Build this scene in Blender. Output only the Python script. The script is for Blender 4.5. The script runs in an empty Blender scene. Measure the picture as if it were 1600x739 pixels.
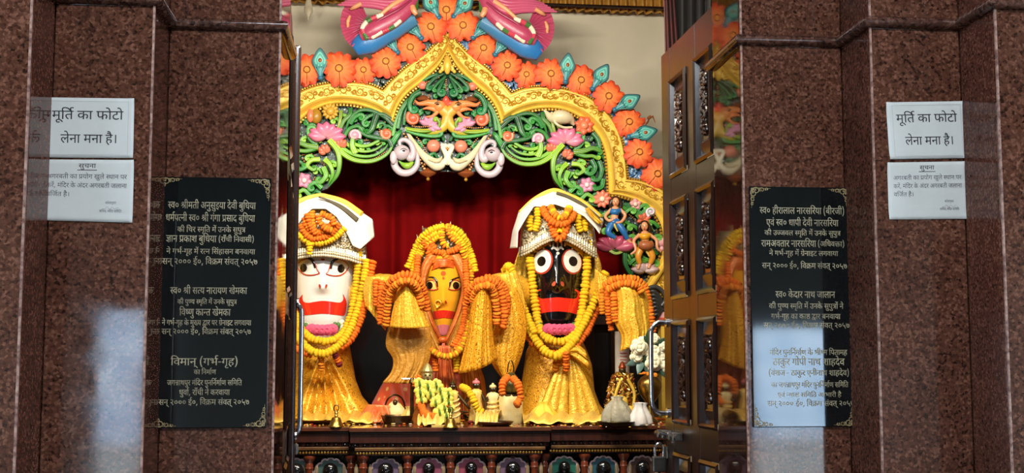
import bpy, bmesh, math, random
from mathutils import Vector, Matrix, noise
from mathutils.geometry import tessellate_polygon

# ------------------------------------------------------------------ camera, sky, lamps, exposure
SC = bpy.context.scene
COL = SC.collection
F = 1850.0                      # focal length in pixels of the 1600 px wide frame
CX, CY = 800.0, 400.0           # principal point
YAW = math.radians(5.87)
PITCH = math.atan(170.0 / F)
EYE = Vector((0.0, 0.0, 1.5))
FW = Vector((math.sin(YAW) * math.cos(PITCH), math.cos(YAW) * math.cos(PITCH), math.sin(PITCH)))
RT = Vector((math.cos(YAW), -math.sin(YAW), 0.0))
UP = RT.cross(FW)

cam_data = bpy.data.cameras.new('camera')
cam = bpy.data.objects.new('camera', cam_data)
COL.objects.link(cam)
cam_data.sensor_width = 36.0
cam_data.lens = 36.0 * F / 1600.0
cam_data.shift_y = (CY - 369.5) / 1600.0
cam_data.clip_start = 0.05
m3 = Matrix((RT, UP, -FW)).transposed()
cam.matrix_world = Matrix.Translation(EYE) @ m3.to_4x4()
SC.camera = cam

world = bpy.data.worlds.new('sky'); SC.world = world
world.use_nodes = True
bg = world.node_tree.nodes['Background']
bg.inputs[0].default_value = (0.70, 0.85, 1.0, 1)
bg.inputs[1].default_value = 20.0

SC.view_settings.view_transform = 'Standard'
SC.view_settings.look = 'None'
SC.view_settings.exposure = 0.0
SC.view_settings.gamma = 1.0
SC.view_settings.use_curve_mapping = False
SC.cycles.max_bounces = 8
SC.cycles.glossy_bounces = 5
SC.cycles.transparent_max_bounces = 8
SC.cycles.sample_clamp_indirect = 6.0
SC.cycles.caustics_reflective = False
SC.cycles.caustics_refractive = False

def area_lamp(name, loc, target, size_x, size_y, power, color):
    d = bpy.data.lights.new(name, 'AREA')
    d.shape = 'RECTANGLE'; d.size = size_x; d.size_y = size_y
    d.energy = power; d.color = color
    o = bpy.data.objects.new(name, d); COL.objects.link(o)
    o.location = loc
    o.rotation_euler = (Vector(target) - Vector(loc)).to_track_quat('-Z', 'Y').to_euler()
    return o
WARM = (1.0, 0.92, 0.77)
# tube lamps of the shrine, fixed above the inside of the door lintel
area_lamp('shrine_tube_lamp', (0.02, 4.95, 3.52), (0.25, 7.4, 1.75), 0.9, 0.10, 86, WARM)
area_lamp('shrine_tube_lamp', (1.05, 4.95, 3.52), (0.75, 7.4, 1.75), 0.7, 0.10, 53, WARM)
# small spot bulbs that light the altar from lower down beside the doorway
area_lamp('shrine_bulb_lamp', (-0.95, 5.6, 3.1), (0.4, 7.6, 1.5), 0.15, 0.15, 22, WARM)
# cool fill lights added to brighten the granite, unseen above and ahead of the photographer
COOL = (0.86, 0.94, 1.0)
area_lamp('hall_fill_light', (-0.05, 1.3, 4.05), (-0.05, 2.6, 1.2), 0.8, 0.12, 66, COOL)
area_lamp('hall_fill_light', (0.95, 1.3, 4.05), (0.95, 2.6, 1.2), 0.8, 0.12, 66, COOL)
# outlines of the letters on the notices and plaques (half font units)
GLYPH_TEXT = """

-94 424 2 9 5 8 8 5 9 2 10 -2 8 -5 6 -8 2 -9 -2 -10 -6 -8 -8 -6 -10 -2 -9 2 -8 6 -5 8|34 432 -15 -43 -23 -28 -29 -16 -36 -5 -34 6 -29 16 -24 29 -20 41 34 12 14 -31 16 -22 20 -13 24 -4 26 4 18 14 12 23 10 29
-92 386 2 11 6 9 9 7 10 2 11 -2 8 -7 6 -9 2 -11 -2 -11 -6 -9 -8 -7 -11 -2 -10 2 -9 7 -6 9
235 109 -6 -31 -17 -21 -25 -13 -31 -4 -41 8 -35 24 -34 42 -32 64 36 13 22 -47 24 -37 27 -23 29 -8 18 3 14 6 8 12 4 17 -3 17 -8 15 -11 14 -15 14 -14 -2 -15 -2 -2 36 29 3 19 9 10 12 4 17 -3 15 -9 11 -12 6 -15 2 -18 -1 -15 -4 -16 -6 -16 -8 -13 35 15 7 17 6 21 4 23 2 34 -5 26 -15 15 -22 6 -26 -9 -35 -25 -25 5 -6 5 -4 19 -2 18 -1 15 0 14 1 12 2 13 4 0 94 -37 0 0 35 130 0 0 -35 -52 0 0 -276 -41 0 0 145 -12 -3 -11 -1 -12 -1 -13 0 -10 0 -11 1 5 -15
235 109 -6 -31 -17 -21 -25 -13 -31 -4 -41 8 -35 24 -34 42 -32 64 36 13 22 -47 24 -37 27 -23 29 -8 18 3 14 6 8 12 4 17 -3 17 -8 15 -11 14 -15 14 -14 -2 -15 -2 -2 36 29 3 19 9 10 12 4 17 -3 15 -9 11 -12 6 -15 2 -18 -1 -15 -4 -16 -6 -16 -8 -13 35 15 7 17 6 21 4 23 2 34 -5 26 -15 15 -22 6 -26 -9 -35 -25 -25 5 -6 5 -4 19 -2 18 -1 15 0 14 1 12 2 13 4 0 94 -37 0 0 35 259 0 0 -35 -52 0 0 -276 -41 0 0 276 -88 0 0 -276 -41 0 0 145 -12 -3 -11 -1 -12 -1 -13 0 -10 0 -11 1 5 -15
136 111 -15 -1 -15 -2 -13 -4 -13 -6 -21 16 -18 18 -12 20 -4 24 1 13 4 11 6 9 8 7 12 8 14 5 18 3 22 0 47 0 0 44 -157 0 0 35 252 0 0 -35 -54 0 0 -79 -92 0 -14 0 -8 -1 -6 -2 -6 -4 -5 -7 -2 -9 2 -12 5 -9 7 -8 8 -7 24 7 27 2 33 -5 28 -14 18 -22 7 -29 -6 -29 -15 -22 -25 -16 -34 -8 15 -6 16 -6 16 -5 17 -5 -17 -35 -28 13 -27 14 -25 14 -23 14 -26 3 -21 6 -13 10 -4 13 2 11 5 8 8 5 11 2 11 -1 10 -4 12 -7 14 -11 7 -1 6 0 31 3 23 7 14 13 5 19 -3 15 -9 11 -15 7
136 111 -15 -1 -15 -2 -13 -4 -13 -6 -21 16 -18 18 -12 20 -4 24 1 13 4 11 6 9 8 7 12 8 14 5 18 3 22 0 47 0 0 44 -157 0 0 35 252 0 0 -35 -54 0 0 -79 -92 0 -14 0 -8 -1 -6 -2 -6 -4 -5 -7 -2 -9 2 -12 5 -9 7 -8 8 -7 24 7 27 2 33 -5 28 -14 18 -22 7 -29 -6 -29 -15 -22 -25 -16 -34 -8 15 -6 16 -6 16 -5 17 -5 -17 -35 -28 13 -27 14 -25 14 -23 14 -26 3 -21 6 -13 10 -4 13 2 11 5 8 8 5 11 2 11 -1 10 -4 12 -7 14 -11 7 -1 6 0 31 3 23 7 14 13 5 19 -3 15 -9 11 -15 7|146 308 -9 17 -8 19 -6 19 -1 18 5 29 17 21 25 13 30 4 15 -1 14 -2 13 -4 11 -5 -11 -33 -9 4 -9 3 -10 3 -11 1 -17 -3 -13 -9 -8 -13 -2 -15 1 -17 5 -16 8 -16 12 -17
0 311 282 0 0 -35 -56 0 12 -21 4 -23 -9 -40 -30 -28 17 -17 15 -20 11 -24 4 -27 -3 -23 -9 -19 -13 -15 -17 -11 -21 -6 -23 -2 -28 4 -26 11 -26 20 -24 30 -23 40 -23 51 36 13 15 -37 16 -32 17 -26 19 -20 21 -13 22 -4 19 2 15 7 10 13 3 21 -3 20 -8 18 -14 17 -18 15 -15 -2 -17 -1 -2 35 32 4 22 9 14 15 4 22 -2 14 -6 12 -8 10 -10 8 -176 0
284 276 -47 0 0 -86 -1 -23 -3 -17 -5 -15 -8 -12 -24 -19 -34 -8 -8 37 10 2 8 3 7 3 6 5 5 7 4 8 2 11 0 18 0 86 -116 0 0 -100 0 -20 2 -17 2 -13 4 -11 6 -9 9 -8 12 -9 15 -9 55 -31 27 -18 18 -16 10 -19 3 -22 -2 -20 -6 -18 -8 -16 -7 -12 -36 21 6 10 6 11 4 11 2 11 -2 9 -2 8 -6 8 -10 8 -16 10 -21 13 -43 25 -19 12 -15 12 -12 13 -8 16 -6 22 -2 30 0 118 -40 0 0 35 284 0
388 276 -162 0 0 -102 27 19 31 7 30 -6 24 -15 15 -25 5 -34 -2 -24 -6 -26 -10 -25 -14 -25 -36 20 11 17 9 20 6 21 2 20 -2 21 -8 15 -11 8 -16 3 -27 -9 -28 -27 0 -129 -40 0 0 87 -14 -10 -16 -9 -20 -7 -23 -2 -23 2 -21 7 -19 12 -14 17 -10 22 -3 26 7 36 20 27 32 18 40 6 12 0 14 -2 12 -1 10 -2 -4 -37 -9 2 -11 2 -11 1 -11 1 -25 -4 -19 -10 -12 -15 -4 -21 3 -23 12 -16 16 -10 19 -3 21 3 18 7 17 12 16 14 0 146 -186 0 0 35 388 0
364 276 0 -276 -40 0 0 22 -18 -8 -20 -6 -21 -3 -21 -1 -53 6 -50 20 -49 36 -50 54 -11 15 -7 13 -3 11 -1 10 2 10 6 9 9 6 15 2 12 -1 10 -4 9 -7 7 -9 9 11 6 13 3 15 0 15 0 13 -1 12 -3 11 -4 11 -100 0 0 35 416 0 0 -35|267 116 17 2 15 5 13 8 12 9 0 136 -184 0 7 -21 2 -26 -4 -37 -13 -28 -21 -21 -28 -17 36 -37 38 -27 41 -17 47 -5 21 1 20 3 19 7 19 10 0 38 -13 -7 -15 -5 -16 -4 -20 -1 -22 2 -20 8 -16 11 -13 16 -8 19 -3 22 6 32 18 24 28 15 36 5 9 0 13 -1 11 -1 9 -2 -3 -35 -8 2 -9 1 -9 2 -9 0 -21 -3 -17 -8 -10 -14 -4 -19 4 -19 10 -13 16 -7
104 276 0 -159 -2 -12 -4 -9 -8 -5 -10 -2 -13 3 -14 8 -12 11 -11 14 -7 15 -3 14 2 10 5 8 10 6 14 2 13 0 0 96 -64 0 0 35 289 0 0 -35 -52 0 0 -276 -41 0 0 276
324 276 -52 0 0 -276 -40 0 0 82 -14 -8 -16 -8 -20 -5 -24 -2 -35 5 -28 16 -18 26 -7 32 2 14 5 13 7 11 8 10 -73 -2 0 36 147 0 8 0 10 0 7 0 3 0 -3 -35 -16 0 -26 -3 -21 -9 -13 -15 -5 -21 4 -19 11 -13 16 -8 17 -3 24 3 19 8 17 11 14 14 0 146 -232 0 0 35 324 0
326 276 0 -276 -40 0 0 185 -68 0 -18 0 -11 1 16 -16 13 -18 8 -21 3 -22 -3 -21 -7 -18 -12 -13 -15 -9 -18 -6 -19 -2 -26 4 -25 11 -23 21 -23 30 -21 41 -21 53 35 13 23 -59 25 -43 26 -26 28 -9 15 3 11 6 8 11 3 18 -4 21 -12 20 -17 18 -21 15 15 32 135 0 0 56 -286 0 0 35 378 0 0 -35
260 276 -74 0 0 -102 -28 0 -22 0 -18 -4 -15 -4 -13 -7 -20 -22 -7 -29 3 -22 8 -18 13 -14 16 -10 18 -5 21 -2 24 2 22 4 19 8 21 9 13 -36 -23 -10 -24 -7 -25 -5 -26 -2 -33 3 -29 10 -24 16 -19 21 -11 28 -4 32 4 30 13 25 20 19 25 14 28 9 31 3 1 0 0 66 -145 0 0 35 260 0
300 276 -114 0 0 -69 35 -18 27 -25 16 -31 6 -34 -5 -32 -12 -25 -19 -19 -25 -13 -29 -7 -32 -3 -50 7 -40 21 -26 34 -9 46 4 31 13 25 20 20 25 14 28 9 31 3 1 0 0 66 -145 0 0 35 300 0|146 36 33 4 27 11 17 20 6 29 -4 23 -11 20 -18 18 -24 13 -18 0 -34 -3 -26 -11 -13 -9 -10 -13 -6 -15 -2 -18 6 -31 18 -21 27 -13
317 276 0 -276 -41 0 0 276 -66 0 0 -116 -1 -19 -3 -16 -6 -14 -8 -12 -12 -11 -14 -8 -19 -5 -21 -2 -41 7 -28 22 -7 14 -6 16 -3 19 -1 25 0 100 -40 0 0 35 368 0 0 -35|124 108 22 4 14 12 5 10 3 10 1 14 1 18 0 100 -90 0 0 -100 0 -17 2 -13 3 -11 4 -9 6 -8 8 -5 9 -3
240 276 0 -276 -40 0 0 164 -54 0 -27 -1 -19 -2 -14 -4 -11 -7 -9 -13 -3 -19 5 -24 14 -23 22 -24 32 -27 -28 -26 -22 20 -20 20 -18 20 -14 22 -9 22 -3 23 2 17 5 14 8 13 9 11 16 10 20 8 23 4 31 2 64 0 0 76 -200 0 0 35 292 0 0 -35
276 276 0 -276 -40 0 0 90 -16 -9 -18 -8 -22 -5 -26 -2 -39 6 -33 18 -25 30 -15 41 40 12 26 16 15 20 5 25 -3 21 -9 16 -14 10 -16 3 -12 -2 -9 -4 -6 -7 -2 -11 10 -20 31 -10 -4 -34 -30 7 -22 12 -14 19 -5 26 5 24 13 18 21 10 24 4 20 -2 19 -7 17 -11 14 -16 9 -20 3 -26 -5 -33 -15 -27 -24 -20 -33 -17 12 -16 14 -11 17 -6 23 -2 24 2 21 8 17 11 17 15 0 138 -41 0 0 35 133 0 0 -35
206 -29 -10 17 -10 18 -8 16 -7 14 -6 0 -7 -1 -7 -1 -7 0 -22 1 -21 4 -20 7 -19 10 -16 14 -12 18 -8 22 -3 26 2 20 6 18 9 14 11 12 18 13 23 9 25 4 28 2 3 0 0 48 -148 0 0 35 267 0 0 -35 -79 0 0 -84 -24 0 -27 0 -20 -3 -17 -5 -14 -6 -9 -9 -8 -11 -4 -12 -2 -15 5 -24 15 -20 25 -13 36 -4 2 0 4 0 3 0 3 0 -2 10 -1 8 3 15 8 10 10 5 12 2 19 -3 14 -9 9 -13 2 -14 -1 -14 -6 -11 -8 -7 -10 -6 7 -12 7 -13 10 -14 11 -16
315 276 -52 0 0 -276 -41 0 0 75 -16 -9 -17 -8 -21 -5 -26 -1 -35 5 -28 15 -18 23 -5 31 1 13 3 13 6 11 8 11 -21 11 -17 16 -11 20 -4 25 5 28 16 22 23 15 29 5 24 -4 20 -10 13 -16 5 -20 -6 -23 -14 -21 -31 19 5 5 3 6 1 5 1 6 -1 7 -4 7 -7 5 -11 2 -13 -3 -11 -8 -8 -13 -2 -16 2 -14 6 -11 9 -9 11 -6 12 -3 14 -3 15 4 17 0 6 0 6 0 6 0 4 -1 -3 -35 -3 0 -4 0 -4 0 -3 0 -22 -2 -17 -8 -11 -12 -3 -17 3 -18 11 -13 16 -7 20 -3 24 3 21 8 17 12 14 13 0 154 -30 0 0 35 123 0
0 311 284 0 0 -35 -51 0 0 -276 -41 0 0 149 -90 0 0 -27 -2 -12 -5 -9 -8 -5 -11 -2 -12 3 -13 7 -13 12 -10 14 -7 15 -3 14 2 10 5 9 10 5 14 1 143 0 0 92 -192 0
240 276 0 -276 -41 0 0 96 -15 -9 -16 -7 -19 -5 -22 -2 -19 2 -17 5 -15 7 -12 10 -11 15 -7 17 -5 21 -1 29 0 97 -40 0 0 35 292 0 0 -35|199 276 -119 0 0 -92 0 -18 2 -14 1 -11 3 -8 4 -7 5 -6 15 -9 22 -3 19 3 18 7 16 10 14 12
230 276 0 -102 13 11 14 8 15 5 17 2 29 -6 24 -15 15 -25 5 -34 -1 -24 -6 -26 -10 -25 -15 -25 -36 20 11 17 9 20 6 21 2 20 -2 21 -8 15 -11 8 -16 3 -27 -9 -28 -28 0 -128 -40 0 0 96 -14 -8 -14 -8 -18 -5 -20 -2 -19 2 -17 5 -14 8 -12 10 -10 16 -7 17 -4 20 -1 26 0 99 -40 0 0 35 393 0 0 -35|80 276 0 -96 1 -24 2 -16 4 -11 7 -9 12 -9 18 -3 19 3 17 6 16 10 14 12 0 137
292 276 -51 0 0 -276 -41 0 0 82 -14 -8 -18 -8 -22 -5 -26 -2 -26 3 -24 8 -20 12 -14 17 -10 20 -3 24 8 38 22 28 35 17 44 6 8 0 10 -1 9 -1 10 0 9 -2 6 -1 -2 -35 -11 2 -12 2 -13 1 -12 1 -10 -1 -9 -1 67 -84 10 8 8 8 0 148 -200 0 0 35 292 0|64 144 4 -23 12 -16 19 -10 22 -3 9 0 8 2 8 1 8 3 -70 87 -15 -17
87 316 17 -1 16 -4 14 -7 12 -11 8 -11 6 -16 5 -20 1 -28 0 -58 100 0 0 116 -65 0 0 35 157 0 0 -35 -51 0 0 -276 -41 0 0 125 -100 0 0 -19 -2 -14 -5 -9 -8 -6 -9 -1 -10 1 -10 5 -11 7 -9 9 -8 10 -6 10 -5 11 -1 10 2 8 5 7 9 5 14 1 14 0 0 53 0 21 -2 15 -3 11 -5 9 -13 11 -19 4 -11 -2 -9 -4 -5 -8 -2 -10 3 -12 9 -9 16 -6 24 -3 -4 -36 -34 7 -26 12 -16 19 -6 28 5 25 14 18 21 10
254 276 0 -276 -40 0 0 125 -110 0 0 -19 -2 -14 -6 -9 -8 -6 -8 -1 -10 1 -10 5 -11 7 -9 9 -8 10 -7 10 -4 11 -1 10 1 8 5 7 10 5 14 1 13 0 0 116 -63 0 0 35 306 0 0 -35|214 276 -110 0 0 -116 110 0
298 311 0 -35 -52 0 0 -276 -41 0 0 90 -15 -9 -18 -8 -22 -5 -24 -2 -40 8 -32 22 -23 35 -12 45 27 8 19 11 11 14 4 19 -1 14 -5 12 -6 12 -6 10 -62 0 0 35|64 150 12 -21 14 -15 17 -9 23 -3 23 2 20 8 17 12 15 13 0 139 -99 0 10 -27 4 -27 -14 -44
198 21 -28 -27 -28 25 -27 25 -25 24 -21 22 -18 21 -13 17 -10 14 -5 10 -2 9 -1 9 2 9 6 9 9 6 15 2 12 -1 10 -4 9 -7 7 -10 17 12 12 14 7 16 2 18 -1 11 -1 12 -3 10 -3 9 -120 0 0 35 212 0 0 -35 -52 0 6 -21 2 -26 -3 -25 -8 -22 -13 -17 -17 -15 -20 -12 -23 -11 24 -26 28 -28 30 -27
0 276 0 35 346 0 0 -35 -52 0 0 -276 -40 0 0 178 -3 0 -4 0 -12 -2 -13 -4 -12 -8 -12 -14 -10 -19 -10 -27 -38 12 6 22 10 18 -12 9 -12 6 -13 4 -15 1 -17 -2 -13 -9 -8 -13 -3 -16 3 -19 8 -18 13 -17 18 -19 23 -20 26 -23 -26 -26 -28 24 -26 24 -21 23 -17 23 -10 24 -4 26 4 24 9 19 14 14 17 10 18 6 18 2 21 -2 19 -5 18 -9 17 -12 33 21 40 7 2 0 2 0 0 63
286 276 -52 0 0 -276 -40 0 0 82 -15 -8 -17 -8 -21 -5 -25 -2 -25 3 -23 8 -18 12 -15 17 -9 20 -3 24 7 38 22 28 33 17 43 6 7 0 9 -1 9 -1 10 0 8 -2 6 -1 -3 -37 -10 2 -11 2 -12 1 -11 1 -28 -4 -21 -10 -13 -16 -4 -22 3 -23 12 -15 18 -9 21 -3 24 3 20 8 17 12 15 13 0 146 -194 0 0 35 286 0
61 94 -16 3 -13 6 -9 11 -3 14 2 12 7 10 10 5 13 2 9 -1 10 -3 11 -5 14 -10 22 11 18 19 12 24 4 30 -3 25 -11 19 -17 13 -21 4 -14 -2 -10 -5 -5 -8 -2 -10 1 -8 4 -8 7 -8 12 -7 17 -5 25 -2 -9 -35 -41 7 -29 17 -17 23 -6 26 4 24 14 18 21 12 30 4 23 -3 21 -8 19 -13 14 -19 10 -24 3 -29 -4 -33 -13 -31 -21 -26 -27 -20 22 -20 21 -23 20 -23 17 -22 -32 -22 -24 32 -22 27 -20 21 -19 17 -14 -2|296 276 0 -276 -41 0 0 276 -45 0 0 35 138 0 0 -35
294 276 0 -276 -41 0 0 133 -15 -4 -14 -2 -16 -1 -18 0 -22 0 -22 3 -22 4 -18 5 -11 -6 -11 -6 22 -26 26 -27 28 -27 30 -25 -27 -27 -27 25 -26 25 -23 24 -21 22 -16 21 -14 17 -8 14 -5 10 -2 9 -1 9 2 9 6 9 9 6 15 2 12 -1 10 -4 9 -7 7 -9 9 11 6 13 3 15 0 15 0 14 -2 13 -2 11 -4 9 -100 0 0 35 346 0 0 -35|184 161 19 1 17 1 16 3 17 4 0 106 -113 0 4 -10 2 -10 2 -13 1 -14 -1 -20 -4 -17 -5 -14 -8 -12 26 -4
160 34 17 7 13 8 9 11 3 14 -4 17 -11 13 -19 8 -28 2 -30 -3 -23 -11 -13 -16 -5 -22 1 -15 5 -15 9 -15 14 -17 22 -20 31 -24 -27 -27 -40 34 -30 33 -19 32 -6 37 2 18 6 16 9 13 12 12 -9 10 -8 12 -5 14 -2 16 2 13 4 11 5 9 8 7 12 8 14 5 16 3 19 0 66 0 0 44 -180 0 0 35 273 0 0 -35 -52 0 0 -79 -106 0 -13 0 -9 -1 -6 -2 -5 -4 -6 -7 -2 -9 2 -10 4 -8 5 -8 7 -6 24 6 26 2 31 -3 25 -7 19 -13 13 -15 8 -17 2 -19 -4 -26 -12 -22 -21 -16 -29 -11
85 276 0 -276 -41 0 0 276 -44 0 0 35 136 0 0 -35
44 276 -44 0 0 35 40 0 -5 11 -5 12 -3 14 -1 14 8 35 22 27 33 18 44 6 67 -10 58 -28 51 -45 43 -57 -42 0 -80 78 -88 26 -32 -4 -23 -11 -15 -17 -5 -23 1 -14 4 -12 5 -11 5 -9 54 0 0 -35 -51 0 0 -276 -41 0
-92 308 -8 17 -6 16 -3 16 -1 17 5 30 16 23 25 16 34 5 27 -4 23 -10 18 -18 16 -27 14 -34 14 -44 54 0 0 -35 -51 0 0 -276 -41 0 0 276 -44 0 0 35 44 0 -15 45 -15 32 -18 18 -24 6 -18 -3 -13 -9 -8 -14 -3 -20 2 -16 4 -14 5 -14 7 -14
-124 -6 28 9 28 3 33 -5 25 -15 16 -22 5 -28 -6 -28 -17 -22 -28 -15 -38 -5 -46 6 -38 17 -34 27 -32 34 31 22 19 -22 18 -18 18 -13 19 -10 21 -5 24 -2 39 9 13 28 -3 14 -9 11 -13 6 -15 2 -12 -1 -12 -2 -10 -4 -11 -5
-32 -122 -12 -5 -14 -4 -14 -2 -14 -1 -34 5 -25 15 -16 22 -5 29 5 26 17 23 28 14 35 6 35 -4 30 -10 27 -17 23 -20 20 -24 18 -25 -30 -20 -28 37 -28 27 -30 16 -34 6 -22 -3 -16 -7 -10 -12 -4 -14 4 -16 9 -10 13 -6 15 -2 13 1 11 2 11 3 10 4
14 -116 -14 -7 -16 -5 -17 -5 -20 -1 -33 5 -26 15 -16 22 -5 29 6 26 16 23 28 16 39 7 3 -33 -25 -5 -17 -9 -10 -13 -3 -15 3 -15 9 -10 14 -6 14 -1 15 0 13 3 13 5 16 8
-84 308 -11 35 -10 27 -11 19 -12 13 -14 7 -16 3 -10 -1 -9 -2 -8 -2 -7 -3 -12 37 21 5 24 2 25 -3 22 -10 18 -17 17 -26 16 -37 14 -47
-90 308 -12 17 -12 12 -11 7 -11 5 -12 2 -12 1 -10 -1 -10 -3 -11 -3 -10 -4 -13 35 12 4 12 4 13 2 14 0 21 -2 19 -8 16 -13 13 -17 2 1 -9 23 -10 17 -10 12 -11 9 -12 4 -14 2 -11 -1 -9 -1 -8 -3 -7 -3 -11 35 21 5 24 2 25 -3 22 -10 18 -17 17 -26 16 -37 14 -47
85 276 0 -276 -41 0 0 276 -44 0 0 35 136 0 0 -35|45 308 -10 35 -11 27 -11 19 -11 13 -14 7 -16 3 -10 -1 -10 -2 -8 -2 -7 -3 -12 37 21 5 24 2 26 -3 21 -10 19 -17 17 -26 15 -37 14 -47
-90 -22 12 2 12 0 32 -3 28 -9 24 -15 21 -19 19 -23 18 -25 -29 -20 -25 35 -25 24 -28 14 -31 5 -6 -1 -6 0 -5 -1 -5 -1
97 311 41 0 0 -311 -41 0
138 60 -28 4 -24 9 -20 15 -16 21 -9 24 -3 27 3 28 9 24 15 20 21 15 24 10 27 3 28 -3 24 -10 21 -15 15 -20 10 -25 3 -27 -3 -28 -10 -24 -15 -20 -20 -15 -25 -9|136 96 25 5 19 13 13 21 4 26 -4 26 -12 20 -19 13 -24 4 -23 -4 -19 -14 -13 -21 -5 -26 4 -25 12 -20 19 -14
238 16 -32 -22 -45 64 -41 46 -14 -2 -12 0 -17 2 -13 7 -9 10 -3 14 2 13 7 9 10 6 13 1 10 0 9 -4 11 -5 14 -9 20 10 16 17 12 22 4 26 -4 26 -12 19 -19 11 -23 3 -17 0 -16 -4 -16 -5 -18 -8 -13 35 19 8 20 6 21 3 22 1 26 -3 23 -7 20 -14 15 -18 10 -24 4 -30 -5 -33 -13 -29 -20 -24 -26 -18 22 -23 22 -27 20 -26
238 -34 -8 16 -10 18 -9 19 -9 19 -9 19 -7 18 -7 16 -5 13 -8 0 -10 0 -21 1 -21 4 -19 7 -18 10 -14 15 -11 19 -8 25 -2 29 2 24 5 26 9 27 14 25 42 -10 -13 -25 -10 -23 -7 -24 -2 -26 4 -30 14 -22 22 -14 32 -4 4 0 5 0 -2 11 -1 7 3 15 8 10 11 6 14 1 17 -3 13 -9 9 -13 3 -14 -2 -14 -6 -11 -9 -8 -12 -6 7 -17 10 -21 12 -24 12 -24 13 -22 11 -20
256 135 -6 -50 -19 -35 -29 -19 -35 -7 -29 4 -26 9 -22 17 -20 25 -17 35 -14 46 -12 56 -8 70 40 8 8 -68 10 -58 15 -46 19 -33 24 -21 30 -6 25 5 16 15 7 24 3 32 -2 24 -4 23 -8 20 -11 15 -13 11 -17 3 -11 -2 -8 -5 -6 -8 -2 -10 2 -9 4 -8 8 -8 12 -6 17 -4 23 -3 -8 -35 -43 8 -29 16 -18 23 -6 27 5 24 13 19 20 12 27 5 27 -5 23 -13 19 -21 14 -27 9 -32
134 112 -5 22 -16 20 -28 18 -41 15 12 33 180 0 0 56 -236 0 0 35 328 0 0 -35 -52 0 0 -276 -40 0 0 185 -73 0 -16 0 -13 1 -10 1 -8 1 26 -17 18 -19 10 -20 4 -23 -4 -23 -11 -19 -16 -14 -21 -9 16 -8 17 -8 18 -7 17 -5 -16 -36 -25 12 -25 14 -23 15 -21 15 -25 3 -20 5 -13 9 -4 15 1 10 5 9 9 5 11 2 11 -1 10 -4 12 -7 15 -11 17 5 14 9 8 13
-95 308 -10 17 -8 19 -5 19 -2 18 6 29 16 21 25 13 31 4 15 -1 14 -2 13 -4 10 -5 -10 -33 -9 4 -9 3 -10 3 -11 1 -18 -3 -13 -9 -7 -13 -3 -15 2 -17 5 -16 8 -16 11 -17
350 37 -22 -12 -23 -11 -27 -8 -34 -2 -53 6 -50 20 -49 36 -50 54 -11 15 -7 13 -3 11 -1 10 2 10 6 9 9 6 15 2 12 -1 10 -4 9 -7 7 -9 9 11 6 13 3 15 0 15 -2 25 -6 22 -100 0 0 35 332 0 0 -35 -191 0 3 -10 3 -11 1 -12 1 -14 -4 -37 -13 -28 -21 -21 -28 -17 36 -37 38 -27 41 -17 47 -5 25 1 22 5 23 10 23 14|336 108 -15 -11 -18 -8 -20 -5 -23 -2 -22 2 -20 8 -16 11 -13 16 -8 19 -3 22 6 32 18 24 28 15 36 5 9 0 13 -1 11 -1 9 -2 -3 -35 -8 2 -9 1 -9 2 -9 0 -21 -3 -17 -8 -10 -14 -4 -19 4 -19 10 -13 16 -7 19 -3 17 2 15 5 13 8 12 9
126 73 -41 7 -28 22 -7 14 -6 16 -3 19 -1 25 0 100 -40 0 0 35 240 0 0 -35 -30 0 0 -116 -1 -19 -3 -16 -6 -14 -8 -12 -12 -11 -14 -8 -19 -5|124 108 22 4 14 12 5 10 3 10 1 14 1 18 0 100 -90 0 0 -100 0 -17 2 -13 3 -11 4 -9 6 -8 8 -5 9 -3
0 311 182 0 0 -35 -182 0|22 121 2 17 5 14 8 13 9 11 16 10 20 8 23 4 31 2 54 0 0 -36 -44 0 -27 -1 -19 -2 -14 -4 -11 -7 -9 -13 -3 -19 5 -24 14 -23 22 -24 32 -27 -28 -26 -22 20 -20 20 -18 20 -14 22 -9 22
0 311 186 0 0 -35 -186 0|102 149 0 -27 -2 -12 -5 -9 -8 -5 -11 -2 -12 3 -13 7 -13 12 -10 14 -7 15 -3 14 2 10 5 9 10 5 14 1 143 0 0 -35
204 143 19 -35 -20 -13 -21 -11 -25 -8 -30 -3 -19 2 -17 5 -15 7 -12 10 -11 15 -7 17 -5 21 -1 29 0 97 -40 0 0 35 196 0 0 -35 -94 0|131 108 13 2 12 2 13 5 11 5 -100 132 0 -70 0 -18 1 -14 2 -11 3 -8 4 -7 4 -6 15 -9
184 161 15 0 13 1 13 2 14 2 4 -36 -13 -2 -12 -2 -14 0 -14 0 -22 0 -22 3 -22 4 -18 5 -11 -6 -11 -6 22 -26 26 -27 28 -27 30 -25 -27 -27 -27 25 -26 25 -23 24 -21 22 -16 21 -14 17 -8 14 -5 10 -2 9 -1 9 2 9 6 9 9 6 15 2 12 -1 10 -4 9 -7 7 -9 9 11 6 13 3 15 0 15 0 14 -2 13 -2 11 -4 9 -100 0 0 35 202 0 0 -35 -62 0 4 -10 2 -10 2 -13 1 -14 -1 -20 -4 -17 -5 -14 -8 -12 26 -4
23 26 64 38 -25 9 -20 17 -14 24 -5 31 7 36 20 27 32 18 40 6 12 0 14 -2 12 -1 10 -2 -4 -37 -9 2 -11 2 -11 1 -11 1 -25 -4 -19 -10 -12 -15 -4 -21 3 -23 12 -16 16 -10 19 -3 21 3 18 7 17 12 16 14 0 146 -186 0 0 35 388 0 0 -35 -162 0 0 -101 13 10 14 8 15 5 16 2 30 -6 24 -15 15 -25 5 -34 -2 -24 -6 -26 -10 -25 -14 -25 -36 20 11 17 9 20 6 21 2 20 -2 21 -8 15 -11 8 -16 3 -14 -2 -13 -7 -14 -12 -14 -15 0 -129 -40 0 0 86 -5 -3 -5 -3 -5 -4 -5 -3 -120 -79
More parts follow.
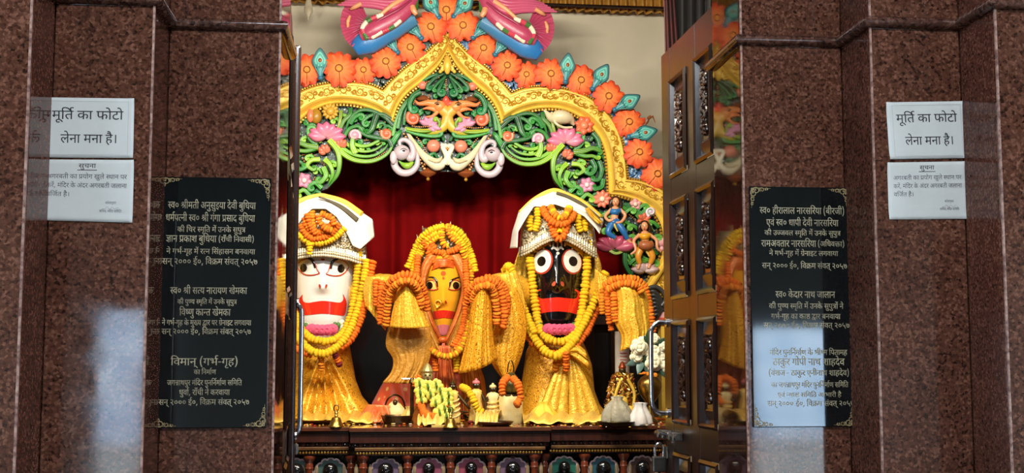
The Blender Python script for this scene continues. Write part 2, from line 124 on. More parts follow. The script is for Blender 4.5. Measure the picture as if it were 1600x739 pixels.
86 -12 -24 34 134 80 0 174 -92 0 0 -159 -2 -12 -4 -9 -8 -5 -10 -2 -13 3 -14 8 -12 11 -11 14 -7 15 -3 14 2 10 5 8 10 6 14 2 13 0 0 96 -64 0 0 35 289 0 0 -35 -52 0 0 -276 -41 0 0 61
64 32 -24 34 123 74 -20 24 -16 15 -17 8 -20 3 -14 -1 -14 -3 -16 -6 -18 -8 -14 36 17 8 18 6 19 5 22 1 18 -2 18 -4 15 -8 16 -13 16 -16 18 -22 0 113 -191 0 0 35 283 0 0 -35 -51 0 0 -276 -41 0 0 117
22 26 85 50 -24 8 -19 13 -11 15 -7 17 -5 21 -1 29 0 97 -40 0 0 35 292 0 0 -35 -52 0 0 -276 -41 0 0 96 -153 -102|199 276 -119 0 0 -92 0 -18 2 -14 1 -11 3 -8 4 -7 5 -6 15 -9 21 -3 19 3 18 7 17 10 14 12
122 20 -24 34 126 75 -28 6 -25 7 -22 7 -21 8 -21 -14 -23 -14 -23 -14 -23 -14 -24 34 20 10 20 11 19 10 19 11 -23 19 -14 18 -8 18 -3 20 6 24 16 21 25 14 33 5 30 -5 24 -13 16 -21 6 -27 -3 -20 -9 -19 -13 -16 -15 -15 24 -8 28 -7 29 -6 27 -4 0 121 -38 0 0 35 131 0 0 -35 -52 0 0 -276 -41 0 0 117|84 248 2 -12 6 -13 13 -13 19 -14 15 12 11 13 7 14 2 15 -3 15 -7 10 -12 6 -15 2 -14 -2 -12 -7 -9 -10
-84 308 -11 35 -10 27 -11 19 -12 13 -14 7 -16 3 -10 -1 -9 -2 -8 -2 -7 -3 -12 37 21 5 24 2 25 -3 22 -10 18 -17 17 -26 16 -37 14 -47|-56 410 2 12 6 9 9 6 10 3 11 -3 9 -6 6 -9 2 -12 -2 -11 -6 -9 -9 -6 -11 -2 -10 2 -9 6 -6 9
85 276 0 -276 -41 0 0 276 -44 0 0 35 136 0 0 -35|45 308 -10 35 -11 27 -11 19 -11 13 -14 7 -16 3 -10 -1 -10 -2 -8 -2 -7 -3 -12 37 21 5 24 2 26 -3 21 -10 19 -17 17 -26 15 -37 14 -47|73 410 2 12 6 9 9 6 10 3 11 -3 9 -6 6 -9 2 -12 -2 -11 -6 -9 -9 -6 -11 -2 -10 2 -9 6 -6 9
156 -6 -22 20 -20 20 -18 20 -14 21 -9 22 -3 24 2 13 5 12 6 11 8 7 -72 0 0 36 215 0 0 76 -234 0 0 35 436 0 0 -35 -162 0 0 -102 13 11 14 8 15 5 17 2 29 -6 24 -15 15 -25 5 -34 -1 -24 -6 -26 -10 -25 -15 -25 -36 20 11 17 9 20 6 21 2 20 -2 21 -8 15 -11 8 -16 3 -27 -9 -28 -28 0 -128 -40 0 0 164 -51 0 -22 -1 -16 -2 -12 -4 -11 -7 -8 -13 -3 -19 5 -24 13 -23 23 -24 31 -27
0 311 608 0 0 -35 -52 0 0 -276 -41 0 0 185 -69 0 -17 0 -11 1 16 -16 13 -18 8 -21 3 -22 -3 -21 -7 -18 -12 -13 -15 -9 -18 -6 -19 -2 -25 4 -23 10 -23 18 -21 28 -21 37 -21 48 -32 0 -18 0 -11 1 16 -16 13 -18 8 -21 3 -22 -3 -21 -7 -18 -12 -13 -15 -9 -18 -6 -19 -2 -26 4 -25 11 -23 21 -23 30 -21 41 -21 53 35 13 23 -59 25 -43 26 -26 28 -9 15 3 11 6 8 11 3 18 -4 21 -12 20 -17 18 -21 15 15 32 127 0 24 -62 25 -45 26 -27 29 -10 15 3 11 6 8 11 2 18 -3 21 -12 20 -17 18 -20 15 14 32 135 0 0 56 -515 0
114 -62 -27 2 -23 8 -18 12 -14 16 -9 19 -3 21 4 28 12 22 20 17 26 11 -7 19 -2 23 2 20 6 18 9 14 11 12 19 13 22 9 25 4 28 2 3 0 0 48 -198 0 0 35 317 0 0 -35 -79 0 0 -84 -24 0 -27 0 -20 -3 -17 -5 -14 -6 -17 -20 -5 -27 4 -24 15 -20 26 -13 36 -4 2 0 3 0 2 0 4 0 -2 10 -1 8 3 15 8 10 10 5 12 2 19 -3 14 -9 9 -13 2 -14 -2 -14 -6 -11 -10 -8 -12 -6 42 -111 -34 -14 -28 80 -23 -22 -26 -20 -30 -13|60 17 4 -21 12 -14 18 -7 20 -3 22 2 18 8 18 10 15 14 14 14 13 16 -5 0 -5 -1 -4 0 -3 0 -24 2 -25 5 -23 8 -20 14 -18 -7 -15 -10 -9 -13
76 118 -12 2 -13 8 -13 11 -10 14 -7 15 -3 14 2 10 5 8 10 6 14 2 173 0 0 68 -222 0 0 35 315 0 0 -35 -52 0 0 -276 -41 0 0 129 -66 -56 14 -17 8 -11 2 -11 -2 -10 -8 -8 -12 -5 -16 -2 -10 1 -9 1 -8 2 -9 3 -8 5 -8 6 -6 8 -2 11 1 6 3 8 6 7 10 9 42 34 40 32 38 28 0 2 -120 0 0 -27 -2 -12 -5 -9 -8 -5
150 0 -27 2 -27 7 -23 11 -19 16 -13 22 -5 27 3 19 6 17 10 14 13 11 -10 12 -9 15 -5 17 -2 22 0 64 -42 0 0 35 302 0 0 -35 -54 0 0 -109 -20 -17 16 -14 14 -15 9 -19 3 -22 -4 -25 -11 -21 -18 -15 -25 -11 -29 -6|207 178 0 98 -97 0|82 218 1 -20 4 -15 7 -12 10 -9 28 5 34 1 7 0 -91 93|152 36 33 2 24 8 16 15 5 21 -2 15 -6 11 -9 10 -11 8 -12 6 -13 4 -17 0 -17 -1 -16 -1 -14 -4 -13 -5 -9 -7 -8 -8 -5 -11 -2 -13 3 -17 8 -13 12 -9 16 -7 18 -3
190 21 -27 -27 -27 25 -26 25 -23 24 -21 22 -16 21 -14 17 -8 14 -5 10 -2 9 -1 9 2 9 6 9 9 6 15 2 12 -1 10 -4 9 -7 7 -9 9 11 6 13 3 15 0 15 0 14 -2 13 -2 11 -4 9 -100 0 0 35 247 0 14 4 15 1 20 -2 19 -7 17 -11 14 -16 9 -20 3 -26 -5 -33 -15 -27 -24 -20 -33 -17 12 -16 14 -11 17 -6 23 -2 24 2 21 8 17 11 17 15 0 138 -41 0 0 35 133 0 0 -35 -52 0 0 -276 -40 0 0 90 -16 -9 -18 -8 -22 -5 -26 -2 -32 4 -29 12 -23 20 -18 28 -25 -4 -27 0 -22 0 -22 3 -22 4 -18 5 -11 -6 -11 -6 22 -26 26 -27 28 -27|184 161 20 0 18 1 18 3 20 3 26 12 18 15 10 18 4 21 -3 21 -9 16 -14 10 -16 3 -12 -2 -9 -4 -6 -7 -2 -11 10 -20 31 -10 -4 -34 -30 7 -22 12 -14 19 -5 26 1 8 1 8 -75 0 4 -10 2 -10 2 -13 1 -14 -1 -20 -4 -17 -5 -14 -8 -12 26 -4
106 -82 -32 54 -22 62 -14 66 -4 68 4 69 13 65 23 60 32 54 41 0 -30 -56 -22 -60 -14 -65 -5 -67 5 -66 13 -65 23 -62 31 -57
30 -82 30 55 22 61 14 65 4 66 -4 66 -14 66 -22 62 -30 57 40 0 33 -55 23 -62 13 -66 4 -69 -4 -68 -13 -64 -23 -61 -33 -53
23 -64 7 30 7 32 6 32 5 28 48 0 4 -6 -8 -27 -11 -31 -12 -30 -13 -28
24 169 122 0 0 -41 -122 0
"""
LINE_TEXT = {
 'PA': [
  (2380, "26 0 0 38 299 0 35 299 0 17 428 0 50 714 0 0 714 0 9 844 0 34 1224 0 0 1354 0 23 1484 0 42 1870 0 14 1999 0 42 2251 0"),
  (2167, "29 0 0 40 339 0 21 339 0 34 616 0 0 746 0 26 876 0 21 1175 0 34 1452 0 0 1582 0 33 1712 0 41 1978 0 44 1978 0"),
 ],
 'PB': [
  (1062, "32 0 0 37 338 0 12 338 0 21 655 0 34 932 0"),
  (5868, "3 0 0 11 382 0 28 664 0 24 868 0 17 1154 0 36 1438 0 0 1568 0 9 1698 0 34 2079 0 0 2208 0 60 2338 0 27 2622 0 42 2912 0 11 3042 0 0 3324 0 10 3454 0 37 3862 0 29 3862 0 40 4202 0 0 4202 0 69 4332 0 34 4842 0 21 4972 0 0 5250 0 22 5380 0 28 5664 0"),
  (6304, "9 0 0 28 381 0 62 586 0 72 586 0 0 720 0 26 850 0 2 1148 0 35 1148 0 19 1278 0 28 1538 0 0 1742 0 9 1872 0 40 2143 0 0 2254 0 3 2384 0 2 2766 0 19 2766 0 28 3026 0 0 3230 0 3 3360 0 11 3742 0 28 4024 0 24 4228 0 17 4514 0 36 4798 0 0 4928 0 13 5058 0 29 5429 0 34 5768 0 21 5898 0 34 6175 0"),
  (1648, "30 0 0 35 278 0 13 408 0 50 778 0 17 778 0 0 1064 0 33 1194 0 41 1459 0 44 1459 0"),
  (2190, "4 0 0 19 512 0 40 744 0 31 772 0 34 1112 0 21 1241 0 37 1518 0 32 1518 0 34 1856 0 28 1986 0"),
  (3530, "32 0 0 35 338 0 12 468 0 30 784 0 72 1062 0 0 1196 0 26 1326 0 2 1626 0 35 1626 0 19 1755 0 28 2015 0 0 2220 0 32 2350 0 35 2688 0 26 2817 0 35 3116 0 17 3246 0"),
 ],
 'LA': [
  (5936, "56 0 0 30 194 0 45 472 0 0 748 0 61 878 0 36 1232 0 26 1361 0 17 1660 0 36 1945 0 0 2074 0 3 2204 0 21 2586 0 37 2864 0 32 2864 0 37 3202 0 5 3202 0 27 3448 0 34 3738 0 0 3867 0 19 3997 0 40 4230 0 30 4257 0 36 4535 0 0 4664 0 24 4794 0 37 5080 0 35 5080 0 20 5210 0 27 5517 0 34 5807 0"),
  (6199, "20 0 0 26 308 0 50 606 0 22 606 0 53 890 0 21 1065 0 36 1342 0 0 1472 0 56 1602 0 30 1796 0 45 2074 0 0 2350 0 61 2480 0 36 2834 0 0 2963 0 11 3093 0 2 3374 0 11 3374 0 34 3656 0 0 3786 0 60 3916 0 32 4200 0 34 4538 0 19 4667 0 0 4927 0 24 5057 0 37 5342 0 35 5342 0 20 5472 0 27 5780 0 34 6070 0"),
  (4849, "9 0 0 36 381 0 0 510 0 35 640 0 12 770 0 28 1087 0 0 1292 0 56 1422 0 26 1616 0 39 1915 0 35 1915 0 17 2044 0 0 2330 0 26 2460 0 62 2758 0 0 2758 0 7 2888 0 21 3162 0 9 3440 0 40 3710 0 0 3821 0 32 3951 0 37 4289 0 22 4289 0 37 4573 0 59 4573 0"),
  (3264, "49 0 0 34 320 0 21 450 0 0 728 0 60 858 0 9 1142 0 34 1522 0 31 1652 0 0 1992 0 24 2122 0 37 2408 0 35 2408 0 20 2537 0 27 2844 0 34 3134 0"),
  (2546, "70 0 0 28 177 0 34 382 0 1 511 0 12 511 0 36 828 0 0 958 0 35 1088 0 21 1217 0 30 1494 0 34 1772 0 32 1902 0 36 2240 0 71 2370 0"),
  (6101, "21 0 0 40 278 0 0 278 0 11 408 0 25 689 0 50 1040 0 73 1040 0 11 1210 0 39 1492 0 33 1492 0 0 1758 0 26 1888 0 62 2186 0 0 2186 0 28 2316 0 53 2521 0 21 2696 0 0 2973 0 35 3103 0 32 3232 0 2 3570 0 33 3570 0 34 3836 0 32 3966 0 21 4304 0 0 4581 0 24 4711 0 21 4996 0 30 5274 0 34 5552 0 27 5682 0 34 5972 0"),
  (6113, "32 0 0 21 338 0 43 616 0 0 616 0 46 746 0 45 1021 0 45 1296 0 45 1572 0 0 1848 0 6 1978 0 45 2223 0 72 2498 0 0 2632 0 35 2762 0 30 2892 0 57 3170 0 26 3551 0 0 3850 0 32 3980 0 2 4318 0 30 4318 0 17 4596 0 43 4881 0 0 4881 0 46 5011 0 45 5286 0 47 5562 0 48 5838 0"),
  (5164, "56 0 0 30 194 0 45 472 0 0 748 0 61 878 0 36 1232 0 0 1361 0 32 1491 0 53 1829 0 27 2004 0 0 2294 0 21 2424 0 34 2701 0 28 2830 0 34 3035 0 27 3164 0 16 3454 0 0 3816 0 10 3946 0 40 4355 0 26 4355 0 9 4654 0 34 5035 0"),
  (5006, "9 0 0 36 381 0 0 510 0 22 640 0 37 924 0 52 924 0 27 1158 0 0 1448 0 56 1578 0 26 1772 0 39 2072 0 35 2072 0 17 2201 0 0 2486 0 26 2616 0 62 2915 0 0 2915 0 7 3045 0 21 3319 0 9 3596 0 40 3867 0 0 3978 0 32 4108 0 37 4446 0 22 4446 0 37 4730 0 59 4730 0"),
  (3410, "35 0 0 30 130 0 55 408 0 16 596 0 37 957 0 0 957 0 9 1087 0 34 1468 0 54 1598 0 17 1776 0 0 2062 0 10 2192 0 40 2600 0 26 2600 0 9 2900 0 34 3280 0"),
  (7598, "21 0 0 40 278 0 0 278 0 11 408 0 25 689 0 50 1040 0 73 1040 0 11 1210 0 39 1492 0 33 1492 0 0 1758 0 9 1888 0 40 2158 0 0 2268 0 26 2398 0 37 2698 0 51 2698 0 27 3022 0 0 3312 0 66 3442 0 34 3752 0 28 3881 0 0 4086 0 22 4216 0 28 4500 0 0 4704 0 58 4834 0 40 5116 0 21 5116 0 34 5393 0 5 5522 0 14 5768 0 0 6020 0 29 6150 0 11 6489 0 30 6770 0 34 7048 0 27 7178 0 34 7468 0"),
  (2948, "35 0 0 30 130 0 26 408 0 34 706 0 21 836 0 43 1114 0 0 1114 0 70 1244 0 11 1420 0 25 1702 0 50 2054 0 73 2054 0 11 2224 0 39 2505 0 33 2505 0 71 2770 0"),
  (1838, "9 0 0 34 381 0 0 510 0 35 640 0 21 770 0 26 1048 0 34 1346 0 50 1476 0 16 1476 0"),
  (6122, "13 0 0 11 371 0 67 652 0 34 960 0 18 1090 0 22 1410 0 37 1694 0 28 1694 0 0 1899 0 26 2029 0 2 2328 0 35 2328 0 19 2458 0 28 2718 0 0 2922 0 22 3052 0 37 3336 0 21 3336 0 35 3614 0 21 3743 0 50 4020 0 26 4020 0 34 4320 0 50 4449 0 16 4449 0 0 4810 0 32 4940 0 35 5278 0 26 5408 0 35 5707 0 17 5836 0"),
  (3710, "20 0 0 37 308 0 30 308 0 34 586 0 50 715 0 72 715 0 0 849 0 28 979 0 34 1184 0 1 1313 0 12 1313 0 36 1630 0 0 1760 0 21 1890 0 40 2167 0 0 2167 0 9 2297 0 28 2678 0 30 2882 0 34 3160 0 27 3290 0 34 3580 0"),
 ],
 'RA': [
  (5852, "56 0 0 30 194 0 45 472 0 0 748 0 33 878 0 36 1144 0 28 1273 0 34 1478 0 29 1607 0 34 1946 0 29 2076 0 0 2414 0 21 2544 0 34 2822 0 28 2952 0 32 3156 0 35 3494 0 28 3624 0 27 3828 0 34 4118 0 0 4248 0 70 4378 0 24 4554 0 36 4840 0 28 4970 0 13 5174 0 36 5545 0 71 5674 0"),
  (5044, "8 0 0 30 276 0 2 554 0 0 554 0 56 684 0 30 879 0 45 1157 0 0 1432 0 20 1562 0 34 1870 0 22 2000 0 36 2284 0 0 2413 0 19 2543 0 40 2776 0 30 2803 0 36 3081 0 0 3210 0 21 3340 0 34 3618 0 28 3748 0 32 3952 0 35 4290 0 28 4420 0 27 4624 0 34 4914 0"),
  (5689, "9 0 0 36 381 0 0 510 0 7 640 0 65 914 0 30 1514 0 29 1792 0 0 2132 0 56 2262 0 26 2456 0 39 2755 0 35 2755 0 17 2884 0 0 3170 0 26 3300 0 62 3598 0 0 3598 0 7 3728 0 21 4002 0 9 4280 0 40 4550 0 0 4661 0 32 4791 0 37 5129 0 22 5129 0 37 5413 0 59 5413 0"),
  (3745, "28 0 0 34 204 0 26 334 0 3 633 0 30 1015 0 17 1293 0 34 1578 0 28 1708 0 0 1912 0 21 2042 0 34 2320 0 28 2449 0 32 2654 0 35 2992 0 28 3121 0 27 3326 0 34 3616 0"),
  (2010, "70 0 0 3 177 0 35 559 0 20 688 0 30 996 0 64 1274 0 34 1704 0 71 1833 0"),
  (5080, "21 0 0 40 278 0 0 278 0 11 408 0 25 689 0 50 1040 0 73 1040 0 11 1210 0 39 1492 0 33 1492 0 0 1758 0 26 1888 0 62 2186 0 0 2186 0 58 2316 0 40 2598 0 21 2598 0 34 2876 0 5 3005 0 14 3250 0 0 3502 0 29 3632 0 11 3972 0 30 4253 0 34 4531 0 27 4660 0 34 4950 0"),
  (4088, "56 0 0 30 194 0 45 472 0 0 748 0 9 878 0 40 1148 0 19 1259 0 34 1519 0 28 1648 0 0 1853 0 21 1983 0 34 2260 0 18 2390 0 0 2711 0 13 2841 0 34 3212 0 29 3342 0 34 3680 0 21 3810 0"),
  (5542, "9 0 0 36 381 0 0 510 0 22 640 0 37 924 0 52 924 0 27 1158 0 0 1448 0 56 1578 0 26 1772 0 39 2072 0 35 2072 0 17 2201 0 0 2486 0 26 2616 0 62 2915 0 0 2915 0 7 3045 0 21 3319 0 9 3596 0 40 3867 0 0 3978 0 32 4108 0 37 4446 0 22 4446 0 37 4730 0 59 4730 0 63 5006 0 0 5135 0 21 5265 0 40 5542 0"),
  (5220, "11 0 0 25 282 0 50 633 0 73 633 0 11 803 0 39 1084 0 33 1084 0 0 1350 0 9 1480 0 34 1861 0 0 1990 0 9 2120 0 34 2502 0 68 2631 0 0 2926 0 66 3056 0 34 3366 0 28 3495 0 0 3700 0 24 3830 0 21 4115 0 30 4392 0 34 4670 0 27 4800 0 34 5090 0"),
  (5913, "26 0 0 2 299 0 35 299 0 19 428 0 28 688 0 0 893 0 22 1023 0 37 1307 0 21 1307 0 35 1584 0 21 1714 0 50 1992 0 26 1992 0 34 2290 0 50 2420 0 16 2420 0 0 2782 0 9 2912 0 40 3182 0 0 3292 0 25 3422 0 36 3774 0 55 3904 0 26 4092 0 0 4390 0 35 4520 0 22 4650 0 17 4934 0 34 5219 0 26 5348 0 33 5648 0"),
  (4223, "15 0 0 34 292 0 9 422 0 37 692 0 28 803 0 0 1008 0 11 1138 0 42 1419 0 22 1548 0 36 1832 0 0 1962 0 21 2092 0 34 2370 0 18 2499 0 0 2820 0 31 2950 0 34 3290 0 33 3420 0 19 3685 0 40 3918 0 30 3945 0"),
  (5725, "70 0 0 30 177 0 2 455 0 31 455 0 13 795 0 0 1166 0 73 1296 0 0 1466 0 15 1596 0 34 1888 0 9 2018 0 37 2288 0 28 2399 0 0 2604 0 8 2734 0 21 3010 0 36 3288 0 21 3417 0 34 3694 0 18 3824 0 0 4145 0 31 4275 0 34 4615 0 33 4744 0 19 5010 0 40 5242 0 30 5270 0 71 5548 0"),
  (6762, "9 0 0 34 381 0 0 510 0 13 640 0 11 1012 0 67 1293 0 34 1600 0 18 1730 0 22 2051 0 37 2335 0 28 2335 0 0 2540 0 26 2670 0 2 2968 0 35 2968 0 19 3098 0 28 3358 0 0 3562 0 22 3692 0 37 3976 0 21 3976 0 35 4254 0 21 4384 0 50 4661 0 26 4661 0 34 4960 0 50 5090 0 16 5090 0 0 5451 0 32 5581 0 35 5919 0 26 6048 0 35 6348 0 17 6477 0"),
  (4784, "8 0 0 30 276 0 2 554 0 0 554 0 54 684 0 27 864 0 34 1154 0 32 1283 0 0 1621 0 32 1751 0 35 2089 0 26 2218 0 35 2518 0 17 2647 0 0 2932 0 4 3062 0 25 3574 0 34 3925 0 28 4054 0 36 4259 0 0 4388 0 33 4518 0 41 4784 0"),
 ],
}
# ------------------------------------------------------------------ helpers
RND = random.Random(7)

def ray(px, py):
    return FW + RT * ((px - CX) / F) + UP * ((CY - py) / F)
def W(px, py, Y):
    d = ray(px, py); return EYE + d * (Y / d.y)
def WX(px, py, X):
    d = ray(px, py); return EYE + d * (X / d.x)
def WZ(px, py, Z):
    d = ray(px, py); return EYE + d * ((Z - EYE.z) / d.z)
def pxs(Y):                       # metres per pixel at depth Y
    return Y / F * 1.0

def lin(c):
    c = c / 255.0
    return c / 12.92 if c <= 0.04045 else ((c + 0.055) / 1.055) ** 2.4
def rgb(c):
    return (lin(c[0]), lin(c[1]), lin(c[2]), 1.0)

MATS = {}
def mat(name, col=(200, 200, 200), rough=0.5, metal=0.0, ior=1.5, coat=0.0, coat_rough=0.05,
        var=None, bump=None, attr=False, sheen=0.0, emit=None, trans=0.0, alpha=1.0, sss=0.0):
    """procedural principled material; var = (scale, other colour, amount[, detail]); bump = (scale, strength[, kind])"""
    if name in MATS: return MATS[name]
    m = bpy.data.materials.new(name); m.use_nodes = True
    nt = m.node_tree; N = nt.nodes; L = nt.links
    b = N['Principled BSDF']
    b.inputs['Roughness'].default_value = rough
    b.inputs['Metallic'].default_value = metal
    b.inputs['IOR'].default_value = ior
    b.inputs['Coat Weight'].default_value = coat
    b.inputs['Coat Roughness'].default_value = coat_rough
    b.inputs['Sheen Weight'].default_value = sheen
    b.inputs['Transmission Weight'].default_value = trans
    b.inputs['Alpha'].default_value = alpha
    b.inputs['Subsurface Weight'].default_value = sss
    b.inputs['Base Color'].default_value = rgb(col)
    tc = N.new('ShaderNodeTexCoord')
    src = None
    if attr:
        a = N.new('ShaderNodeAttribute'); a.attribute_name = 'Col'; src = a.outputs['Color']
    if var:
        n = N.new('ShaderNodeTexNoise'); n.inputs['Scale'].default_value = var[0]
        n.inputs['Detail'].default_value = 4
        L.new(tc.outputs['Object'], n.inputs['Vector'])
        r = N.new('ShaderNodeMapRange'); r.inputs['From Min'].default_value = 0.35; r.inputs['From Max'].default_value = 0.65
        r.inputs['To Max'].default_value = var[2]
        L.new(n.outputs['Fac'], r.inputs['Value'])
        mx = N.new('ShaderNodeMix'); mx.data_type = 'RGBA'
        L.new(r.outputs['Result'], mx.inputs['Factor'])
        if src: L.new(src, mx.inputs[6])
        else: mx.inputs[6].default_value = rgb(col)
        mx.inputs[7].default_value = rgb(var[1])
        src = mx.outputs[2]
    if src: L.new(src, b.inputs['Base Color'])
    if bump:
        kind = bump[2] if len(bump) > 2 else 'noise'
        if kind == 'voronoi':
            n = N.new('ShaderNodeTexVoronoi'); out = n.outputs['Distance']
        else:
            n = N.new('ShaderNodeTexNoise'); out = n.outputs['Fac']; n.inputs['Detail'].default_value = 3
        n.inputs['Scale'].default_value = bump[0]
        L.new(tc.outputs['Object'], n.inputs['Vector'])
        bp = N.new('ShaderNodeBump'); bp.inputs['Strength'].default_value = bump[1]; bp.inputs['Distance'].default_value = 0.01
        L.new(out, bp.inputs['Height']); L.new(bp.outputs['Normal'], b.inputs['Normal'])
    if emit:
        b.inputs['Emission Color'].default_value = rgb(emit[0]); b.inputs['Emission Strength'].default_value = emit[1]
    MATS[name] = m
    return m

def ramp(N, stops):
    r = N.new('ShaderNodeValToRGB'); e = r.color_ramp.elements
    e[0].position, e[0].color = stops[0][0], rgb(stops[0][1])
    e[1].position, e[1].color = stops[-1][0], rgb(stops[-1][1])
    for p, c in stops[1:-1]:
        k = e.new(p); k.color = rgb(c)
    return r

def worldloc(o):
    v = Vector((0, 0, 0))
    while o is not None:
        v += o.location; o = o.parent
    return v

class MB:
    """collects faces in world coordinates, then links them as one mesh object"""
    def __init__(self):
        self.v = []; self.f = []; self.m = []; self.c = []; self.mi = 0; self.col = (1, 1, 1, 1)
    def setcol(self, c): self.col = rgb(c)
    def add(self, p, c=None):
        self.v.append(tuple(p)); self.c.append(c or self.col); return len(self.v) - 1
    def face(self, ids):
        self.f.append(tuple(ids)); self.m.append(self.mi)
    def box(self, x0, x1, y0, y1, z0, z1):
        i = [self.add((x, y, z)) for x in (x0, x1) for y in (y0, y1) for z in (z0, z1)]
        for q in ((0, 1, 3, 2), (4, 6, 7, 5), (0, 4, 5, 1), (2, 3, 7, 6), (0, 2, 6, 4), (1, 5, 7, 3)):
            self.face([i[k] for k in q])
        return self
    def hexa(self, P):            # 8 points: (x0y0z0, x0y0z1, x0y1z0, x0y1z1, x1...) order as box
        i = [self.add(p) for p in P]
        for q in ((0, 1, 3, 2), (4, 6, 7, 5), (0, 4, 5, 1), (2, 3, 7, 6), (0, 2, 6, 4), (1, 5, 7, 3)):
            self.face([i[k] for k in q])
        return self
    def grid(self, fn, nu, nv, closed_u=False, colfn=None):
        base = len(self.v)
        U = nu if closed_u else nu + 1
        for j in range(nv + 1):
            for i in range(U):
                u, v = i / nu, j / nv
                self.add(fn(u, v), rgb(colfn(u, v)) if colfn else None)
        for j in range(nv):
            for i in range(nu):
                a = base + j * U + i; b = base + j * U + (i + 1) % U
                self.face((a, b, b + U, a + U))
        return self
    def tube(self, pts, rad, n=8, flat=1.0, up=None, c0=None, c1=None, cap=True):
        """sweep an ellipse along pts; flat scales it along the 'up' direction"""
        pts = [Vector(p) for p in pts]; k = len(pts)
        if not hasattr(rad, '__len__'): rad = [rad] * k
        up = Vector(up) if up else None
        prev = None; rings = []
        C0 = rgb(c0) if c0 else self.col; C1 = rgb(c1) if c1 else C0
        for i, p in enumerate(pts):
            t = (pts[min(i + 1, k - 1)] - pts[max(i - 1, 0)])
            if t.length < 1e-9: t = Vector((0, 0, 1))
            t.normalize()
            if up is not None: a = up - t * up.dot(t)
            else:
                a = prev if prev is not None else (Vector((0, 0, 1)) if abs(t.z) < .9 else Vector((1, 0, 0)))
                a = a - t * a.dot(t)
            if a.length < 1e-6: a = t.orthogonal()
            a.normalize(); prev = a
            b = t.cross(a)
            s = i / max(1, k - 1)
            c = tuple(C0[q] * (1 - s) + C1[q] * s for q in range(4))
            rings.append([self.add(p + a * (math.sin(h) * rad[i] * flat) + b * (math.cos(h) * rad[i]), c)
                          for h in (2 * math.pi * q / n for q in range(n))])
        for r0, r1 in zip(rings, rings[1:]):
            for q in range(n):
                self.face((r0[q], r0[(q + 1) % n], r1[(q + 1) % n], r1[q]))
        if cap:
            self.face(rings[0][::-1]); self.face(rings[-1])
        return self
    def ball(self, c, r, nu=8, nv=6):
        c = Vector(c)
        if not hasattr(r, '__len__'): r = (r, r, r)
        top = self.add(c + Vector((0, 0, r[2]))); bot = self.add(c - Vector((0, 0, r[2])))
        rows = []
        for j in range(1, nv):
            a = math.pi * j / nv
            rows.append([self.add(c + Vector((r[0] * math.sin(a) * math.cos(2 * math.pi * i / nu),
                                              r[1] * math.sin(a) * math.sin(2 * math.pi * i / nu), r[2] * math.cos(a)))) for i in range(nu)])
        for i in range(nu):
            k = (i + 1) % nu
            self.face((top, rows[0][i], rows[0][k])); self.face((bot, rows[-1][k], rows[-1][i]))
            for a, b in zip(rows, rows[1:]): self.face((a[i], b[i], b[k], a[k]))
        return self
    def lathe(self, prof, c, n=20, sx=1.0, sy=1.0, cap=True, mod=None):
        """prof = [(radius, z)...] around the vertical axis through c"""
        c = Vector(c); rows = []
        for r, z in prof:
            row = []
            for i in range(n):
                a = 2 * math.pi * i / n
                rr = r * (mod(a, z) if mod else 1)
                row.append(self.add(c + Vector((rr * math.cos(a) * sx, rr * math.sin(a) * sy, z))))
            rows.append(row)
        for a, b in zip(rows, rows[1:]):
            for i in range(n):
                k = (i + 1) % n
                self.face((a[i], a[k], b[k], b[i]))
        if cap: self.face(rows[0][::-1]); self.face(rows[-1])
        return self
    def prism(self, front, back):
        """closed outline: list of front points and back points"""
        a = [self.add(p) for p in front]; b = [self.add(p) for p in back]; n = len(a)
        for t in tessellate_polygon([[Vector(p) for p in front]]):
            self.face([a[i] for i in t]); self.face([b[i] for i in reversed(t)])
        for i in range(n):
            k = (i + 1) % n
            self.face((a[i], b[i], b[k], a[k]))
        return self
    def strip(self, A, B):
        i0 = [self.add(p) for p in A]; i1 = [self.add(p) for p in B]
        for k in range(len(i0) - 1): self.face((i0[k], i0[k + 1], i1[k + 1], i1[k]))
        return self
    def fan(self, outline, centre, rings=3, fn=None):
        """star-shaped disc of (px, py) points, each mapped by fn onto a surface"""
        n = len(outline); last = None
        for r in range(rings, 0, -1):
            s = r / rings
            cur = [self.add(fn(centre[0] + (p[0] - centre[0]) * s, centre[1] + (p[1] - centre[1]) * s)) for p in outline]
            if last:
                for i in range(n): self.face((last[i], last[(i + 1) % n], cur[(i + 1) % n], cur[i]))
            last = cur
        m = self.add(fn(*centre))
        for i in range(n): self.face((last[i], last[(i + 1) % n], m))
        return self
    def build(self, name, mats, parent=None, smooth=True, angle=40, origin=None, flip=False, outward=True):
        me = bpy.data.meshes.new(name)
        if parent is not None: o0 = worldloc(parent)
        elif origin is not None: o0 = Vector(origin)
        else:
            xs, ys, zs = zip(*self.v)
            o0 = Vector(((min(xs) + max(xs)) / 2, (min(ys) + max(ys)) / 2, min(zs)))
        me.from_pydata([tuple(Vector(p) - o0) for p in self.v], [], self.f)
        mats = mats if isinstance(mats, (list, tuple)) else [mats]
        for q in mats: me.materials.append(q)
        me.polygons.foreach_set('material_index', self.m)
        ca = me.color_attributes.new('Col', 'FLOAT_COLOR', 'POINT')
        ca.data.foreach_set('color', [x for c in self.c for x in c])
        if outward:
            bm = bmesh.new(); bm.from_mesh(me); bmesh.ops.recalc_face_normals(bm, faces=bm.faces); bm.to_mesh(me); bm.free()
        if smooth:
            me.polygons.foreach_set('use_smooth', [True] * len(me.polygons))
            me.set_sharp_from_angle(angle=math.radians(angle))
        o = bpy.data.objects.new(name, me); COL.objects.link(o)
        if parent is not None: o.parent = parent
        else: o.location = o0
        return o

